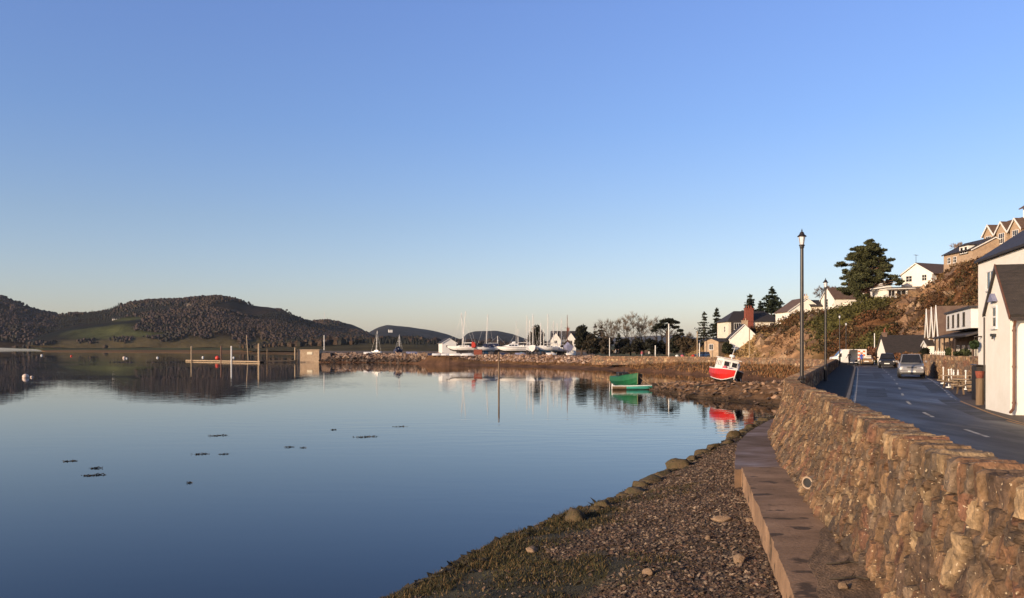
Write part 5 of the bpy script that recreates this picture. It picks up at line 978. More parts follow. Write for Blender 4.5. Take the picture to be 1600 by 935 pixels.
# ------------------------------------------------------------------ vehicles (x forward, y left, z up)
def wheel(parent, x, y, r, w=0.2):
    sg = 1 if y > 0 else -1; b = MB(); b.cyl((x, y - sg * w, r), (x, y, r), r, n=20); t = b.build('wheel', M['rubber'], parent, bevel=0.03)
    b = MB(); b.cyl((x, y, r), (x, y + sg * 0.012, r), r * 0.62, r * 0.58, n=16); b.cyl((x, y + sg * 0.012, r), (x, y + sg * 0.02, r), r * 0.16, n=8); b.build('rim', M['rim'], t)
def car(name, label, loc, rz, L_, W, H, paint, cat='car', kind='suv', plate='plate', group=None):
    r = thing(name, label, cat, loc, rz, group); h = L_ / 2; w = W / 2
    if kind == 'pickup': hood, belt, cowl, wst, rt0, rt1, gl = 1.02, 1.12, h - 1.25, h - 1.1, h - 1.95, h - 3.3, 0.28
    elif kind == 'hatch': hood, belt, cowl, wst, rt0, rt1, gl = 0.84, 0.95, h - 1.0, h - 0.9, h - 1.75, -h + 0.55, 0.18
    else: hood, belt, cowl, wst, rt0, rt1, gl = 0.98, 1.06, h - 1.2, h - 1.05, h - 1.85, -h + 0.45, 0.24
    st = [(h, 0.42, 0.72, 0.80), (h - 0.06, gl + .06, hood - 0.14, 0.93), (h - 0.32, gl, hood - 0.04, 1.0), (cowl, gl, belt - 0.02, 1.0), (0, gl, belt, 1.0), (-h + 0.5, gl, belt, 1.0), (-h + 0.08, gl + .05, belt - 0.04, 0.96), (-h, 0.45, belt - 0.25, 0.9)]
    rings = []
    for x, zl, zt, kw in st: rings.append([(x, w * kw * 0.86, zl), (x, w * kw, zl + (zt - zl) * .35), (x, w * kw, zl + (zt - zl) * 0.7), (x, w * kw * 0.9, zt), (x, -w * kw * 0.9, zt), (x, -w * kw, zl + (zt - zl) * 0.7), (x, -w * kw, zl + (zt - zl) * .35), (x, -w * kw * 0.86, zl)])
    b = MB(); b.loft(rings); body = b.build('body', M[paint], r, bevel=0.04, seg=2)
    rw = 0.70; xb = rt1 - 0.35; b = MB()
    lo = [(wst, w * .88, belt - .03), (xb, w * .88, belt - .03), (xb, -w * .88, belt - .03), (wst, -w * .88, belt - .03)]; hi = [(rt0, w * rw, H), (rt1, w * rw, H - .02), (rt1, -w * rw, H - .02), (rt0, -w * rw, H)]
    b.loft([lo, hi]); b.build('cabin', M[paint], r, bevel=0.05, seg=2)
    def pane(name, q, off=0.012):
        q = [Vector(a) for a in q]; n_ = (q[1] - q[0]).cross(q[3] - q[0]).normalized(); c = sum(q, Vector()) / 4
        if n_.dot(c - Vector(((wst + xb) / 2, 0, 1.2))) < 0: n_ = -n_
        q = [c + (p - c) * 0.88 + n_ * off for p in q]; b = MB(); b.add(q + [p - n_ * 0.02 for p in q], [(0, 1, 2, 3), (4, 5, 6, 7), (0, 1, 5, 4), (1, 2, 6, 5), (2, 3, 7, 6), (3, 0, 4, 7)]); b.build(name, M['glass'], r)
    pane('windscreen', [lo[0], lo[3], hi[3], hi[0]]); pane('rear_window', [lo[1], lo[2], hi[2], hi[1]])
    def mixp(a, c, t): return tuple(Vector(a) + (Vector(c) - Vector(a)) * t)
    for i, j in ((0, 1), (3, 2)):
        pane('side_window', [lo[i], mixp(lo[i], lo[j], .5), mixp(hi[i], hi[j], .5), hi[i]]); pane('side_window', [mixp(lo[i], lo[j], .5), lo[j], hi[j], mixp(hi[i], hi[j], .5)])
    rr2 = 0.36 if kind != 'hatch' else 0.31
    for x in (h - 0.85, -h + 0.95):
        for y in (w - 0.01, -w + 0.01): wheel(r, x, y, rr2)
        for sg in (-1, 1):
            b = MB(); b.lathe([(rr2 + .09, 0), (rr2 + .09, 0.03), (rr2 + .02, 0.03)], 18); o = b.build('wheel_arch', M['dark_plastic'], r); o.rotation_euler = (R(90) * -sg, 0, 0); o.location = (x, sg * (w - 0.028), rr2)
    for sg in (-1, 1):
        b = MB(); b.box((h - 0.10, sg * w * 0.66, hood - 0.34), (0.14, 0.36, 0.17), rz=-sg * 0.25); b.build('headlight', M['lens'], r, bevel=0.03)
        b = MB(); b.box((cowl - 0.35, sg * (w + 0.10), belt + 0.02), (0.12, 0.2, 0.15)); b.build('mirror', M[paint], r, bevel=0.03)
        b = MB(); b.box((-h + 0.02, sg * w * 0.82, belt - 0.36), (0.08, 0.14, 0.24)); b.build('tail_light', M['red_paint'], r)
    b = MB()
    for k in range(3): b.box((h - 0.045, 0, hood - 0.34 + k * 0.065), (0.08, W * 0.36, 0.035))
    b.build('grille', M['dark_plastic'], r)
    b = MB(); b.box((h - 0.02, 0, 0.40), (0.14, W * 0.90, 0.20)); b.build('bumper', M[paint], r, bevel=0.04); b = MB(); b.box((h + 0.035, 0, 0.30), (0.07, W * 0.7, 0.09)); b.build('air_intake', M['dark_plastic'], r)
    b = MB(); b.box((h + 0.052, 0, 0.46), (0.012, 0.52, 0.11)); b.build('number_plate', M[plate], r)
    if kind == 'pickup':
        for sg in (-1, 1):
            b = MB(); b.box((-h + 0.85, sg * (w - .05), belt - .05), (1.5, 0.07, 0.16)); b.build('bed_side', M[paint], r)
    return r
road_az = math.atan2(-0.92, -0.386)
car('pickup_truck', 'silver pickup truck parked facing the camera beside the retaining wall', (xd(1433, 62.5), 63.5, 2.215), road_az - 0.02, 4.9, 1.80, 1.76, 'silver', 'pickup', 'pickup')
car('parked_car', 'black four by four parked facing the camera next to the cottage', (xd(1393, 92), 93, 2.215), road_az - 0.05, 4.4, 1.75, 1.62, 'car_black', 'car', 'suv')
tc_ = car('parked_car', 'tan hatchback with pale load on its bonnet beside the white van', (xd(1359, 106), 107, 2.215), road_az, 3.9, 1.62, 1.35, 'car_tan', 'car', 'hatch')
b = MB(); b.box((0, 0, 0), (0.9, 1.2, 0.22), top=(0.85, 0.9)); b.box((-0.1, 0.2, 0.22), (0.6, 0.6, 0.18), rz=0.3); b.build('dust_sheet', M['cloth_pale'], None, bevel=0.05); o = bpy.data.objects['dust_sheet']; o.location = tc_.matrix_basis @ Vector((1.35, 0, 0.87)); o.rotation_euler = (0, 0, road_az)  # pale two-step heap resting on the bonnet
tag(o, 'pale folded sheet heaped on the bonnet of the tan hatchback', 'sheet')
car('parked_car', 'blue saloon car parked by the far promenade wall left of the tan garage', (xd(1098, 172), 172, 2.2), R(175), 4.1, 1.65, 1.38, 'car_blue', 'car', 'hatch')
# white van, nose to the left, side door open
vn_ = thing('delivery_van', 'white van with its side door open and orange chequered rear panel', 'van', (xd(1324, 107), 107, 2.215), R(180 - 10))
H_, w_ = 2.0, 0.9; b = MB()
rings = [[(x, y * k, z) for y, z in ((w_, zl), (w_, zt - .25), (w_ * .88, zt), (-w_ * .88, zt), (-w_, zt - .25), (-w_, zl))] for x, zl, zt, k in ((2.05, .45, .85, .86), (1.98, .35, 1.0, .93), (1.45, .32, 1.15, 1), (1.15, .32, 1.55, 1), (.75, .32, H_, .99), (0.62, .32, H_ + .02, 1))]
b.loft(rings); b.build('cab', M['car_white'], vn_, bevel=0.03)
b = MB(); b.box((-0.75, -w_ + .03, .32), (2.76, .06, H_ - .32)); b.box((-0.75, 0, H_ - .03), (2.76, 2 * w_ - .1, .06)); b.box((-0.75, 0, .32), (2.76, 2 * w_ - .1, .08)); b.box((0.60, 0, .4), (.05, 2 * w_ - .1, H_ - .45)); b.box((0.28, w_ - .03, .32), (0.66, .06, H_ - .32)); b.box((-1.60, w_ - .03, .32), (1.06, .06, H_ - .32)); b.build('cargo_body', M['car_white'], vn_)
b = MB(); b.box((-0.2, w_ + .05, .36), (0.9, .05, H_ - .42)); b.build('sliding_door', M['car_white'], vn_); bpy.data.objects['sliding_door'].location.x = 0.62
b = MB()
for i in range(3):
    for j in range(6):
        if (i + j) % 2: b.box((-1.22 - i * .3, w_ + .004, .5 + j * .23), (.29, .012, .22))
b.build('chequer_marking', M['hi_orange'], vn_)
b = MB(); b.prism([(1.33, 1.08), (1.02, 1.52), (0.70, 1.52), (0.70, 1.08)], 'y', w_ - .02, w_ + .012); b.build('side_window', M['glass'], vn_)
b = MB(); b.add([(1.43, -.75, 1.16), (1.43, .75, 1.16), (.82, .68, 1.88), (.82, -.68, 1.88)], [(0, 1, 2, 3)]); o = b.build('windscreen', M['glass'], vn_); o.location = (.03, 0, .03)
for x in (1.3, -1.35):
    for y in (w_ + .005, -w_ - .005): wheel(vn_, x, y, 0.32)
for sg in (-1, 1):
    b = MB(); b.box((1.98, sg * .68, .68), (.14, .26, .2)); b.build('headlight', M['lens'], vn_); b = MB(); b.box((1.15, sg * (w_ + .12), 1.12), (.1, .18, .26)); b.build('mirror', M['dark_plastic'], vn_)
b = MB(); b.box((2.06, 0, .36), (.1, 1.55, .2)); b.build('bumper', M['dark_plastic'], vn_)

# ------------------------------------------------------------------ people
def person(label, loc, rz, hgt=1.72, top='cloth_dark', legs='cloth_dark', step=0.12, arm=0.2, group=None):
    vs = [(0, 0, .93), (0, 0.01, 1.12), (0, 0, 1.34), (0, 0, 1.47), (0, 0.02, 1.60), (0, 0.02, 1.70)]; ed = [(0, 1), (1, 2), (2, 3), (3, 4), (4, 5)]; rad = [.13, .125, .145, .055, .085, .075]
    for sg in (-1, 1):
        o = len(vs); s = step * sg
        vs += [(.09 * sg, 0, .86), (.10 * sg, s * .6 + .02, .48), (.10 * sg, s, .09), (.10 * sg, s + .16, .04)]; ed += [(0, o), (o, o + 1), (o + 1, o + 2), (o + 2, o + 3)]; rad += [.095, .062, .042, .04]
        o = len(vs); vs += [(.19 * sg, 0, 1.36), (.24 * sg, -s * .5, 1.10), (.23 * sg, -s * .8 + arm, .90), (.22 * sg, -s * .8 + arm + .05, .80)]; ed += [(2, o), (o, o + 1), (o + 1, o + 2), (o + 2, o + 3)]; rad += [.062, .047, .036, .03]
    me = bpy.data.meshes.new('person'); me.from_pydata(vs, ed, []); me.update(); o = bpy.data.objects.new('person', me); sc.collection.objects.link(o)
    md = o.modifiers.new('skin', 'SKIN'); sv = me.skin_vertices[0].data
    for d_, q in zip(sv, rad): d_.radius = (q, q * .82)
    sv[0].use_root = True; ms = o.modifiers.new('sub', 'SUBSURF'); ms.levels = 1; ms.render_levels = 1
    dg = bpy.context.evaluated_depsgraph_get(); me2 = bpy.data.meshes.new_from_object(o.evaluated_get(dg)); o.modifiers.clear(); o.data = me2; bpy.data.meshes.remove(me)
    for m in (top, legs, 'skin', 'hair', 'dark_plastic'): me2.materials.append(M[m])
    for p in me2.polygons:
        c = p.center; p.use_smooth = True; p.material_index = 4 if c.z < .1 else 1 if c.z < .90 and abs(c.x) < .19 else 3 if c.z > 1.66 or (c.z > 1.56 and c.y < -0.01) else 2 if c.z > 1.5 or (abs(c.x) > .17 and c.z < .90) else 0
    o.location = loc; o.rotation_euler = (0, 0, rz); o.scale = (hgt / 1.78,) * 3; return tag(o, label, 'person', group)
person('person in dark clothes standing at the open side of the white van', (xd(1327, 101), 101, 2.33), 0.3)
person('person in a blue jacket between the white van and the tan hatchback', (xd(1346, 102), 102, 2.22), 2.4, top='cloth_blue', arm=0.3)
person('person in a pale coat walking on the grass beside the bare trees', (xd(962, 180), 180, 2.5), 1.2, top='cloth_pale', step=0.2)
person('person in dark clothes walking beside the pale coat on the grass', (xd(966.5, 181), 181, 2.5), 1.2, step=-0.2)
person('person in a pink top standing by the dark hedge on the promenade', (xd(1003, 185), 185, 2.15), 0.4, top='cloth_pink', legs='cloth_pale')
person('person in pale clothes standing right of the pink top on the promenade', (xd(1014, 186), 186, 2.15), -0.4, top='cloth_pale', legs='cloth_dark')

# ------------------------------------------------------------------ pub forecourt
def picnic(label, loc, rz):
    r = thing('picnic_table', label, 'picnic table', loc, rz, 'wooden picnic tables outside the white building'); b = MB()
    for k in range(5): b.box((0, -0.32 + k * 0.16, 0.72), (1.8, 0.14, 0.045))
    b.build('table_top', M['wood_pale'], r)
    for sg in (-1, 1):
        b = MB()
        for k in range(2): b.box((0, sg * (0.68 + k * 0.14), 0.43), (1.8, 0.125, 0.045))
        b.build('bench', M['wood_pale'], r)
    for sg in (-1, 1):
        b = MB(); b.cyl((sg * .65, -.62, 0), (sg * .65, -.25, .72), .045, n=4); b.cyl((sg * .65, .62, 0), (sg * .65, .25, .72), .045, n=4); b.box((sg * .72, 0, .36), (.05, 1.6, .08)); b.build('trestle', M['wood'], r)
    return r
picnic('weathered picnic table nearest the white building wall', (xd(1523, 41.5), 41.5, 2.16), -0.25); picnic('weathered picnic table farther out among the white posts', (xd(1500, 47), 47, 2.16), -0.1)
def wpost(label, px, py):
    q = on(px, py, 2.2); r = thing('post', label, 'post', q, 0, 'slim white posts edging the forecourt'); b = MB(); b.cyl((0, 0, .06), (0, 0, 1.0), .035, n=8); b.lathe([(.055, .98), (.06, 1.02), (.02, 1.07)], 8); b.build('shaft', M['frame'], r); b = MB(); b.lathe([(.17, 0), (.16, .05), (.05, .08)], 12); b.build('foot', M['frame'], r)
wpost('slim white post nearest the silver pickup', 1474, 600); wpost('slim white post, left one of the close pair by the tables', 1482.5, 606); wpost('slim white post, right one of the close pair by the tables', 1486.5, 605); wpost('slim white post standing in front of the picnic tables', 1509, 609)
b = MB(); b.lathe([(.15, 0), (.14, .5), (.15, 1.02), (.10, 1.08)], 12); o = b.build('bollard', M['wood'], None); o.location = on(1531, 633, 2.2); tag(o, 'thick round timber bollard at the corner of the white building', 'bollard')
q = on(1531, 633, 2.2); b = MB(); b.lathe([(.12, 0), (.16, .15), (.17, .28)], 12); o = b.build('flower_pot', M['brick'], None); o.location = (q.x, q.y, 3.27); tag(o, 'red clay pot standing on the timber bollard', 'flower pot')
for px, py, h_, lb in ((1494, 604, .5, 'low half barrel planter left of the farther picnic table'), (1503, 606, .42, 'low half barrel planter under the end of the farther picnic table'), (1520, 612, .5, 'half barrel planter close to the nearer picnic table')):
    q = on(px, py, 2.18); r = thing('barrel_planter', lb, 'planter', q, 0, 'half barrel planters on the forecourt'); b = MB(); b.lathe([(.24, 0), (.31, h_ * .5), (.33, h_), (.29, h_), (.28, h_ - .05)], 14); b.build('tub', M['wood'], r)
    b = MB(); b.lathe([(.30, h_ * .3), (.312, h_ * .3), (.316, h_ * .4)], 14); b.build('hoop', M['dark_trim'], r)
for px, lb in ((1490, 'white glass bottle on the left of the farther picnic table'), (1497, 'white jug on the middle of the farther picnic table')):
    b = MB(); b.lathe([(.05, 0), (.06, .12), (.03, .22), (.04, .3)], 10); o = b.build('bottle', M['lens'], None); o.location = (xd(px, 47), 47.0, 2.93); tag(o, lb, 'bottle')
# ------------------------------------------------------------------ boats (x forward, z up, z = 0 at the keel line)
def hull_rings(L_, B, H, n=13, sheer=0.22, transom=0.72, deep=0.0, flare=0.82, rake=0.10, pw=2.3):
    rings = []
    for i in range(n):
        t = i / (n - 1); b = B / 2 * (transom + (1 - transom) * min(1, t / .35)) if t < .35 else B / 2 * (1 - ((t - .35) / .65) ** pw)
        b = max(b, 0.02); zs = H * (1 + sheer * (max(0, t - .25) / .75) ** 1.8 + 0.05 * (1 - t)); zk = -deep * (1 - abs(t - .4) * 1.3) + H * 0.55 * max(0, (t - .72) / .28) ** 2.2 if deep == 0 else H * 0.25 * (1 - math.sin(math.pi * min(1, t * 1.02)) ** .6)
        x = -L_ / 2 + t * L_; xr = x + rake * L_ * max(0, (t - .8) / .2) * 0.6
        h = zs - zk; rings.append([(xr, b, zs), (x * .5 + xr * .5, b * (flare + .12), zk + h * .62), (x, b * flare * .82, zk + h * .28), (x, b * .06, zk), (x, -b * .06, zk), (x, -b * flare * .82, zk + h * .28), (x * .5 + xr * .5, -b * (flare + .12), zk + h * .62), (xr, -b, zs)])
    return rings
def add_hull(parent, L_, B, H, mats, line=1, **kw):
    """mats = (topsides, bottom); ring segments below the line take the bottom paint"""
    rg = hull_rings(L_, B, H, **kw); b = MB(); low = {1: (2, 3, 4), 2: (1, 2, 3, 4, 5)}[line]
    b.loft(rg, mif=lambda j, k: 1 if k in low else 0); o = b.build('hull', [M[m] if isinstance(m, str) else m for m in mats], parent, smooth=False)
    return o, rg
def rubrail(parent, rg, r, m, name='rub_rail', idx=(0, 7)):
    b = MB()
    for i in idx: b.tube([q[i] for q in rg], r, 6)
    b.tube([rg[0][idx[0]], rg[0][idx[1]]], r, 6); return b.build(name, M[m], parent)
GZ = 2.45
def yard_z(px, D): return max(2.3, shore_z(px, D))
def yacht(label, px, D, rz, L_, B, H, mast_h, cover=None, bottom='antifoul_blue', mx=0.08, lean=0.0, group='sailing boats laid up in the boatyard', cradle=0.9, hullm='gel', z=None, mast_m='alu', boom=True, tilt=0.0):
    r = thing('yacht', label, 'yacht', (xd(px, D), D, yard_z(px, D) if z is None else z), rz, group); z0 = cradle
    o, rg = add_hull(r, L_, B, H * 1.25, (hullm, bottom), line=1); H = H * 1.2; o.location = (0, 0, z0)
    b = MB(); b.prism([(-L_ * .12, -0.62), (L_ * .10, -0.62), (L_ * .14, 0.12), (-L_ * .14, 0.12)], 'y', -.08, .08); kk = b.build('keel', M[bottom], r); kk.location = (0, 0, z0)
    zs = z0 + H * 1.03
    b = MB(); b.loft([[(-L_ * .22, B * .30, zs), (-L_ * .22, -B * .30, zs), (-L_ * .22, -B * .26, zs + .42), (-L_ * .22, B * .26, zs + .42)], [(L_ * .12, B * .28, zs), (L_ * .12, -B * .28, zs), (L_ * .12, -B * .23, zs + .40), (L_ * .12, B * .23, zs + .40)], [(L_ * .27, B * .14, zs + .06), (L_ * .27, -B * .14, zs + .06), (L_ * .25, -B * .1, zs + .14), (L_ * .25, B * .1, zs + .14)]]); b.build('cabin', M['gel'], r)
    b = MB()
    for sg in (-1, 1):
        for u in (-.14, -.02, .08): b.box((L_ * u, sg * B * .285, zs + .14), (L_ * .07, .03, .14))
    b.build('cabin_window', M['glass'], r)
    mxx = L_ * mx; dx = lean * mast_h
    b = MB(); b.cyl((mxx, 0, zs + .2), (mxx + dx, 0, zs + mast_h), .095, .07, 8); b.cyl((mxx + dx * .6, -B * .32, zs + mast_h * .58), (mxx + dx * .6, B * .32, zs + mast_h * .58), .035, n=5); b.build('mast', M[mast_m], r)
    if boom:
        b = MB(); b.cyl((mxx, 0, zs + 1.1), (-L_ * .36, 0, zs + 1.15), .075, n=6); b.build('boom', M[mast_m], r)
    b = MB(); tip = (mxx + dx, 0, zs + mast_h)
    for e in ((L_ * .54, 0, zs + H * .2), (-L_ * .48, 0, zs + .1), (mxx, B * .46, zs), (mxx, -B * .46, zs)): b.cyl(e, tip, .018, n=4)
    b.build('rigging', M['alu'], r)
    b = MB()
    for sg in (-1, 1):
        for u in (-.25, .18): b.cyl((L_ * u, sg * (B * .42 + .35), 0), (L_ * u, sg * B * .33, z0 + H * .45), .05, n=5)
    for u in (-.25, .18): b.box((L_ * u, 0, 0), (.16, B * .9 + .5, .12))
    b.box((0, 0, 0.0), (L_ * .3, .4, max(.1, z0 - .62))); b.build('cradle', M['wood_dark'], r)
    if cover:
        b = MB(); b.loft([[(-L_ * .46, B * .34, zs - .02), (-L_ * .46, 0, zs + .55), (-L_ * .46, -B * .34, zs - .02)], [(L_ * .02, B * .44, zs), (L_ * .02, 0, zs + 1.15), (L_ * .02, -B * .44, zs)], [(L_ * .16, B * .36, zs + .05), (L_ * .16, 0, zs + .8), (L_ * .16, -B * .36, zs + .05)]]); b.build('canvas_cover', M[cover], r)
    return r
yacht('long white sloop in profile, first of the big yachts beside the white clubhouse', 723, 224, R(184), 7.6, 2.5, 1.0, 9.6, mx=0.02, lean=-0.10, bottom='antifoul_dark')
yacht('white yacht half hidden behind the long sloop, its mast crossing the other', 726, 231, R(150), 6.6, 2.3, 0.95, 9.6, mx=0.02, lean=0.10, bottom='antifoul_dark')
yacht('white yacht with a navy canvas over the cockpit and pale blue bottom', 759, 224, R(212), 5.2, 2.0, 0.85, 9.0, cover='navy', mx=-0.02, lean=-0.06)
yacht('white yacht turned stern on, directly right of the motor cruiser', 833, 222, R(82), 6.0, 2.5, 1.05, 8.7, mx=-0.05, bottom='antifoul_dark')
yacht('pale yacht behind the stern on boat, its mast left of the dark evergreen', 824, 234, R(100), 6.2, 2.3, 1.0, 8.8, bottom='antifoul_dark')
yacht('white yacht partly hidden between the stern on boat and the dark evergreen', 828, 238, R(95), 5.8, 2.2, 0.95, 7.8, bottom='antifoul_dark')
yacht('white yacht with a bright blue bottom in front of the twin gabled house', 856, 222, R(203), 5.6, 2.1, 0.95, 8.9, mx=0.0)
yacht('white yacht behind the blue bottomed one with a shorter mast', 852, 232, R(190), 5.4, 2.0, 0.9, 5.2, bottom='antifoul_dark')
yacht('low white yacht with a dark bottom left of the lilac covered boat', 873, 225, R(185), 5.0, 1.9, 0.75, 7.0, cradle=.7, bottom='antifoul_dark', mast_m='alu')
yacht('grey blue covered yacht at the right end of the boatyard row', 887, 223, R(100), 5.2, 2.4, 1.25, 8.3, hullm='lilac', bottom='lilac', cover='lilac', mast_m='rust_pipe')
yacht('yacht at the back of the yard in front of the left white gable', 866, 240, R(120), 5.0, 2.0, 0.9, 7.6, bottom='antifoul_dark')
yacht('yacht at the back of the yard between the two white gables', 877, 242, R(80), 5.2, 2.0, 0.9, 8.6, bottom='antifoul_dark')
yacht('small day sailer with a slim mast on the breakwater, left of the navy boat', 588, 253, R(160), 3.2, 1.3, 0.4, 6.3, mx=0.0, cradle=.15, boom=False, lean=-.05)
yacht('small open boat under a navy cover with a slim mast on the breakwater', 623, 250, R(60), 3.6, 1.7, 0.8, 4.6, cover='navy', hullm='navy', bottom='antifoul_dark', cradle=.2, boom=False)
# motor cruiser
mc = thing('motor_cruiser', 'white motor cruiser with a rounded wheelhouse and thin mast in the yard', 'motor boat', (xd(800, 220), 220, yard_z(800, 220)), R(186))
o, rg = add_hull(mc, 7.4, 2.7, 1.25, ('gel', 'antifoul_dark'), sheer=.3); o.location = (0, 0, .75); rubrail(mc, rg, .05, 'navy').location = (0, 0, .75)
b = MB(); b.loft([[(-1.6, 1.0, 2.0), (-1.6, -1.0, 2.0), (-1.6, -.85, 3.0), (-1.6, .85, 3.0)], [(0.5, 1.0, 2.0), (.5, -1.0, 2.0), (.2, -.8, 3.05), (.2, .8, 3.05)], [(1.4, .75, 2.1), (1.4, -.75, 2.1), (.9, -.7, 2.75), (.9, .7, 2.75)], [(2.7, .4, 2.15), (2.7, -.4, 2.15), (2.5, -.35, 2.35), (2.5, .35, 2.35)]]); b.build('wheelhouse', M['gel'], mc, bevel=.08)
b = MB()
for sg in (-1, 1):
    for u in (-1.0, -.2, .55): b.box((u, sg * .95, 2.4), (.6, .06, .36), rx=sg * .14)
b.build('side_window', M['glass'], mc)
b = MB(); b.loft([[(-.9, .7, 3.05), (-.9, -.7, 3.05), (-.9, -.6, 3.6), (-.9, .6, 3.6)], [(.1, .65, 3.05), (.1, -.65, 3.05), (-.1, -.5, 3.5), (-.1, .5, 3.5)]]); b.build('flybridge', M['gel'], mc, bevel=.1)
b = MB(); b.cyl((-1.1, 0, 3.0), (-1.1, 0, 9.0), .05, .035, 6); b.cyl((-1.3, 0, 8.85), (-.8, 0, 8.85), .05, n=5); b.build('mast', M['alu'], mc)
b = MB(); b.box((0, 0, 0), (4.0, .5, .8)); [b.cyl((u, sg * 1.5, 0), (u, sg * .9, 1.1), .06, n=5) for u in (-2, 1.6) for sg in (-1, 1)]; b.build('cradle', M['wood_dark'], mc)
# dinghies on the bank
def dinghy(label, px, D, rz, m='gel', L_=3.2, over=True, group='dinghies laid along the yard bank'):
    r = thing('dinghy', label, 'dinghy', (xd(px, D), D, yard_z(px, D) + .02), rz, group); b = MB()
    rg = hull_rings(L_, 1.35, .55)
    if over: rg = [[(x, y, .62 - z) for x, y, z in q] for q in rg]
    b.loft(rg); b.build('hull', M[m], r); b = MB(); b.cyl((-L_ * .4, 0, .62 if over else .02), (L_ * .3, 0, .60 if over else .02), .03, n=5); b.build('keel_strip', M['wood'], r)
dinghy('navy upturned dinghy at the left of the white clubhouse', 677, 221, .15, 'navy', 3.0); dinghy('white upturned dinghy, leftmost along the yard bank below the navy one', 683, 218.5, .25, L_=2.6); dinghy('white upturned dinghy below the bow of the long sloop', 697, 218, .1, L_=2.6)
dinghy('white upturned dinghy below the middle of the long sloop', 712, 218, -.1); dinghy('white upturned dinghy below the stern of the long sloop', 731, 218, .1)
dinghy('white dinghy on the bank in front of the yacht with the blue bottom', 861, 217, .1, L_=2.6); dinghy('small blue covered boat on the breakwater right of the navy boat', 644, 247, .1, 'lilac', 3.6); dinghy('white dinghy at the left end of the breakwater top', 575, 251, .1, L_=2.6)
b = MB(); b.box((0, 0, 0), (2.2, 1.4, 1.5)); b.box((0, 0, 1.5), (2.3, 1.5, .08)); o = b.build('crate', M['brick'], None, bevel=.03); o.location = (xd(747, 221), 221, yard_z(747, 221)); tag(o, 'rust red storage box between the sloop and the navy canvas yacht', 'storage box')
b = MB(); b.loft([[(0, -.5, 0), (0, .5, 0), (0, .4, 1.6), (0, -.3, 1.7)], [(.9, -.45, .1), (.9, .4, 0), (.8, .3, 1.2), (.85, -.35, 1.5)], [(1.2, -.3, .1), (1.2, .3, .2), (1.2, .2, .9), (1.2, -.2, .8)]]); o = b.build('sail_cover', M['red_cloth'], None, bevel=.1); o.location = (xd(737, 222.5), 222.5, yard_z(738, 222) + 1.95); tag(o, 'red sail bundle heaped on the stern of the long white sloop', 'sail')

dinghy('navy upturned dinghy under the bow of the motor cruiser', 789, 216, .2, 'navy', 2.8); dinghy('grey blue covered dinghy below the wheelhouse of the motor cruiser', 813, 216.5, -.1, 'lilac', 2.8); dinghy('white dinghy at the foot of the lilac covered yacht', 892, 216, .3, L_=2.4)
yacht('white motor sailer behind the wheelhouse of the motor cruiser, with a short mast', 812, 236, R(170), 6.0, 2.2, 1.1, 5.0, bottom='antifoul_blue')
yacht('white yacht at the back between the navy canvas yacht and the motor cruiser', 775, 240, R(20), 6.4, 2.2, 1.0, 3.2, bottom='antifoul_dark', cover='navy')
yacht('white yacht end on between the blue bottomed yacht and the stern on yacht', 845, 226, R(95), 5.4, 2.1, 1.0, 6.6, bottom='antifoul_blue')
# red fishing boat listing on the spit
rb = thing('fishing_boat', 'red fishing boat with a white wheelhouse, listing on the rocky spit', 'fishing boat', (xd(1132, 81), 81, 0.92), R(-91), rx=R(-12), ry=R(2))
o, rg = add_hull(rb, 6.0, 2.7, 1.25, ('red_paint', 'black_paint_and_shade'), sheer=.28, transom=.8, line=1, flare=.86, pw=4.0, n=19)
me = o.data; me.materials.append(M['black_paint_and_shade'])
for p in me.polygons:
    if p.normal.y > .15 and p.center.y > .05 and p.material_index == 0: p.material_index = 2     # shade put into the colour: black on the side turned from the sun
rubrail(rb, rg, .045, 'frame'); b = MB(); b.tube([(q[2][0], q[2][1] * 1.02 + .0, q[2][2]) for q in rg], .035, 5); b.tube([(q[5][0], q[5][1] * 1.02, q[5][2]) for q in rg], .035, 5); b.build('waterline_strip', M['frame'], rb)
b = MB(); b.tube([((rg[-1][0][0] + .02), 0, rg[-1][0][2] + .05), (rg[-1][1][0] + .04, 0, rg[-1][1][2]), (rg[-1][3][0] + .03, 0, rg[-1][3][2])], .05, 6); b.build('stem_post', M['frame'], rb)
b = MB(); b.loft([[(-1.5, .95, 1.2), (-1.5, -.95, 1.2), (-1.5, -.88, 2.42), (-1.5, .88, 2.42)], [(.75, .85, 1.25), (.75, -.85, 1.25), (.62, -.78, 2.48), (.62, .78, 2.48)]]); wh = b.build('wheelhouse', M['frame'], rb, bevel=.04)
b = MB(); b.box((-.42, 0, 2.44), (2.45, 1.95, .09)); b.build('wheelhouse_roof', M['frame'], wh, bevel=.03)
for sg in (-1, 1):
    for u, w_ in ((-1.0, .42), (-.33, .46), (.33, .42)): window(rb, (u, sg * .892, 1.95), (sg * -1, 0, 0), (0, sg, .06), w_, .56, (1, 1), M['frame'], False, .04)
for u in (-.38, .38): window(rb, (.69, u, 1.98), (0, 1, 0), (1, 0, .1), .58, .52, (1, 1), M['frame'], False, .04)
b = MB(); b.lathe([(.05, 2.5), (.05, 2.7), (.26, 2.72), (.29, 2.82), (.24, 2.93), (.02, 2.96)], 12, (-.4, .25, 0)); b.build('radar_dome', M['gel'], rb)
b = MB(); b.cyl((-.7, .25, 2.5), (-.7, .45, 4.0), .035, .025, 6); b.cyl((-.7, .1, 3.55), (-.7, .75, 3.62), .022, n=5); b.cyl((-.7, .2, 3.8), (-.7, .65, 3.86), .018, n=5); b.build('mast', M['alu'], rb)
b = MB(); b.lathe([(.10, 0), (.2, .08), (.24, .25), (.15, .4), (.04, .44)], 10, (1.35, -.62, 1.35)); b.build('fender', M['cloth_pink'], rb)
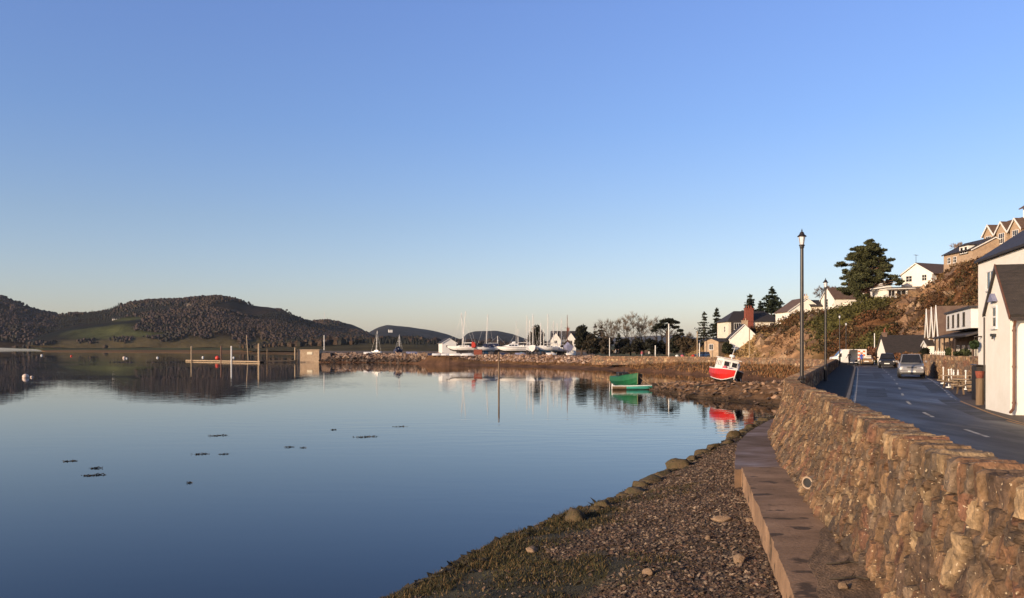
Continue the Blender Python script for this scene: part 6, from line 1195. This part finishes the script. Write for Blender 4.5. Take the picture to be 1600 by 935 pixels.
b = MB(); b.cyl((2.3, .5, 1.5), (1.9, 1.15, .25), .035, n=5); b.build('boarding_pole', M['frame'], rb)
# green boat
gb = thing('green_boat', 'dark green wooden boat with a pale stem floating at the tip of the spit', 'boat', (xd(981, 93.2), 93.2, -0.12), R(-82))
o, rg = add_hull(gb, 7.4, 2.5, 1.22, ('green_paint', 'green_paint'), sheer=.50, transom=.9, flare=.9, rake=.03, pw=4.5, n=19)
o.data.materials.append(M['black_paint_and_shade'])
for p in o.data.polygons:
    if p.normal.y > .12 and p.center.y > .02: p.material_index = 2  # hull side away from the sun coloured black for its shade
rubrail(gb, rg, .035, 'green_paint'); b = MB(); b.tube([(q.x, q.y, q.z) for q in [Vector(rg[-1][0]) * 1, ]] + [(rg[-1][1][0] + .03, 0, rg[-1][1][2]), (rg[-1][3][0] + .03, 0, rg[-1][3][2])], .05, 6); b.build('stem_post', mat('olive_trim', (.22, .24, .10), (.16, .18, .08), 5), gb)
b = MB(); b.box((-2.3, .0, 1.35), (1.0, 1.2, .42)); b.box((-1.6, .2, 1.35), (.5, .8, .3)); b.cyl((-1.9, .1, 1.6), (-1.9, .1, 2.1), .07, n=6); b.build('engine_box', M['black_paint_and_shade'], gb, bevel=.05)
b = MB(); b.tube([(3.35, 0, 1.75), (3.9, .6, 1.1), (4.3, 1.35, .55), (4.5, 1.8, .2)], .018, 4); b.build('mooring_rope', M['wood_pale'], gb)
# skiff in front of it
sk = thing('skiff', 'low turquoise skiff with a white gunwale lying in front of the green boat', 'skiff', (xd(989, 88.5), 88.5, -0.08), R(-3))
o, rg = add_hull(sk, 4.4, 1.3, .46, ('turq', 'wood'), transom=.8, sheer=.2, line=1)
o.data.materials.append(M['wood'])
for p in o.data.polygons:
    if p.center.x < -.75 and p.material_index == 0: p.material_index = 2
rubrail(sk, rg, .035, 'frame'); b = MB(); b.box((-2.2, 0, .1), (.12, .4, .6)); b.build('stern_post', M['frame'], sk); b = MB(); b.box((2.22, 0, .12), (.1, .3, .42)); b.build('stem', M['black_paint_and_shade'], sk)
# railing / small jetty below the red boat
jt = thing('jetty', 'small dark slatted jetty at the edge of the spit', 'jetty', (xd(1105, 78.4), 78.4, 0.0), 0.12)
b = MB(); b.box((0.5, 0, .92), (3.6, .5, .09), ry=-.05); b.build('deck', M['wood_dark'], jt)
b = MB()
for k in range(10): b.box((-1.15 + k * .25, -.24, -.3), (.10, .06, 1.24))
b.build('slats', M['wood_dark'], jt)
for u in (-1.2, -.0, 1.2): b = MB(); b.cyl((u, .1, -.4), (u, .1, .95), .08, n=8); b.build('pile', M['wood_dark'], jt)
b = MB(); b.box((-1.0, -.3, .05), (.16, .05, .8)); b.build('tide_board', M['wood_pale'], jt)

# ------------------------------------------------------------------ in the water
def pole(label, px, y0, D, r, m='wood_pale', cat='mooring pole', name='mooring_pole', lean=0.0, group=None, zb=-1.5, n=10, top=None):
    z1 = zd(y0, D); b = MB(); b.cyl((0, 0, zb), (lean * (z1 - zb), 0, z1), r, r * .92, n); o = b.build(name, M[m], None); o.location = (xd(px, D), D, 0); return tag(o, label, cat, group)
pole('lone tall timber pole standing in the middle of the water', 779.5, 550, 96, .10, 'wood', 'pole', 'pole')
G_ = 'timber piles of the floating pontoon'
pole('pale pile at the far left end of the floating pontoon', 299, 541, 268, .22, group=G_); pole('reddish pile on the pontoon just right of the red ball buoy', 345.5, 541, 258, .22, 'rust_pipe', group=G_); pole('white pile near the middle of the floating pontoon', 361.5, 541, 254, .22, 'frame', group=G_)
pole('thickest pale pile at the right end of the pontoon', 404.5, 537, 246, .34, group=G_); pole('thin dark pile beyond the right end of the pontoon', 417.5, 545, 250, .16, 'wood', group=G_); pole('pale pile beside the end of the stone quay', 461, 543.5, 249, .24, group=G_)
pole('leaning pale withy on the marsh behind the pontoon', 388, 524, 300, .16, 'wood_pale', 'withy', 'withy', lean=-.07, zb=-.5)
pt = thing('pontoon', 'long floating timber pontoon in front of the dark hill', 'pontoon', (0, 0, 0)); A = Vector((xd(295, 272), 272, 0)); B_ = Vector((xd(411, 246), 246, 0)); d3 = (B_ - A); az = math.atan2(d3.y, d3.x); Lp = d3.length; pt.location = (A + B_) / 2; pt.rotation_euler = (0, 0, az)
b = MB(); b.box((0, 0, .30), (Lp, 2.2, .14)); b.build('deck', M['wood'], pt); b = MB(); b.box((0, -1.13, .12), (Lp, .06, .28)); b.build('fascia', M['wood_pale'], pt)
for u in np.linspace(-.45, .45, 7): b = MB(); b.box((u * Lp, 0, -.3), (2.0, 2.0, .64)); b.build('float', M['dark_plastic'], pt)
gw = thing('gangway', 'dark gangway linking the pontoon to the stone quay', 'gangway', (xd(438, 247.5), 247.5, .35), az * .0); b = MB(); b.box((0, 0, 0), (9.6, 1.2, .3), ry=-.02); b.build('deck', M['wood_dark'], gw); b = MB(); [b.cyl((u, -.55, .2), (u, -.55, 1.0), .04, n=4) for u in (-4.5, -2.2, 0, 2.2, 4.5)]; b.cyl((-4.6, -.55, 1.0), (4.6, -.55, 1.0), .04, n=4); b.build('handrail', M['wood_dark'], gw)
def buoy(label, px, py, r, m='buoy', group='mooring buoys on the water', z=None, D=None):
    q = on(px, py, 0) if D is None else Vector((xd(px, D), D, z)); rr = r / F * q.y; o = thing('buoy', label, 'buoy', q, 0, group); b = MB(); b.lathe([(rr * .1, -rr * .5), (rr * .75, -rr * .25), (rr, rr * .25), (rr * .8, rr * .85), (rr * .35, rr * 1.15), (rr * .1, rr * 1.2)], 14); b.build('float', M[m], o, smooth=True); b = MB(); b.lathe([(rr * .06, rr * 1.2), (rr * .14, rr * 1.3), (rr * .06, rr * 1.42)], 8); b.build('eye', M['dark_trim'], o)
buoy('largest pale orange mooring buoy, near the left edge of the water', 40, 590.5, 5); buoy('small pale buoy close beside the largest one', 49.5, 590, 2.2); buoy('small white buoy far out at the left of the water', 65, 556, 1.6, 'frame'); buoy('tiny reddish buoy between the small white buoy and the orange pair', 111.5, 557, 1.6, 'buoy_red')
buoy('orange buoy of a close pair under the green field reflection', 194, 560, 2.4); buoy('small white buoy of the close pair under the green field reflection', 198, 560.5, 1.3, 'frame'); buoy('small white buoy left of the pontoon', 246, 559.5, 1.6, 'frame'); buoy('white buoy behind the left end of the pontoon', 317, 559, 1.7, 'frame'); buoy('white buoy behind the middle of the pontoon', 365, 559.3, 1.5, 'frame')
buoy('red ball buoy standing on the pontoon deck', 340, 0, 4, 'buoy_red', None, .9, 259.5)
wk = np.random.default_rng(44)
for px, py, w_, lb in ((109, 721, 24, 'dark floating weed strand, leftmost on the water'), (148, 743, 40, 'widest dark clump of floating weed near the left'), (150, 732, 22, 'thin weed streak above the widest left clump'), (341, 681, 34, 'long thin weed streak in mid water, higher of two at the centre left'), (313, 710, 28, 'dark weed streak below the long thin one'), (350, 710, 18, 'faint weed streak right of the dark lower one'),
                       (573, 683, 44, 'dark weed clump out in the middle of the water'), (625, 667, 22, 'thin weed streak right of and beyond the middle clump'), (452, 699, 16, 'small weed speck left of the middle clump'), (521, 672, 10, 'tiny weed speck up left of the middle clump'), (473, 700, 10, 'tiny weed speck beside the small one in mid water'), (296, 755, 8, 'tiny weed speck in the lower open water')):
    q = on(px, py, 0); W = w_ / F * q.y / 2; n = int(26 + w_ * 3); t = wk.normal(0, .42, n).clip(-1, 1); P = np.stack([q.x + t * W, q.y + wk.normal(0, .13, n) * W * (1.05 - np.abs(t)) + .25 * W * np.sin(t * 3), .008 + .045 * wk.random(n) ** 3], -1)
    tag(leafcloud('seaweed', P, .03 + .012 * W, np.array((0.05, .036, .022)) * (.5 + wk.random((n, 1))), seed=int(px), droop=.93, aspect=.35), lb, 'seaweed', 'clumps of weed drifting on the calm water')
# poles on land
pole('grey lamp post on the grass at the end of the stony bank', 952.5, 528, 190, .10, 'alu', 'lamp post', 'lamp_post', zb=1.5, group=None); pole('tall white flagpole in front of the flat topped cedar', 1045, 506, 186, .15, 'frame', 'flagpole', 'flagpole', zb=1.5); pole('short grey post left of the tall white flagpole', 1024, 540, 184, .13, 'alu', 'post', 'post', zb=1.5)
pole('timber telegraph pole left of the tan garage', 1089.5, 518, 170, .12, 'wood_pale', 'telegraph pole', 'telegraph_pole', zb=1.5); pole('timber pole on the grassy bank above the red fishing boat', 1171, 514, 152, .10, 'wood_pale', 'telegraph pole', 'telegraph_pole', zb=1.0); pole('short white timber post beside the left pole of the garage', 1093, 536, 168, .10, 'frame', 'post', 'post', zb=1.5); pole('slim white pole on the hillside above the tan hatchback', 1366.5, 521, 112, .06, 'frame', 'pole', 'pole', zb=1.5)
pole('thin grey radio mast on the hill behind the breakwater', 507, 488, 2500, .7, 'alu', 'radio mast', 'radio_mast', zb=60)
for px, D, lb, m in ((1083, 165, 'red and white litter bin by the telegraph pole', 'red_cloth'), (1058, 163, 'pale boulder like planter on the promenade wall', 'frame'), (1066, 163.5, 'pink flower planter on the promenade wall', 'cloth_pink')):
    b = MB(); b.lathe([(.30, 0), (.36, .3), (.36, .75), (.30, .82), (.28, .86), (.05, .95)], 12); o = b.build('litter_bin' if 'bin' in lb else 'planter', M[m], None); o.location = (xd(px, D), D, 2.12); tag(o, lb.replace('boulder like ', 'round '), 'litter bin' if 'bin' in lb else 'planter')
pb_ = thing('picnic_bench', 'dark picnic bench on the green promenade near the flagpole', 'bench', (xd(1032, 175), 175, 2.1), .1); b = MB(); b.box((0, 0, .7), (4.2, .8, .08)); b.build('table_top', M['wood_dark'], pb_)
for sg in (-1, 1): b = MB(); b.box((0, sg * .8, .42), (4.2, .3, .07)); b.build('bench', M['wood_dark'], pb_)
for u in (-1.5, 1.5): b = MB(); b.box((u, 0, 0), (.12, 1.6, .7), top=(1, .4)); b.build('trestle', M['wood_dark'], pb_)
# ------------------------------------------------------------------ trees
def trunk_mb(b, h, r, lean=(0, 0), n=8, segs=5, wob=.04):
    pts = []
    for k in range(segs + 1): t = k / segs; pts.append((lean[0] * t + wob * h * .3 * math.sin(t * 5 + r * 40), lean[1] * t, h * t))
    for k in range(segs): b.cyl(pts[k], pts[k + 1], r * (1 - .85 * k / segs), r * (1 - .85 * (k + 1) / segs), n, caps=False)
    return pts
def spruce(label, loc, h, w, seed, col=(0.022, 0.028, 0.013), dens=1.0, leaf=.34, gap=.25, group=None, name='spruce_tree', low=.08):
    """conifer: whorls of drooping boughs hung with needle sprays"""
    r = thing(name, label, 'tree', loc, seed, group); g = np.random.default_rng(seed); b = MB(); trunk_mb(b, h * .97, h * .018 + .05); P = []; nl = int(h * 1.5)
    for j in range(nl):
        t = low + (1 - low) * (j + .5 * g.random()) / nl; z = h * t; rad = w * (1 - t) ** .75 * (1 + gap * g.normal()); nb = 4 + int(4 * (1 - t))
        if g.random() < gap * .4: continue
        for k in range(nb):
            a = 6.283 * (k + g.random() * .8) / nb; L_ = max(.15, rad * (.7 + .5 * g.random())); e = (math.cos(a) * L_, math.sin(a) * L_, z - .28 * L_ + .1 * L_ * L_ / max(w, 1)); b.cyl((0, 0, z), e, .035 + .008 * L_, .012, 4, caps=False)
            m = int((5 + L_ * 9) * dens); q = g.random(m) ** .7; pt_ = np.outer(1 - q, (0, 0, z)) + np.outer(q, e); sp = .10 + .22 * L_ * .5; P.append(pt_ + g.normal(0, 1, (m, 3)) * np.array((sp, sp, .10)) - np.array((0, 0, .08)))
    P.append(np.stack([g.normal(0, .05, 12), g.normal(0, .05, 12), h * (.93 + .08 * g.random(12))], -1)); b.build('trunk', M['bark'], r); P = np.concatenate(P)
    leafcloud('crown', P, leaf, np.array(col) * (.55 + .9 * g.random((len(P), 1))), parent=r, seed=seed, droop=.35, aspect=.45); return r
def limb(b, p, d, L_, r, depth, g, tips, spread=.55, n=5, up=.15, kids=(2, 3)):
    p = Vector(p); mid = p + d * L_ * .5 + Vector(g.normal(0, .06 * L_, 3)); e = p + d * L_; b.cyl(p, mid, r, r * .8, n, caps=False); b.cyl(mid, e, r * .8, r * .62, n, caps=False)
    if depth == 0: tips.append((e, d)); return
    for k in range(int(g.integers(kids[0], kids[1] + 1))):
        nd = (d + Vector(g.normal(0, spread, 3)) + Vector((0, 0, up))).normalized(); limb(b, e if k else mid.lerp(e, .8), nd, L_ * (.62 + .25 * g.random()), r * .58, depth - 1, g, tips, spread, max(3, n - 1), up, kids)
    if depth >= 2:
        nd = (d + Vector(g.normal(0, spread * 1.4, 3))).normalized(); limb(b, mid, nd, L_ * .6, r * .4, depth - 2, g, tips, spread, 3, up, kids)
def bare_tree(label, loc, h, w, seed, tw=9, col=(0.15, 0.105, 0.07), depth=4, group=None, spread=.42):
    r = thing('bare_tree', label, 'tree', loc, 0, group); g = np.random.default_rng(seed); b = MB(); tips = []; hb = h * .22; b.cyl((0, 0, -.3), (0, 0, hb), h * .025, h * .02, 7, caps=False)
    for k in range(4): a = 6.283 * k / 4 + g.random(); limb(b, (0, 0, hb * (.8 + .2 * g.random())), Vector((math.cos(a) * w / h * .9, math.sin(a) * w / h * .9, .95)).normalized(), h * .27, h * .014, depth, g, tips, spread, 5, .22)
    b.build('trunk', M['bark'], r); V = []; Fc = []
    T = np.array([tuple(e) for e, _ in tips]); Dn = np.array([tuple(d) for _, d in tips]); n = len(T)
    for _ in range(tw):
        st = T - Dn * g.random((n, 1)) * h * .06; d = Dn + g.normal(0, .55, (n, 3)) + np.array((0, 0, .25)); d /= np.linalg.norm(d, axis=1)[:, None]; s = np.cross(d, g.normal(0, 1, (n, 3))); s /= np.linalg.norm(s, axis=1)[:, None]; L_ = h * (.05 + .06 * g.random((n, 1))); w_ = .022
        o = len(V) * 4 * 0; V.append(np.stack([st - s * w_, st + s * w_, st + d * L_ + s * w_ * .3, st + d * L_ - s * w_ * .3], 1).reshape(-1, 3))
    V = np.concatenate(V); Fc = np.arange(len(V)).reshape(-1, 4); mesh_np('crown', V, Fc, M['leaf'], r, np.repeat(np.array(col) * (.6 + .7 * g.random((len(Fc), 1))), 4, 0)); return r
def bushy(label, loc, w, h, seed, col, clumps=14, n=110, leaf=.3, name='evergreen_tree', cat='tree', trunk=True, flat=.8, group=None, z0=.25, d=None):
    r = thing(name, label, cat, loc, 0, group); g = np.random.default_rng(seed); d = d or w; P = []; b = MB()
    if trunk: trunk_mb(b, h * .75, h * .03 + .05)
    for k in range(clumps):
        t = g.random(); z = h * (z0 + (1 - z0) * t * .88); rr = (1 - (2 * t - .75) ** 2 * .55) * (.35 + .65 * g.random()); a = g.random() * 6.283; c = np.array((math.cos(a) * w / 2 * rr * .75, math.sin(a) * d / 2 * rr * .75, z)); s = .16 * (w + h) / 2 * (.7 + .6 * g.random())
        if trunk: b.cyl((0, 0, h * .3 + .3 * z * .5), tuple(c), h * .012, h * .005, 4, caps=False)
        u = g.normal(0, 1, (n, 3)); u /= np.linalg.norm(u, axis=1)[:, None]; P.append(c + u * s * (.55 + .5 * g.random((n, 1))) * np.array((1.15, 1.15, flat)))
    if trunk: b.build('trunk', M['bark'], r)
    P = np.concatenate(P); P[:, 2] = np.maximum(P[:, 2], .02); leafcloud('crown' if trunk else 'foliage', P, leaf, np.array(col) * (.5 + 1.0 * g.random((len(P), 1))), parent=r, seed=seed); return r

# the big pine
L0 = at(1356, 474, 148); g = np.random.default_rng(77)
pine = thing('pine_tree', 'large Scots pine with a broad layered crown standing on the hill', 'tree', L0); b = MB(); sx = 152 / F
tp = [(0.2, 0, -3), (0.15, 0, 1.5), (0.0, 0, 3.4), (.1, 0, 5.5), (.3, .1, 8), (.2, 0, 10.4)]
for k in range(5): b.cyl(tp[k], tp[k + 1], .36 * (1 - k * .16), .36 * (1 - (k + 1) * .16), 9, caps=False)
P = []
pads = [(-3.5, 2.55, 1.0), (-2.6, 2.1, 1.1), (-1.6, 1.6, 1.0), (-1.3, .9, .8),  (-2.3, 3.4, 1.4), (-1.2, 3.0, 1.2), (3.6, 4.0, .9), (4.2, 3.7, .6), (-2.9, 4.6, 1.2), (-1.5, 4.6, 1.3), (3.3, 4.5, 1.1), (1.9, 4.6, 1.1), (.2, 4.3, 1.2), (-2.2, 5.8, 1.2), (-.6, 5.9, 1.4), (2.2, 6.1, 1.2), (3.1, 6.7, .9), (.9, 5.6, 1.2), (-2.8, 7.1, 1.1), (-1.6, 7.3, 1.3),
        (.1, 7.2, 1.4), (1.7, 7.4, 1.4), (2.7, 7.7, .8), (-1.8, 8.5, 1.2), (-.4, 8.6, 1.3), (1.1, 8.7, 1.2), (-.9, 9.6, 1.1), (.4, 9.9, 1.1), (1.1, 9.5, .9), (-.2, 10.6, .8), (.5, 10.4, .7)]
for _ in range(46):
    z = 2.9 + 7.4 * g.random(); hw = float(np.interp(z, [2.6, 3.2, 5, 7, 9, 10.4], [3.2, 3.9, 3.5, 3.2, 2.3, 1.0]))
    if z < 4.2 and True: pads.append((-abs(g.random()) * hw * .85, z, .9))
    else: pads.append(((g.random() * 2 - 1) * hw * .85, z, .85))
for (x0_, z0p, s0) in pads:
    for rep in range(4):
        s = s0 * (.5 + .3 * g.random()); x = x0_ * 1.09 + g.normal(0, .55); y = g.normal(0, 1.7) * (1.2 - z0p / 14); z = z0p + g.normal(0, .34); c = np.array((x, y, z)); z0_ = max(2.6, z - .9 - .15 * abs(x))
        b.cyl((.15, 0, z0_), (c[0] * .5 + .1, c[1] * .5, z - .25), .08, .055, 5, caps=False); b.cyl((c[0] * .5 + .1, c[1] * .5, z - .25), tuple(c), .055, .025, 4, caps=False)
        m = 230; u = g.normal(0, 1, (m, 3)); u /= np.linalg.norm(u, axis=1)[:, None]; P.append(c + u * (.3 + .75 * g.random((m, 1)) ** .6) * np.array((s * 1.15, s * 1.1, s * .48)))
b.build('trunk', M['bark_pine'], pine); P = np.concatenate(P)
leafcloud('crown', P, .19, np.array((0.062, .066, .026)) * (.45 + 1.0 * g.random((len(P), 1))), parent=pine, seed=78, aspect=.35)
# flat topped cedar by the flagpole
L1 = at(1043, 553, 200); g = np.random.default_rng(31); ced = thing('cedar_tree', 'dark flat topped cedar with drooping arms behind the white flagpole', 'tree', L1); b = MB(); P = []
b.cyl((0, 0, -.5), (0, 0, 6.0), .42, .26, 8, caps=False)
for (x, z, s) in ((-1.0, 7.8, 1.0), (.4, 8.1, 1.1), (1.4, 7.7, 1.0), (2.2, 7.5, .6), (-1.9, 6.9, 1.0), (-2.7, 6.3, .9), (-3.3, 5.6, .6), (2.1, 6.4, .7), (3.0, 5.6, .7), (3.6, 4.7, .5), (2.4, 4.0, 1.0), (1.6, 3.0, 1.3), (2.6, 2.2, 1.4), (-1.0, 6.4, .8), (1.2, 2.0, 1.3), (1.8, 1.0, 1.3), (.2, 6.9, .8)):
    b.cyl((0, 0, max(3, z - 1.8)), (x, 0, z - .1), .13, .05, 5, caps=False)
    for rep in range(2):
        m = 200; c = np.array((x, g.normal(0, .8), z)); u = g.normal(0, 1, (m, 3)); u /= np.linalg.norm(u, axis=1)[:, None]; P.append(c + u * (.4 + .6 * g.random((m, 1))) * np.array((s, s, s * .38 if z > 4.2 else s * .7)))
b.build('trunk', M['bark'], ced); P = np.concatenate(P); leafcloud('crown', P, .26, np.array((.016, .018, .010)) * (.5 + g.random((len(P), 1))), parent=ced, seed=32)
# spruces and other evergreens
def ev(px, D, py_base): return at(px, py_base, D)
spruce('thin pale spruce, left of two at the tan garage', ev(1100, 196, 550), 9.4, 2.3, 101, (.03, .034, .017), .8, .3, .4)
spruce('fuller dark spruce, right of two at the tan garage', ev(1120, 196, 549), 10.2, 2.9, 102, (.016, .02, .01), 1.3, .34, .2)
spruce('dark spruce rising behind the left of the hipped roof house', ev(1172, 205, 530), 11.0, 4.0, 103, (.02, .026, .013), 1.9, .38, .14); spruce('broad dark spruce, tallest behind the hipped roof house', ev(1206, 208, 526), 12.2, 5.6, 104, (.02, .028, .013), 2.2, .40, .14)
spruce('narrow dark spruce between the two spruces behind the hipped roof house', ev(1188, 210, 520), 7.8, 2.8, 105, (.02, .026, .013), 1.9, .36, .14); spruce('smaller spruce at the right shoulder of the broadest one', ev(1220, 209, 522), 8.6, 1.9, 106, (.02, .026, .013), 1.0, .34, .3)
spruce('thin conifer left of the bare trees, its tip just above the hedge', ev(930, 212, 553), 7.4, 1.5, 107, (.018, .02, .011), 1.2, .32, .2); spruce('dark pointed conifer next to the thin one by the bare trees', ev(940, 213, 553), 7.2, 2.0, 108, (.016, .018, .01), 1.3, .34, .2); spruce('short conifer at the foot of the tallest bare tree', ev(967, 208, 553), 5.0, 1.5, 109, (.016, .018, .01), 1.3, .34, .2)
bushy('rounded dark evergreen between the twin gabled house and the conifers', ev(909, 222, 554), 6.2, 7.6, 110, (.016, .017, .009), 22, 120, .34); bushy('dark ragged evergreen rising behind the boatyard masts', ev(838, 247, 550), 4.8, 7.4, 111, (.016, .018, .010), 16, 120, .34, flat=1.2); bushy('small dark evergreen tucked right of the ragged one in the yard', ev(845, 250, 550), 3.0, 6.2, 112, (.016, .018, .010), 10, 110, .34, flat=1.1)
for k, (px, D, w, h, c, lb) in enumerate(((924, 206, 5.2, 4.6, (.032, .026, .015), 'low brownish bush below the dark conifers'), (948, 204, 5.4, 4.2, (.034, .025, .015), 'low brown bush under the first bare tree'), (975, 207, 6, 3.8, (.022, .02, .012), 'dark hedge bush under the tallest bare tree'), (996, 205, 5.6, 3.6, (.018, .017, .010), 'dark hedge bush behind the pink topped person'), (1016, 204, 5.6, 3.5, (.015, .015, .009), 'blackish hedge bush left of the cedar'),
                                    (1034, 206, 4.6, 3.2, (.015, .015, .009), 'blackish hedge bush at the foot of the cedar'), (1068, 196, 5.0, 3.9, (.05, .036, .02), 'brown leafy bush right of the cedar'), (1083, 192, 4.4, 3.4, (.06, .042, .022), 'tawny bush left of the thin pale spruce'), (888, 226, 4.4, 3.6, (.05, .034, .02), 'brown bush beside the twin gabled house'), (1108, 180, 3.8, 2.4, (.03, .026, .013), 'low dark shrub in front of the tan garage'),
                                    (1137, 168, 3.6, 2.0, (.03, .032, .014), 'low green shrub below the white annexe'))):
    bushy(lb, ev(px, D, 553 if px < 1100 else 552), w, h, 130 + k, c, 14, 90, .32, 'bush', 'bush', False, .85, z0=.1)
bare_tree('first brown bare tree behind the grey lamp post', ev(953, 210, 554), 8.6, 4.4, 201); bare_tree('tallest pale brown bare tree, rounded and finely branched', ev(985, 212, 554), 10.0, 6.4, 202, 11, (.2, .15, .10)); bare_tree('thin bare tree right of the tallest one', ev(1006, 214, 553), 7.8, 3.4, 203, 6, (.2, .16, .12)); bare_tree('bare tree rising behind the left of the cedar', ev(1030, 222, 553), 9.2, 5.0, 204, 8, (.17, .13, .10)); bare_tree('bare tree behind the right arm of the cedar', ev(1068, 224, 553), 6.0, 4.0, 205, 8)
bare_tree('small bare tree on the hill behind the second street lamp', ev(1288, 176, 480), 4.6, 4.0, 206, 9, (.13, .085, .06)); bare_tree('faint bare tree below the hilltop terrace', ev(1506, 150, 415), 4.2, 3.2, 207, 9, (.25, .18, .13))
# shrubs in front of the cottage and on the bank right of the road
for k, (px, D, z, w, h, c, lb) in enumerate(((1400, 98, 2.2, 3.4, 1.5, (.16, .075, .035), 'rust coloured shrub in front of the cottage, behind the black car'), (1425, 97, 2.2, 3.4, 1.7, (.13, .07, .035), 'rust brown shrub between the cottage and the pickup'), (1447, 93, 2.3, 3.6, 1.9, (.11, .07, .03), 'brown shrub beside the small outbuilding'), (1362, 112, 2.2, 2.8, 2.4, (.15, .07, .04), 'reddish shrub left of the cottage end wall'), (1345, 116, 2.2, 3.6, 2.2, (.06, .05, .022), 'olive shrub behind the white van'), (1447, 74, 2.2, 1.4, 2.3, (.012, .014, .008), 'dark clipped conifer right of the silver pickup'))):  # last entry is a narrow near-black column of leaves
    bushy(lb, (xd(px, D), D, z), w, h, 170 + k, c, 12, 110, .2, 'shrub', 'shrub', False, .85, z0=.1)
# pot herbs etc. on the retaining wall garden
for k, (px, D, lb) in enumerate(((1506, 63, 'green shrub on the retaining wall in front of the stone house'), (1480, 72, 'low green shrub by the picket fence'))):
    bushy(lb, (xd(px, D), D, 3.6), 1.6, .8, 190 + k, (.05, .06, .025), 8, 90, .12, 'shrub', 'shrub', False, .8, z0=.1)
